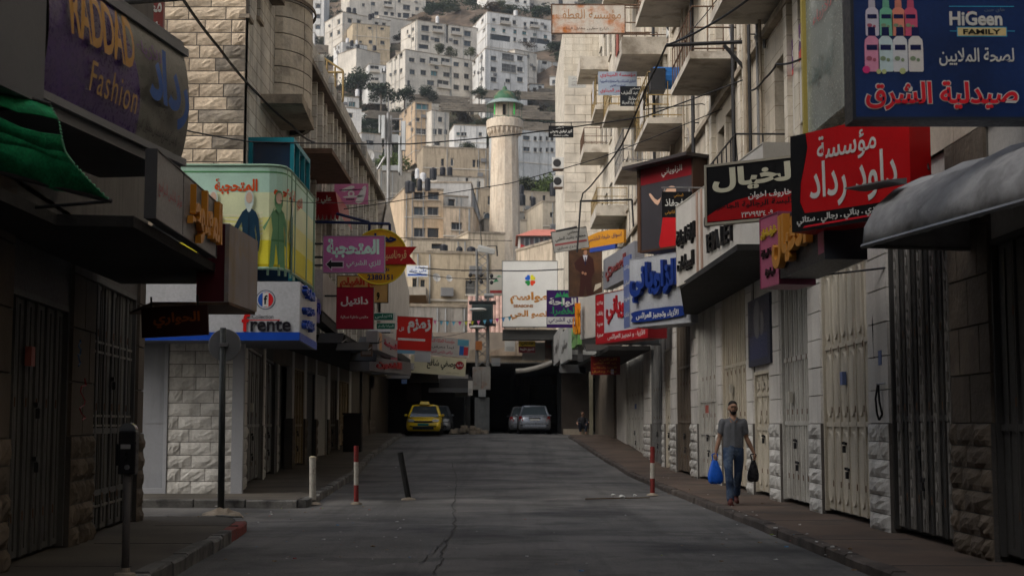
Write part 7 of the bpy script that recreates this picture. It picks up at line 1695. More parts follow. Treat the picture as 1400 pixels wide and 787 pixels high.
tag(mb.build('rubble', M_CONC), 'heap of broken stone around the foot of the pillar', 'rubble', kind='stuff')
t = thing('utility_pole', 'twin-post utility pole carrying a transformer, insulators and two street lamps', 'utility pole', (pp(658, 500).x, PY, 4))
mb = MB()
for px in (652, 667): mb.tube(pp(px, 503), pp(px, 340), .09, .07, 8)
mb.build('post', mat('pole_grey', (.20, .20, .195), .7, streak=.3), t, kind='stuff')
mb = MB()
for i in range(13): y0 = 345 + i * 12; mb.tube(pp(652, y0), pp(667, y0 + 12), .022, n=4); mb.tube(pp(667, y0), pp(652, y0 + 12), .022, n=4)
mb.build('lattice', M_STEEL, t, kind='stuff')
mb = pbox(MB(), 645, 674, 414, 442, PY - .55, PY + .3); mb.build('transformer', paint('transformer_green', (.055, .075, .075), .5), t, bevel=.05)
mb = MB()
for i in range(11): pbox(mb, 645.5 + i * 2.6, 646.6 + i * 2.6, 417, 439, PY - .72, PY - .55)
mb.build('cooling_fin', paint('transformer_green', (.055, .075, .075)), t, kind='stuff')
mb = pbox(MB(), 641, 678, 411, 414, PY - .6, PY + .4); pbox(mb, 641, 678, 442, 444, PY - .6, PY + .4); mb.build('bracket', M_IRON, t, kind='stuff')
mb = MB(); mb.tube(pp(662, 404), pp(675, 404), .12, n=10); mb.build('drum', M_GALV, t)
for px0, px1, py, dx in ((641, 665, 423, 0), (644, 662, 447, 0)):
    l = part('street_lamp', t, 'long pale cobra-head lamp'); mb = MB(); a_, b_ = P(px0, py, PY - 1.6), P(px1, py, PY - .8)
    mb.ball(a_.lerp(b_, .5), .42, (1.05, .5, .22), 14); mb.build('lamp_head', paint('lamp_white', (.5, .5, .47)), l, smooth=True); mb = MB(); mb.tube(b_, pp(665, py - 1), .04, n=6); mb.build('arm', M_STEEL, l)
mb = MB(); a_ = P(665, 338, PY - .5); mb.hexa([pp(653, 344, PY - 1), pp(676, 348, PY - 1), pp(676, 348, PY - .4), pp(653, 344, PY - .4), pp(653, 336, PY - 1), pp(678, 341, PY - 1), pp(678, 341, PY - .4), pp(655, 334, PY - .4)]); mb.build('floodlight', paint('flood_grey', (.35, .35, .33)), t, bevel=.04)
mb = MB(); mb.tube(pp(636, 381), pp(680, 381), .04, n=6); mb.tube(pp(630, 370), pp(690, 369), .025, n=5); mb.build('crossarm', M_IRON, t, kind='stuff')
for i, (px, py) in enumerate(((643, 376), (643, 385), (672, 377), (672, 386), (658, 376), (658, 385))): mb = MB(); mb.ball(pp(px, py, PY - .2), .1, (1, 1, 1.15), 10); mb.build('insulator', M_IRON, t, smooth=True)
mb = MB(); mb.tube(pp(679, 336), pp(680, 350), .04, n=5); mb.tube(pp(666, 336), pp(679, 336), .02, n=4); mb.tube(pp(659, 340), pp(656, 300), .02, n=4); mb.build('rod', M_IRON, t, kind='stuff')
mb = pbox(MB(), 650, 659, 466, 478, PY - .2, PY - .1); mb.build('orange_notice', paint('orange_notice', (.4, .14, .04)), t)
# ================================================================ cars
def loft(mb, rings, caps=True):
    n = len(rings[0]); vs = [p for r_ in rings for p in r_]; fs = [(k*n+i, k*n+(i+1)%n, (k+1)*n+(i+1)%n, (k+1)*n+i) for k in range(len(rings)-1) for i in range(n)]
    if caps: fs += [tuple(range(n))[::-1], tuple(range((len(rings)-1)*n, len(rings)*n))]
    return mb.add(vs, fs)
def car(label, cat, pos, rot, m, kind='taxi', L=4.2, scale=1):
    """front of the car points to -Y before rotation; pos is the ground point under its middle"""
    t = thing('parked_car', label, cat, pos)
    h2 = L / 2
    St = [(-h2, .50, .58, .34), (-h2 + .05, .62, .70, .26), (-h2 + .18, .70, .79, .2), (-h2 + .5, .76, .83, .2), (-h2 + 1.0, .86, .85, .2), (-h2 + 1.25, .90, .855, .2), (0, .93, .86, .2), (h2 - 1.0, .96, .855, .2), (h2 - .5, .97, .84, .2), (h2 - .14, .93, .81, .22), (h2 - .03, .80, .77, .28), (h2, .55, .70, .36)]
    rings = []
    for y, zt, w, zb in St:
        r_ = []
        for sx, f in ((1, 1), (-1, -1)):
            pts = [(w * .90, zb), (w * .985, zb + .12), (w, (zb + zt) * .5), (w * .975, zt - .13), (w * .88, zt - .03), (w * .5, zt + .012)]
            r_ += [(x * sx, y, z) for x, z in (pts if sx == 1 else pts[::-1])]
        rings.append(r_)
    mb = MB(); loft(mb, rings); mb.v = [tuple(v) for v in mb.v]
    def put(mb_, nm, mt, par=t, smooth=False, bevel=0):
        R = Matrix.Rotation(rot, 3, 'Z'); o_ = Vector(pos); mb_.v = [tuple(o_ + R @ Vector(v)) for v in mb_.v]; return mb_.build(nm, mt, par, smooth, bevel)
    put(mb, 'body', m, smooth=True)
    zb_, zr_ = .92, 1.43; wb, wr = .74, .57; yb0, yb1, yr0, yr1 = -h2 + .98, h2 - .45, -h2 + 1.78, h2 - 1.15
    if kind == 'taxi': yb1, yr1 = h2 - .25, h2 - .6
    lo = [(-wb, yb0), (wb, yb0), (wb + .03, (yb0 + yb1) / 2), (wb, yb1), (-wb, yb1), (-wb - .03, (yb0 + yb1) / 2)]
    hi = [(-wr, yr0), (wr, yr0), (wr + .03, (yr0 + yr1) / 2), (wr, yr1), (-wr, yr1), (-wr - .03, (yr0 + yr1) / 2)]
    mb = MB(); mb.add([(x, y, zb_ - .05) for x, y in lo] + [(x, y, zr_ - .03) for x, y in hi], [(i, (i+1) % 6, 6 + (i+1) % 6, 6 + i) for i in range(6)]); put(mb, 'window_glass', glass_mat('car_glass', (.05, .065, .075), .05))
    mb = MB(); mid = [(x * .85, y * .92 + (yr0 + yr1) * .04) for x, y in hi]
    mb.add([(x * 1.01, y * 1.01, zr_ - .05) for x, y in hi] + [(x * .97, y, zr_ + .0) for x, y in hi] + [(x, y, zr_ + .035) for x, y in mid], [(i, (i+1) % 6, 6+(i+1) % 6, 6+i) for i in range(6)] + [(6+i, 6+(i+1) % 6, 12+(i+1) % 6, 12+i) for i in range(6)] + [tuple(range(12, 18))]); put(mb, 'roof', m, smooth=True)
    mb = MB()
    for i in (0, 1, 3, 4): mb.tube((*lo[i], zb_ - .03), (*hi[i], zr_ - .02), .045, n=6)
    for i in (2, 5): mb.tube((lo[i][0] * 1.0, lo[i][1], zb_ - .03), (hi[i][0] * 1.0, hi[i][1], zr_ - .02), .04, n=6)
    put(mb, 'pillar', m)
    for sx in (-1, 1):
        for y in (-h2 + .78, h2 - .78):
            wh = part('wheel', t); 
            mb = MB(); mb.lathe((0, 0, 0), [(.20, -.09), (.29, -.1), (.31, -.06), (.31, .06), (.29, .1), (.20, .09)], 20); mb.v = [(sx * .77 + c, y + a, .31 + b) for a, b, c in mb.v]; put(mb, 'tyre', paint('tyre', (.015, .015, .015), .8), wh)
            mb = MB(); mb.lathe((0, 0, 0), [(.20, -.07), (.19, .07), (.06, .09), (0, .09)], 14); mb.v = [(sx * (.77 + c * 1.0) if True else 0, y + a, .31 + b) for a, b, c in mb.v]; put(mb, 'rim', M_STEEL, wh)
        mb = MB(); mb.ball((sx * .89, -h2 + 1.22, .95), .085, (1.0, .55, .7), 10); put(mb, 'mirror', m, smooth=True)
    fr = -h2 - .004
    mb = MB(); mb.box((-.44, fr, .60), (.44, fr + .1, .68)); put(mb, 'grille', paint('car_black', (.012, .012, .013)), bevel=.01)
    mb = MB(); mb.box((-.5, fr - .005, .27), (.5, fr + .12, .42)); put(mb, 'bumper_intake', paint('car_black', (.012, .012, .013)), bevel=.02)
    mb = MB(); mb.box((-.26, fr - .02, .45), (.26, fr, .56)); put(mb, 'number_plate', paint('plate_green', (.03, .22, .18)) if kind == 'taxi' else paint('plate_white', (.5, .5, .48)))
    for sx in (-1, 1):
        mb = MB(); mb.add([(sx * .40, fr + .02, .62), (sx * .70, fr + .12, .62), (sx * .76, fr + .42, .72), (sx * .60, fr + .30, .76), (sx * .42, fr + .1, .72)], [(0, 1, 2, 3, 4)]); mb.prism([Vector(v) for v in mb.v], (0, -.03, .012)); put(mb, 'headlight', paint('lamp_clear', (.35, .36, .36), .15))
        mb = MB(); mb.prism([(sx * .58, h2 - .03, .66), (sx * .79, h2 - .14, .66), (sx * .80, h2 - .14, .90), (sx * .66, h2 - .05, .92)], (0, .04, 0)); put(mb, 'tail_light', paint('lamp_red', (.22, .012, .015), .2))
    mb = MB(); mb.box((-.25, h2 - .01, .68), (.25, h2 + .015, .79)); put(mb, 'number_plate', paint('plate_white', (.5, .5, .48)))
    mb = MB(); mb.box((-.62, h2 - .06, .28), (.62, h2 + .03, .46)); put(mb, 'rear_bumper', m, bevel=.04)
    mb = MB(); mb.box((-.3, h2 - .02, .80), (.3, h2 + .03, .84)); put(mb, 'trim', paint('car_black', (.012, .012, .013)))
    if kind == 'taxi':
        mb = MB(); mb.hexa([(-.26, -.28, 1.46), (.26, -.28, 1.46), (.26, -.1, 1.46), (-.26, -.1, 1.46), (-.2, -.24, 1.62), (.2, -.24, 1.62), (.2, -.14, 1.62), (-.2, -.14, 1.62)]); put(mb, 'taxi_light', m, bevel=.02)
    for sx in (-1, 1):
        mb = MB(); mb.box((sx * .852, -.25, .3), (sx * .868, -.24, .9)); mb.box((sx * .852, .75, .3), (sx * .868, .76, .9)); put(mb, 'door_seam', paint('car_black', (.012, .012, .013)))
    return t
YT = paint('taxi_yellow', (.80, .56, .012), .3, coat=.6, bump=0)
SV = mat('silver_paint', (.20, .215, .24), .3, metal=.5, var=.05, bump=0, coat=.6)
DS = mat('dark_silver_paint', (.16, .17, .185), .3, metal=.4, var=.05, bump=0, coat=.6)
a_ = Vector((colX(577.5, 1, 67.6), 67.6, zr(69))); car('yellow taxi parked at the left kerb facing the camera', 'taxi', (a_.x, a_.y + 2.0, a_.z - .0), radians(1), YT, 'taxi', 3.9)
car('dark grey car parked right behind the yellow taxi', 'car', (P(596, 580, 74).x, 74.1, zr(74)), 0, DS, 'sedan', 4.2)
a_ = G(731, 593); car('silver sedan seen from behind at the far end of the street', 'car', (a_.x, a_.y + 2.2, a_.z), pi, SV, 'sedan', 4.3)
car('dark car half hidden in front of the silver sedan', 'car', (P(717, 580, 78).x, 79.5, zr(78)), pi, DS, 'sedan', 4.2)
# ================================================================ people
def capsule(mb, p0, p1, r0, r1, n=12):
    p0, p1 = Vector(p0), Vector(p1); d = (p1 - p0); L_ = d.length; d.normalize()
    a = Vector((0, 1, 0)) if abs(d.y) < .9 else Vector((1, 0, 0)); u = d.cross(a).normalized(); w = d.cross(u); vs = []; pr = []
    for k in range(4): th = pi / 2 * k / 3; pr.append((-r0 * cos(th), max(.002, r0 * sin(th))))
    for k in range(4): th = pi / 2 * k / 3; pr.append((L_ + r1 * sin(th), max(.002, r1 * cos(th))))
    for s, r_ in pr:
        for i in range(n): t_ = 2 * pi * i / n; vs.append(p0 + d * s + (u * cos(t_) + w * sin(t_)) * r_)
    mb.add(vs, [(k*n+i, k*n+(i+1)%n, (k+1)*n+(i+1)%n, (k+1)*n+i) for k in range(7) for i in range(n)] + [tuple(range(n))[::-1], tuple(range(7*n, 8*n))])
def chain(mb, pts):
    for (a, ra), (b, rb) in zip(pts, pts[1:]): capsule(mb, a, b, ra, rb)
def ell(mb, c, rx, ry, rz): mb.ball(c, 1, (rx, ry, rz), 16)
def organic(mb, nm, m, par, vox=.012, smooth=4, base=(0, 0, 0), rot=0, sc=1):
    R = Matrix.Rotation(rot, 3, 'Z'); b_ = Vector(base); mb.v = [tuple(b_ + R @ (Vector(v) * sc)) for v in mb.v]
    o = mb.build(nm, m, par, smooth=True); r_ = o.modifiers.new('remesh', 'REMESH'); r_.mode = 'VOXEL'; r_.voxel_size = vox; r_.use_smooth_shade = True
    s_ = o.modifiers.new('smooth', 'SMOOTH'); s_.factor = .5; s_.iterations = smooth; return o
SKIN = mat('skin', (.30, .17, .11), .6, var=.06, bump=.05, fine=.03)
HAIR = mat('black_hair', (.012, .010, .009), .8, bump=.3, bscale=200)
SHIRT = mat('grey_polo_cloth', (.125, .13, .14), .9, var=.12, scale=6, bump=.4, bscale=60)
DENIM = mat('washed_denim', (.028, .05, .10), .9, var=.25, scale=4, bump=.5, bscale=90, patch=.85, patch_col=(.12, .16, .22), patch_scale=5)
SHOE = mat('red_brown_leather', (.085, .02, .014), .5)
base = P(1003, 687, 24.6); B0 = (base.x, 24.6, .08)
man = thing('person', 'bearded man in grey polo shirt and jeans walking with two plastic bags', 'person', B0)
def hand(mb, wrist, dirn, side, curl=True):
    w = Vector(wrist); d = Vector(dirn).normalized(); s = Vector((side, 0, 0)); f = Vector((0, -1, 0))
    palm = w + d * .05; capsule(mb, w, palm + d * .02, .026, .034, 10); capsule(mb, palm + f * .025, palm - f * .028, .022, .02, 8)
    for k, (o_, ln) in enumerate(((.033, .07), (.011, .078), (-.012, .073), (-.033, .058))):
        r0 = palm + d * .035 + f * o_; a = r0 + d * ln * .45 - s * .002; b = a + d * ln * .12 - s * .028; c = b - d * ln * .25 - s * .02
        capsule(mb, r0, a, .0105, .010, 8); capsule(mb, a, b, .010, .0095, 8); capsule(mb, b, c, .0095, .0085, 8)
    a = w + d * .03 + f * .03; b = a + d * .03 + f * .022 - s * .012; capsule(mb, a, b, .0125, .011, 8); capsule(mb, b, b + d * .03 - s * .018 - f * .005, .011, .009, 8)
LW, RW = (-.30, -.03, .885), (.355, -.02, .885)
mb = MB()
ell(mb, (.01, -.0, 1.655), .076, .095, .112); ell(mb, (.01, -.035, 1.59), .055, .058, .062)
capsule(mb, (.01, .015, 1.46), (.01, .005, 1.58), .058, .055)
for s in (-1, 1): ell(mb, (.01 + s * .079, .005, 1.635), .011, .02, .03)
mb.add([(.01, -.118, 1.625), (-.007, -.09, 1.62), (.027, -.09, 1.62), (.01, -.09, 1.67), (.01, -.085, 1.612)], [(0, 1, 3), (0, 3, 2), (0, 2, 4), (0, 4, 1), (1, 4, 2, 3)])
ell(mb, (.01, -.088, 1.683), .055, .02, .012)
chain(mb, [((.01, 0, 1.42), .10), ((.01, 0, 1.2), .11), ((.01, 0, .98), .12)])
for s, el, wr in ((-1, (-.225, .02, 1.13), LW), (1, (.245, .03, 1.13), RW)):
    chain(mb, [((s * .185 + .01, 0, 1.40), .056), ((Vector((s * .2, 0, 1.30))), .05), (el, .040), (Vector(el).lerp(Vector(wr), .35), .042), (wr, .026)])
    hand(mb, wr, (Vector(wr) - Vector(el)).normalized() * .6 + Vector((0, 0, -.6)), s)
hipL, hipR = (-.085, 0, .93), (.095, 0, .93)
kL, kR = (-.10, -.17, .52), (.095, .06, .50); aL, aR = (-.085, -.20, .1), (.10, .30, .17)
chain(mb, [(hipL, .09), (kL, .058), (aL, .045)]); chain(mb, [(hipR, .09), (kR, .058), (aR, .045)])
organic(mb, 'body', SKIN, man, .0075, 2, B0)
mb = MB()
chain(mb, [((.01, .005, 1.375), .112), ((.01, 0, 1.25), .124), ((.01, 0, 1.1), .12), ((.01, 0, .99), .132)])
for s in (-1, 1):
    capsule(mb, (.01, 0, 1.42), (s * .165 + .01, .0, 1.385), .078, .066); capsule(mb, (.01 + s * .075, 0, 1.33), (.01 + s * .075, 0, 1.0), .108, .105)
    capsule(mb, (.01 + s * .18, 0, 1.40), (.01 + s * .205, .01, 1.24), .070, .066)
organic(mb, 'polo_shirt', SHIRT, man, .011, 3, B0)
mb = MB()
for a, b in (((-.055, -.06, 1.475), (.0, -.108, 1.40)), ((.075, -.06, 1.475), (.018, -.108, 1.40)), ((-.055, -.06, 1.475), (-.03, .07, 1.49)), ((.075, -.06, 1.475), (.05, .07, 1.49)), ((-.03, .07, 1.49), (.05, .07, 1.49))): capsule(mb, a, b, .018, .016, 8)
capsule(mb, (.01, -.118, 1.41), (.01, -.127, 1.30), .011, .01, 6)
organic(mb, 'collar', mat('grey_collar', (.15, .155, .165), .9), man, .008, 2, B0)
mb = MB(); chain(mb, [((.0, 0, 1.0), .13), ((.0, .005, .92), .14)])
chain(mb, [((-.075, 0, .93), .105), ((-.095, -.07, .75), .088), (kL, .070), ((-.093, -.19, .42), .074), ((-.09, -.18, .3), .064), ((-.085, -.195, .13), .070), ((-.085, -.20, .10), .066)])
chain(mb, [((.085, 0, .93), .105), ((.105, .02, .75), .088), (kR, .070), ((.095, .13, .40), .073), ((.098, .19, .32), .062), ((.10, .27, .19), .068)])
organic(mb, 'jeans', DENIM, man, .011, 3, B0)
for nm, a in (('shoe', aL), ('shoe', aR)):
    mb = MB(); a = Vector(a); tilt = .0 if a.y < 0 else .05
    capsule(mb, a + Vector((0, .04, -.03)), (a.x, a.y - .02, a.z + .0), .048, .05, 10); chain(mb, [((a.x, a.y + .05, .055 + tilt), .045), ((a.x - .01, a.y - .08, .05), .047), ((a.x - .015, a.y - .17, .045), .038)])
    mb.box((a.x - .045, a.y - .2, .0), (a.x + .038, a.y + .09, .02 + tilt * .5)) if tilt == 0 else None
    organic(mb, nm, SHOE, man, .009, 2, B0)
mb = MB(); ell(mb, (.01, .012, 1.69), .081, .098, .09); 
mb2 = MB(); mb2.add(mb.v, mb.f); keep = [f for f in mb2.f if all(mb2.v[i][2] > 1.672 + (.028 if mb2.v[i][1] < -.05 else 0) - (.06 if mb2.v[i][1] > .03 else 0) for i in f)]; mb3 = MB(); mb3.add(mb2.v, keep)
h = mb3.build('hair', HAIR, None, smooth=True) if False else None
mb = MB(); ell(mb, (.01, .016, 1.705), .079, .094, .072); ell(mb, (.01, .04, 1.66), .075, .068, .07); organic(mb, 'hair', HAIR, man, .009, 1, B0)
mb = MB(); ell(mb, (.01, -.055, 1.567), .052, .048, .042); capsule(mb, (-.035, -.06, 1.585), (-.05, -.03, 1.63), .016, .01, 8); capsule(mb, (.055, -.06, 1.585), (.07, -.03, 1.63), .016, .01, 8); capsule(mb, (-.02, -.098, 1.603), (.04, -.098, 1.603), .008, .008, 6); organic(mb, 'beard', HAIR, man, .006, 1, B0)
mb = MB()
for s in (-1, 1): ell(mb, (.01 + s * .03, -.089, 1.66), .013, .008, .007); capsule(mb, (.01 + s * .016, -.1, 1.683), (.01 + s * .048, -.09, 1.685), .005, .004, 6)
mb.v = [tuple(Vector(B0) + Vector(v)) for v in mb.v]; mb.build('eyes', mat('eye_dark', (.02, .014, .012), .4), man)
mb = MB(); capsule(mb, (-.012, -.104, 1.592), (.032, -.104, 1.592), .005, .005, 6); mb.v = [tuple(Vector(B0) + Vector(v)) for v in mb.v]; mb.build('lips', mat('lips', (.2, .09, .07), .6), man)
def bag(label, top, w, h, m, nm='plastic_bag'):
    r = random.Random(w * 100); c = Vector(top); t = thing(nm, label, 'bag', (c.x, c.y, c.z - h)); n = 22; rings = []
    pr = [(.02, 0), (.16, -.0), (.20, -.06), (.26, -.18), (.36, -.36), (.47, -.58), (.50, -.76), (.46, -.92), (.34, -1.0), (.02, -.985)]
    ph = [r.uniform(0, 6) for _ in range(4)]
    for k, (rr, z) in enumerate(pr):
        ring_ = []
        for i in range(n):
            a = 2 * pi * i / n; f = 1 + .10 * sin(3 * a + ph[0] + z * 2) + .06 * sin(7 * a + ph[1]) * (1 if z > -.7 else .5)
            ring_.append(c + Vector((rr * w * f * cos(a), rr * w * .55 * f * sin(a), z * h + .01 * sin(5 * a + ph[2]))))
        rings.append(ring_)
    mb = MB(); loft(mb, rings); o = mb.build('sack', m, t, smooth=True); s_ = o.modifiers.new('sub', 'SUBSURF'); s_.levels = 1; s_.render_levels = 1
    mb = MB()
    for s in (-1, 1): mb.path([c + Vector((s * .09 * w, 0, -.12 * h)), c + Vector((s * .16 * w, 0, .06)), c + Vector((s * .05, 0, .10)), c + Vector((0, 0, .115))], .012, 6)
    mb.build('handle', m, t)
hb = lambda w: Vector(B0) + Vector(w)
bag('bright blue plastic bag in the walking man\'s hand on the street side', (hb(LW).x - .02, 24.55, .08 + .755), .27, .40, mat('blue_poly', (.012, .12, .62), .35, var=.15, scale=6, bump=.3, bscale=18))
bag('black plastic bag in the walking man\'s hand on the shop side', (hb(RW).x - .015, 24.55, .08 + .75), .21, .36, mat('black_poly', (.012, .012, .014), .3, var=.15, scale=6, bump=.4, bscale=18))
# seated man
sp = Vector((colX(797, 1.3, 72.6), 72.6, zr(72.6))); s0 = (sp.x, sp.y + .15, sp.z); t = thing('person', 'man in dark clothes sitting low on the step at the far right', 'person', s0)
mb = MB(); ell(mb, (0, -.1, 1.04), .08, .1, .115); capsule(mb, (0, .0, .84), (0, -.06, .96), .055, .05); chain(mb, [((0, .1, .42), .13), ((0, .02, .78), .13)])
for s in (-1, 1):
    chain(mb, [((s * .18, .02, .76), .055), ((s * .30, -.14, .55), .042), ((s * .22 - .06, -.42, .50), .03)]); hand(mb, (s * .22 - .06, -.42, .50), (-.2, -1, -.2), s)
    chain(mb, [((s * .1, .1, .36), .09), ((s * .2, -.34, .55), .065), ((s * .14, -.3, .1), .045)]); chain(mb, [((s * .14, -.28, .05), .045), ((s * .15, -.46, .04), .04)])
organic(mb, 'body', SKIN, t, .012, 2, s0)
mb = MB(); chain(mb, [((0, .1, .42), .16), ((0, .02, .76), .15)]); 
for s in (-1, 1): capsule(mb, (0, .02, .78), (s * .18, .02, .76), .08, .07); capsule(mb, (s * .18, .02, .76), (s * .25, -.08, .64), .07, .062)
organic(mb, 'shirt', mat('black_cloth', (.03, .03, .034), .9), t, .015, 2, s0)
mb = MB()
for s in (-1, 1): chain(mb, [((s * .1, .1, .36), .11), ((s * .2, -.34, .55), .08), ((s * .14, -.3, .16), .065)])
organic(mb, 'trousers', mat('navy_cloth', (.018, .022, .035), .9), t, .015, 2, s0)
mb = MB(); ell(mb, (0, -.085, 1.08), .084, .1, .09); organic(mb, 'hair', HAIR, t, .012, 1, s0)
# ================================================================ bollards, meter, round sign
def bollard(px0, py0, px1, py1, w, segs, label, cap=False, name='bollard'):
    g = G(px0, py0); s = FP / g.y; top = P(px1, py1, g.y); r = w / s / 2; t = thing(name, label, 'bollard', tuple(g)); 
    for i, (a, b, m, nm) in enumerate(segs): mb = MB(); mb.tube(g.lerp(top, a), g.lerp(top, b), r, n=14); mb.build(nm, m, t, smooth=False)
    if cap: mb = MB(); mb.ball(top, r * 1.1, (1, 1, .45), 12); mb.build('cap', paint('cap_cream', (.45, .4, .28)), t)
    mb = MB(); mb.lathe(tuple(g), [(r * 2.6, -.01), (r * 2.2, .015), (r * 1.2, .03), (r, .04)], 14); mb.build('foot', M_CONC, t); return t
RD = mat('worn_red_paint', (.19, .02, .018), .6, var=.15, scale=6, patch=.5, patch_col=(.08, .04, .03), patch_scale=9); WP = mat('worn_white_paint', (.40, .38, .33), .7, var=.1, scale=6, patch=.6, patch_col=(.15, .12, .1), patch_scale=9)
bollard(427.5, 688, 427.5, 625, 9, [(0, .08, M_IRON, 'dark_base'), (.08, 1, WP, 'white_post')], 'short white bollard with a cream cap at the left corner kerb', True)
bollard(487, 688, 487, 609, 6.5, [(0, .32, RD, 'red_band'), (.32, .72, WP, 'white_band'), (.72, 1, RD, 'red_band')], 'slim red and white banded pole left of the black leaning one')
bollard(558.5, 682, 547, 618, 8, [(0, 1, mat('black_paint_post', (.012, .012, .012), .5), 'post')], 'black bollard leaning to one side in the roadway')
bollard(892, 676, 892, 610, 6.5, [(0, .34, RD, 'red_band'), (.34, .66, WP, 'white_band'), (.66, 1, RD, 'red_band')], 'red and white banded pole by the right-hand kerb')
g = G(302, 705); t = thing('traffic_sign', 'round traffic sign seen from behind on a dark green pole at the corner', 'traffic sign', tuple(g)); top = P(305, 448, g.y)
mb = MB(); mb.tube(g, top, .055, .05, 14); mb.build('pole', mat('dark_green_pole', (.03, .035, .034), .5, var=.3), t, smooth=True)
c = P(306, 471, g.y); mb = MB(); mb.lathe((0, 0, 0), [(0, 0), (.255, 0), (.262, .012), (.262, .03), (.25, .03), (0, .02)], 32); mb.v = [(c.x + a, c.y + .07 + q_, c.z + b) for a, b, q_ in mb.v]; mb.build('disc', paint('sign_back', (.20, .205, .21), .5, metal=.3), t)
mb = MB(); mb.lathe(tuple(g), [(.34, -.02), (.28, .04), (.18, .07), (.1, .12), (.05, .13)], 14); mb.v = [(x + .03 * sin(y * 40), y, z + .015 * sin(x * 50)) for x, y, z in mb.v]; mb.build('concrete_foot', M_CONC, t)
mb = MB(); mb.box((c.x - .07, c.y - .06, c.z - .03), (c.x + .07, c.y + .08, c.z + .03)); mb.build('clamp', M_STEEL, t)
g = P(171, 782, 12.8); g.z = PZ; t = thing('parking_meter', 'black parking meter on a grey post at the near left kerb', 'parking meter', tuple(g))
zz_ = lambda py: rowZ(py, 12.8, 171)
mb = MB(); mb.tube(g, (g.x, g.y, zz_(648)), .034, n=14); mb.build('post', mat('meter_post', (.10, .09, .085), .6, var=.2, streak=.4), t, smooth=True)
mb = MB(); mb.lathe(tuple(g), [(.1, -.01), (.09, .02), (.045, .03), (.04, .07)], 14); mb.build('foot', M_CONC, t)
mb = MB(); mb.box((g.x - .075, g.y - .06, zz_(648)), (g.x + .08, g.y + .07, zz_(588))); mb.build('housing', paint('meter_black', (.012, .012, .014), .35), t, bevel=.015)
mb = MB(); mb.lathe((0, 0, 0), [(.075, -.045), (.075, .045)], 14, 0, pi); mb.v = [(g.x + a, g.y + c_, zz_(588) + b * .9) for a, b, c_ in mb.v]; mb.add([(g.x + .075 * cos(pi * i / 12), g.y - .045, zz_(588) + .068 * sin(pi * i / 12)) for i in range(13)], [tuple(range(13))]); mb.build('dome', glass_mat('meter_glass', (.12, .13, .14), .1), t)
mb = MB(); mb.box((g.x - .05, g.y - .068, zz_(613)), (g.x + .035, g.y - .06, zz_(607))); mb.build('label_plate', paint('plate_pale', (.3, .3, .3)), t)
mb = MB(); mb.box((g.x - .105, g.y - .02, zz_(636)), (g.x - .075, g.y + .02, zz_(606))); mb.build('handle', paint('meter_black', (.012, .012, .014)), t, bevel=.006)
mb = MB(); mb.lathe((0, 0, 0), [(.022, 0), (.022, .012), (0, .012)], 12); mb.v = [(g.x + .01 + a, g.y - .062 - c_, zz_(638) + b) for a, b, c_ in mb.v]; mb.build('coin_slot', M_STEEL, t)
# rubbish bin far left
g = G(478, 640); t = thing('rubbish_bin', 'dark bin standing before the left shops behind the red and white pole', 'bin', tuple(g)); mb = MB(); a_ = G(480, 622); mb.box((a_.x - .3, a_.y, a_.z), (a_.x + .35, a_.y + .6, a_.z + 1.45)); mb.build('body', M_DARKIN, t, bevel=.05); mb = MB(); mb.box((a_.x - .32, a_.y - .03, a_.z + 1.45), (a_.x + .37, a_.y + .62, a_.z + 1.52)); mb.build('lid', M_IRON, t)
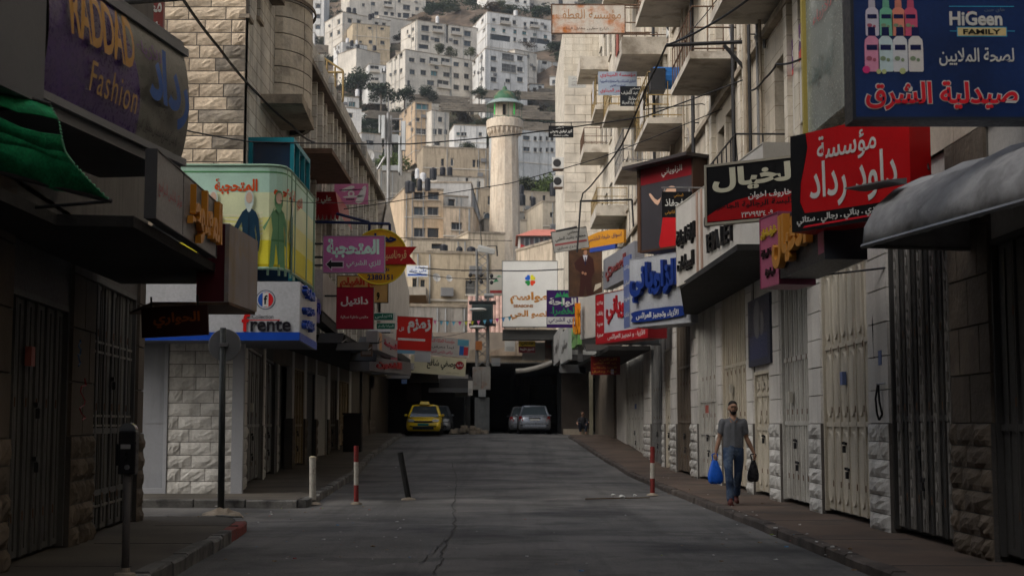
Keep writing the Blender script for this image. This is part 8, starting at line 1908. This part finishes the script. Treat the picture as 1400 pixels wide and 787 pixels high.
# ================================================================ cables
def cable(pts, r, label, sag=0.0, n=10):
    out = []
    P_ = [P(px, py, Y) for px, py, Y in pts]
    for a, b in zip(P_, P_[1:]):
        L_ = (b - a).length
        for i in range(n): s = i / n; out.append(a.lerp(b, s) - Vector((0, 0, 4 * sag * L_ * s * (1 - s))))
    out.append(P_[-1]); mb = MB(); mb.path(out, r, 5); o = mb.build('cable', M_WIRE); tag(o, label, 'cable'); return o
for a_ in [([(247, -6, 22), (300, 66, 25), (352, 128, 29)], .028, 'thick black cable sloping down from the top left corner of the beige stone wall', .01),
           ([(352, 128, 29), (400, 172, 31), (430, 195, 34)], .026, 'thick black cable sagging under the worn left balcony', .02),
           ([(252, 178, 24), (345, 194, 27.5), (560, 197, 28), (680, 187, 28), (880, 160, 28), (1027, 105, 28), (1170, 66, 22)], .014, 'long thin cable crossing the whole street in front of the minaret', .004),
           ([(470, 286, 36), (560, 272, 36), (700, 250, 36), (820, 216, 36), (980, 152, 32), (1110, 97, 25)], .012, 'second thin cable crossing the street below the minaret balcony', .004),
           ([(287, 260, 27), (400, 276, 27), (540, 270, 33)], .007, 'fine wire across the women billboard', .01),
           ([(525, 324, 50), (610, 327, 50), (700, 329, 50)], .012, 'thin cable at the level of the yellow disc top', .004),
           ([(574, 366, 60), (656, 369, 72), (770, 368, 58)], .028, 'thick cable running in front of the tall white sign top', .004),
           ([(560, 371, 60), (656, 380, 72)], .018, 'thin cable from the left roofs to the insulators', .01),
           ([(641, 452, 71), (560, 455, 60)], .014, 'sagging cable from the transformer to the left shops', .02),
           ([(793, 275, 46.8), (797, 264, 41), (815, 245, 38), (850, 198, 35), (884, 118, 31), (911, 62, 28)], .022, 'thick bundled black cable climbing past the right balconies', .01),
           ([(911, 62, 28), (960, 40, 26), (1030, -6, 23)], .022, 'thick bundled cable rising to the top edge right of centre', .01),
           ([(911, 62, 28), (940, 48, 28), (983, -4, 28)], .010, 'thin cable from the bracket node to the upper balcony', .02),
           ([(884, 118, 31), (880, 150, 34), (960, 142, 34), (978, 150, 34), (980, 230, 34)], .014, 'thin cable looping along the right facade below the railing balcony', .0),
           ([(1027, 124, 27), (1045, 108, 25), (1062, 88, 24), (1100, 78, 22)], .02, 'cable clipped along the facade beside the barred window', .02),
           ([(1268, 170, 15.5), (1262, 200, 15.4), (1270, 232, 15.3)], .012, 'pale loop of wire hanging below the blue pharmacy sign', .0),
           ([(1332, 168, 15), (1326, 210, 14.8)], .008, 'thin black wire hanging below the blue pharmacy sign', 0),
           ([(1193, 345, 18.9), (1197, 385, 18.9), (1193, 440, 18.9), (1196, 505, 18.9)], .012, 'black wire running down the pale pier beside the cream door', 0),
           ([(1122, 376, 19.3), (1160, 372, 19), (1212, 366, 18.2)], .014, 'thin horizontal conduit above the cream folding door', 0)]: cable(*a_)
t = thing('cable_bracket', 'black steel cable bracket arm under the bare balcony slab on the right', 'bracket', (4.5, 28, 9)); mb = MB()
for p0, p1 in (((911, 62), (1027, 57)), ((1027, 57), (1024, 125)), ((990, 62), (1020, 96))): mb.tube(P(*p0, 28), P(*p1, 28), .04, n=6)
mb.build('bar', M_IRON, t, kind='stuff')
t = thing('strap', 'black looped strap hanging on the pale pier beside the diamond grille', 'strap', (4.8, 18.6, 1.6)); mb = MB(); mb.path([P(1200, 524, 18.55), P(1197, 545, 18.5), P(1199, 565, 18.5), P(1202, 574, 18.5), P(1206, 566, 18.5), P(1202, 548, 18.5), P(1201, 526, 18.5)], .014, 6); mb.build('loop', M_WIRE, t)
mb = MB(); mb.tube(P(1198, 525, 18.5), P(1214, 523, 18.3), .01, n=5); mb.build('peg', M_STEEL, t)
t = thing('security_camera', 'small grey security camera on the right facade', 'camera', (4.7, 25, 9)); mb = MB(); mb.tube(P(1033, 54, 26), P(1045, 48, 26), .07, n=10); mb.build('housing', M_GALV, t); mb = MB(); mb.tube(P(1045, 38, 26), P(1045, 66, 26), .035, n=6); mb.build('bracket', M_STEEL, t)
# bunting
cl = [(1, (.6, .1, .3)), (2, (.1, .3, .6)), (3, (.5, .5, .05)), (4, (.65, .2, .35)), (5, (.1, .35, .5))]
t = thing('bunting', 'string of small coloured triangular flags across the street below the transformer', 'bunting', (-2, 60, 6)); r = random.Random(2); mb = MB(); pl_ = [P(548 + i * 8.5, 432 + 8 * sin(pi * i / 18) * .9, 62) for i in range(19)]; mb.path(pl_, .008, 4); mb.build('string', M_WIRE, t)
for i in range(0, 18):
    a = pl_[i].lerp(pl_[i + 1], .2); b = pl_[i].lerp(pl_[i + 1], .8); m_ = (a + b) / 2 - Vector((0, r.uniform(-.05, .05), .2)); c_ = r.choice(cl); mb = MB(); mb.prism([a, b, m_], (0, .004, 0)); mb.build('flag', paint('flag_%d' % c_[0], c_[1]), t)
# ================================================================ marks and litter on the road
def crack(pts, w, label):
    mb = MB(); r = random.Random(len(pts) * 7); L_ = []
    for (a, b) in zip(pts, pts[1:]):
        for i in range(9): s = i / 9; L_.append((lerp(a[0], b[0], s) + r.uniform(-.035, .035), lerp(a[1], b[1], s)))
    for (a, b) in zip(L_, L_[1:]):
        ww = w * r.uniform(.35, 1.3); h = lambda y: zr(y) + .0; z = .0
        mb.add([(a[0] - ww, a[1], h(a[1]) + .012), (a[0] + ww, a[1], h(a[1]) + .012), (b[0] + ww, b[1], h(b[1]) + .012), (b[0] - ww, b[1], h(b[1]) + .012)], [(0, 1, 2, 3)])
    o = mb.build('road_crack', mat('crack_dark', (.055, .053, .05), .95)); o['kind'] = 'structure'; return o
gp = lambda px, py: (G(px, py).x, G(px, py).y)
crack([gp(595, 786), gp(607, 755), gp(622, 720), gp(620, 690), gp(624, 655), gp(618, 625)], .011, '')
crack([gp(575, 770), gp(600, 748), gp(612, 735)], .008, '')
crack([gp(650, 686), gp(700, 684), gp(745, 685), gp(780, 681)], .018, '')
r = random.Random(11); mats_l = [paint('litter_white', (.55, .55, .53)), paint('litter_brown', (.2, .13, .07)), paint('litter_blue', (.08, .2, .35)), paint('litter_red', (.35, .05, .04)), paint('litter_green', (.25, .35, .06))]
for k, m_ in enumerate(mats_l):
    mb = MB()
    for i in range((80, 90, 10, 14, 5)[k]):
        if r.random() < .6: px, py = r.choice([(r.uniform(890, 1170), 0), (r.uniform(350, 560), 0)]); py = r.uniform(672, 786) if px < 600 else 640 + (px - 850) * .42 + r.gauss(0, 14)
        else: px, py = r.uniform(250, 1150), r.uniform(625, 786)
        if py < 600: continue
        g = G(px, py); s = r.choice((r.uniform(.005, .012), r.uniform(.008, .024))); an = r.uniform(0, 6)
        zoff = .08 if g.x > kerbR(g.y) else PZ if (g.x > 90 or g.x < kerbL(g.y) and g.y > 25.6) else 0
        if g.x < -3.2 and g.y < 21: zoff = PZ
        d = Vector((cos(an), sin(an), 0)) * s; e = Vector((-sin(an), cos(an), 0)) * s * r.uniform(.3, 1); c_ = Vector((g.x, g.y, zr(g.y) + zoff + .008)); u = Vector((0, 0, s * r.uniform(.15, .8)))
        mb.hexa([c_ - d - e, c_ + d - e, c_ + d + e, c_ - d + e, c_ - d - e + u, c_ + d - e + u * .4, c_ + d + e + u, c_ - d + e + u * .2])
    o = mb.build('litter', m_); tag(o, kind='stuff')
t = thing('plank', 'thin broken plank lying on the asphalt left of the right-hand banded pole', 'plank', tuple(G(840, 682))); a_, b_ = G(800, 683), G(888, 681); mb = MB(); mb.hexa([a_ + Vector((0, -.03, .01)), b_ + Vector((0, -.03, .01)), b_ + Vector((0, .04, .01)), a_ + Vector((0, .04, .01)), a_ + Vector((0, -.03, .035)), b_ + Vector((0, -.03, .03)), b_ + Vector((0, .04, .03)), a_ + Vector((0, .04, .035))]); mb.build('board', paint('old_wood', (.12, .08, .05)), t)
for px, py, w in ((838, 680, .07), (850, 682, .09), (868, 680, .05)):
    g = G(px, py); mb = MB(); mb.ball((g.x, g.y, g.z + .05), w * .6, (1.2, .8, .6), 8); mb.v = [(x + .01 * sin(z * 300), y, z + .01 * sin(x * 200)) for x, y, z in mb.v]; tag(mb.build('crumpled_paper', mats_l[0]), 'crumpled white paper scrap beside the broken plank', 'litter', 'paper scraps by the plank')
# gutter line: a worn strip along the right kerb

# hanging clutter of small boards, awnings and goods under the left and right signs
r = random.Random(31)
def cl_board(px0, px1, py0, py1, Y, c, label, cat='awning', name='awning', slope=.5, group=None):
    F = face_px(px0, py0, py1, Y, px1); t = thing(name, label, cat, tuple(F.q(.5, 0)), group)
    mb = MB(); mb.hexa([F.p(0, 0, slope), F.p(F.W, 0, slope), F.p(F.W, 0, slope - .05), F.p(0, 0, slope - .05), F.p(0, F.H, 0), F.p(F.W, F.H, 0), F.p(F.W, F.H, -.05), F.p(0, F.H, -.05)]); mb.build('sheet', paint('clutter_%02d%02d%02d' % tuple(int(x * 99) for x in c), c, .75, streak=.4), t)
    mb = MB(); mb.tube(F.p(0, 0, slope), F.p(F.W, 0, slope), .02, n=5); mb.tube(F.p(0, 0, slope), F.p(0, F.H * .6, -.6), .015, n=5); mb.tube(F.p(F.W, 0, slope), F.p(F.W, F.H * .6, -.6), .015, n=5); mb.build('frame', M_IRON, t)
for a_ in [(437, 470, 455, 470, 34, (.03, .03, .03), 'black sheet awning below the crimson sign'), (462, 505, 468, 480, 36, (.05, .045, .04), 'dark brown sheet awning low behind the crimson sign'), (492, 520, 460, 470, 38, (.12, .12, .12), 'grey sheet awning left of the grey red-script sign'), (480, 516, 482, 494, 40, (.035, .035, .035), 'black drooping awning above the left roller shutters'), (510, 540, 500, 512, 46, (.06, .06, .055), 'dark awning below the low grey fascia'), (530, 560, 505, 518, 54, (.09, .085, .08), 'dull grey awning near the parked taxi'), (540, 566, 496, 506, 58, (.16, .15, .14), 'pale grey awning above the taxi'), (505, 535, 450, 456, 39, (.4, .4, .4), 'thin whitish sheet over the grey red-script sign')]: cl_board(*a_)
for a_ in [(765, 800, 498, 510, 62, (.05, .05, .05), 'dark awning right of the silver sedan'), (778, 815, 478, 486, 60, (.18, .18, .17), 'grey sheet awning under the upright signs at the right'), (800, 850, 470, 480, 52, (.04, .035, .03), 'black awning above the small dark red sign'), (846, 900, 462, 472, 45, (.035, .035, .035), 'black awning beneath the blue-lettered box')]: cl_board(*a_)
for px0, px1, py0, py1, Y, c, lab in ((493, 509, 470, 487, 36.5, (.09, .05, .03), 'dark brown framed poster below the crimson sign'), (534, 543, 478, 500, 44, (.45, .1, .12), 'narrow red and white board under the red one-word sign'), (549, 556, 508, 524, 56, (.1, .2, .45), 'small blue and white pennant board near the taxi'), (566, 592, 456, 462, 60, (.3, .33, .35), 'thin pale strip board above the cloth banner'), (599, 640, 512, 517, 68, (.35, .33, .3), 'long pale strip under the cream calligraphy sign'), (640, 646, 520, 540, 70, (.5, .48, .44), 'small white notice left of the pillar'), (672, 684, 489, 500, 75, (.3, .3, .3), 'grey electrical box right of the pillar top'), (690, 704, 466, 480, 76, (.42, .42, .4), 'white air unit below the tall white sign'), (790, 797, 470, 494, 55, (.12, .12, .12), 'thin dark upright board by the small dark red sign')):
    F = face_px(px0, py0, py1, Y, px1); t = sign('small_board', lab, 'board', F, .08, pm=paint('board_%02d%02d%02d' % tuple(int(x * 99) for x in c), c)); mb = MB(); F.fbox(mb, .12, .15, .88, .45, .0, .01); mb.build('printed_band', paint('band_%02d' % int(c[0] * 99), tuple(x * .5 + .1 for x in c)), t)

r = random.Random(77)
for y in (14, 17.2, 20.6, 24.4, 28.5, 33, 38, 44, 51): o = MB().box((3.75, y, .078), (4.9, y + .05, .0835)).build('pavement_joint', M_DARKJ); o['kind'] = 'structure'
for y in (13.6, 16.2, 19): o = MB().box((-4.6, y, .11), (-3.5, y + .05, .1215)).build('pavement_joint', M_DARKJ); o['kind'] = 'structure'
def scribble(F, u, v, s, m, label):
    r2 = random.Random(int(u * 100)); pts = [F.p(u + s * .35 * sin(i * 1.7) + r2.uniform(-.02, .02), v + s * (i / 9) + r2.uniform(-.03, .03), .012) for i in range(10)]
    mb = MB(); mb.path(pts, .011, 4); tag(mb.build('graffiti', m), label, 'graffiti')
scribble(FL, uL(106), 1.35, .5, paint('spray_red', (.30, .02, .03)), 'red spray scribble on the near left stone pier'); scribble(FL, uL(99), 2.0, .3, paint('spray_blue', (.05, .12, .25)), 'small blue spray scribble high on the near left pier')
r = random.Random(4)
for i, (F, px, v) in enumerate(((FR, 1078, 1.7), (FR, 1150, 1.9), (FR, 965, 1.6), (FR, 998, 2.0), (FR, 868, 1.9), (FL, 40, 1.9), (FG, 345, 1.6), (FR, 1203, 2.1))):
    u = u_at(F, px, 1.8); mb = MB(); F.box(mb, u, v, u + .14, v + .19, -.05 if F is not FR or px != 1203 else 0, .012); o = mb.build('sticker', paint('sticker_%d' % (i % 3), ((.4, .38, .33), (.12, .16, .3), (.35, .1, .08))[i % 3])); tag(o, 'small paper notice stuck on the ' + ('pale grey folding door', 'cream folding door', 'off-white door past the walking man', 'cream door behind the walking man', 'far wide off-white door', 'near left grey folding door', 'corner door under the white light box', 'pale pier by the hanging strap')[i], 'notice')
# the air over the valley
hz = MB().box((-700, -60, -2.2), (700, 640, 300)).build('haze', None); hz['kind'] = 'stuff'
hm = bpy.data.materials.new('haze'); hm.use_nodes = True; hn = hm.node_tree; hn.nodes.clear(); ho = hn.nodes.new('ShaderNodeOutputMaterial'); hv = hn.nodes.new('ShaderNodeVolumePrincipled')
hv.inputs['Density'].default_value = .00022; hv.inputs['Color'].default_value = (.82, .88, .95, 1); hv.inputs['Anisotropy'].default_value = .2; hn.links.new(hv.outputs[0], ho.inputs['Volume']); hz.data.materials.append(hm)
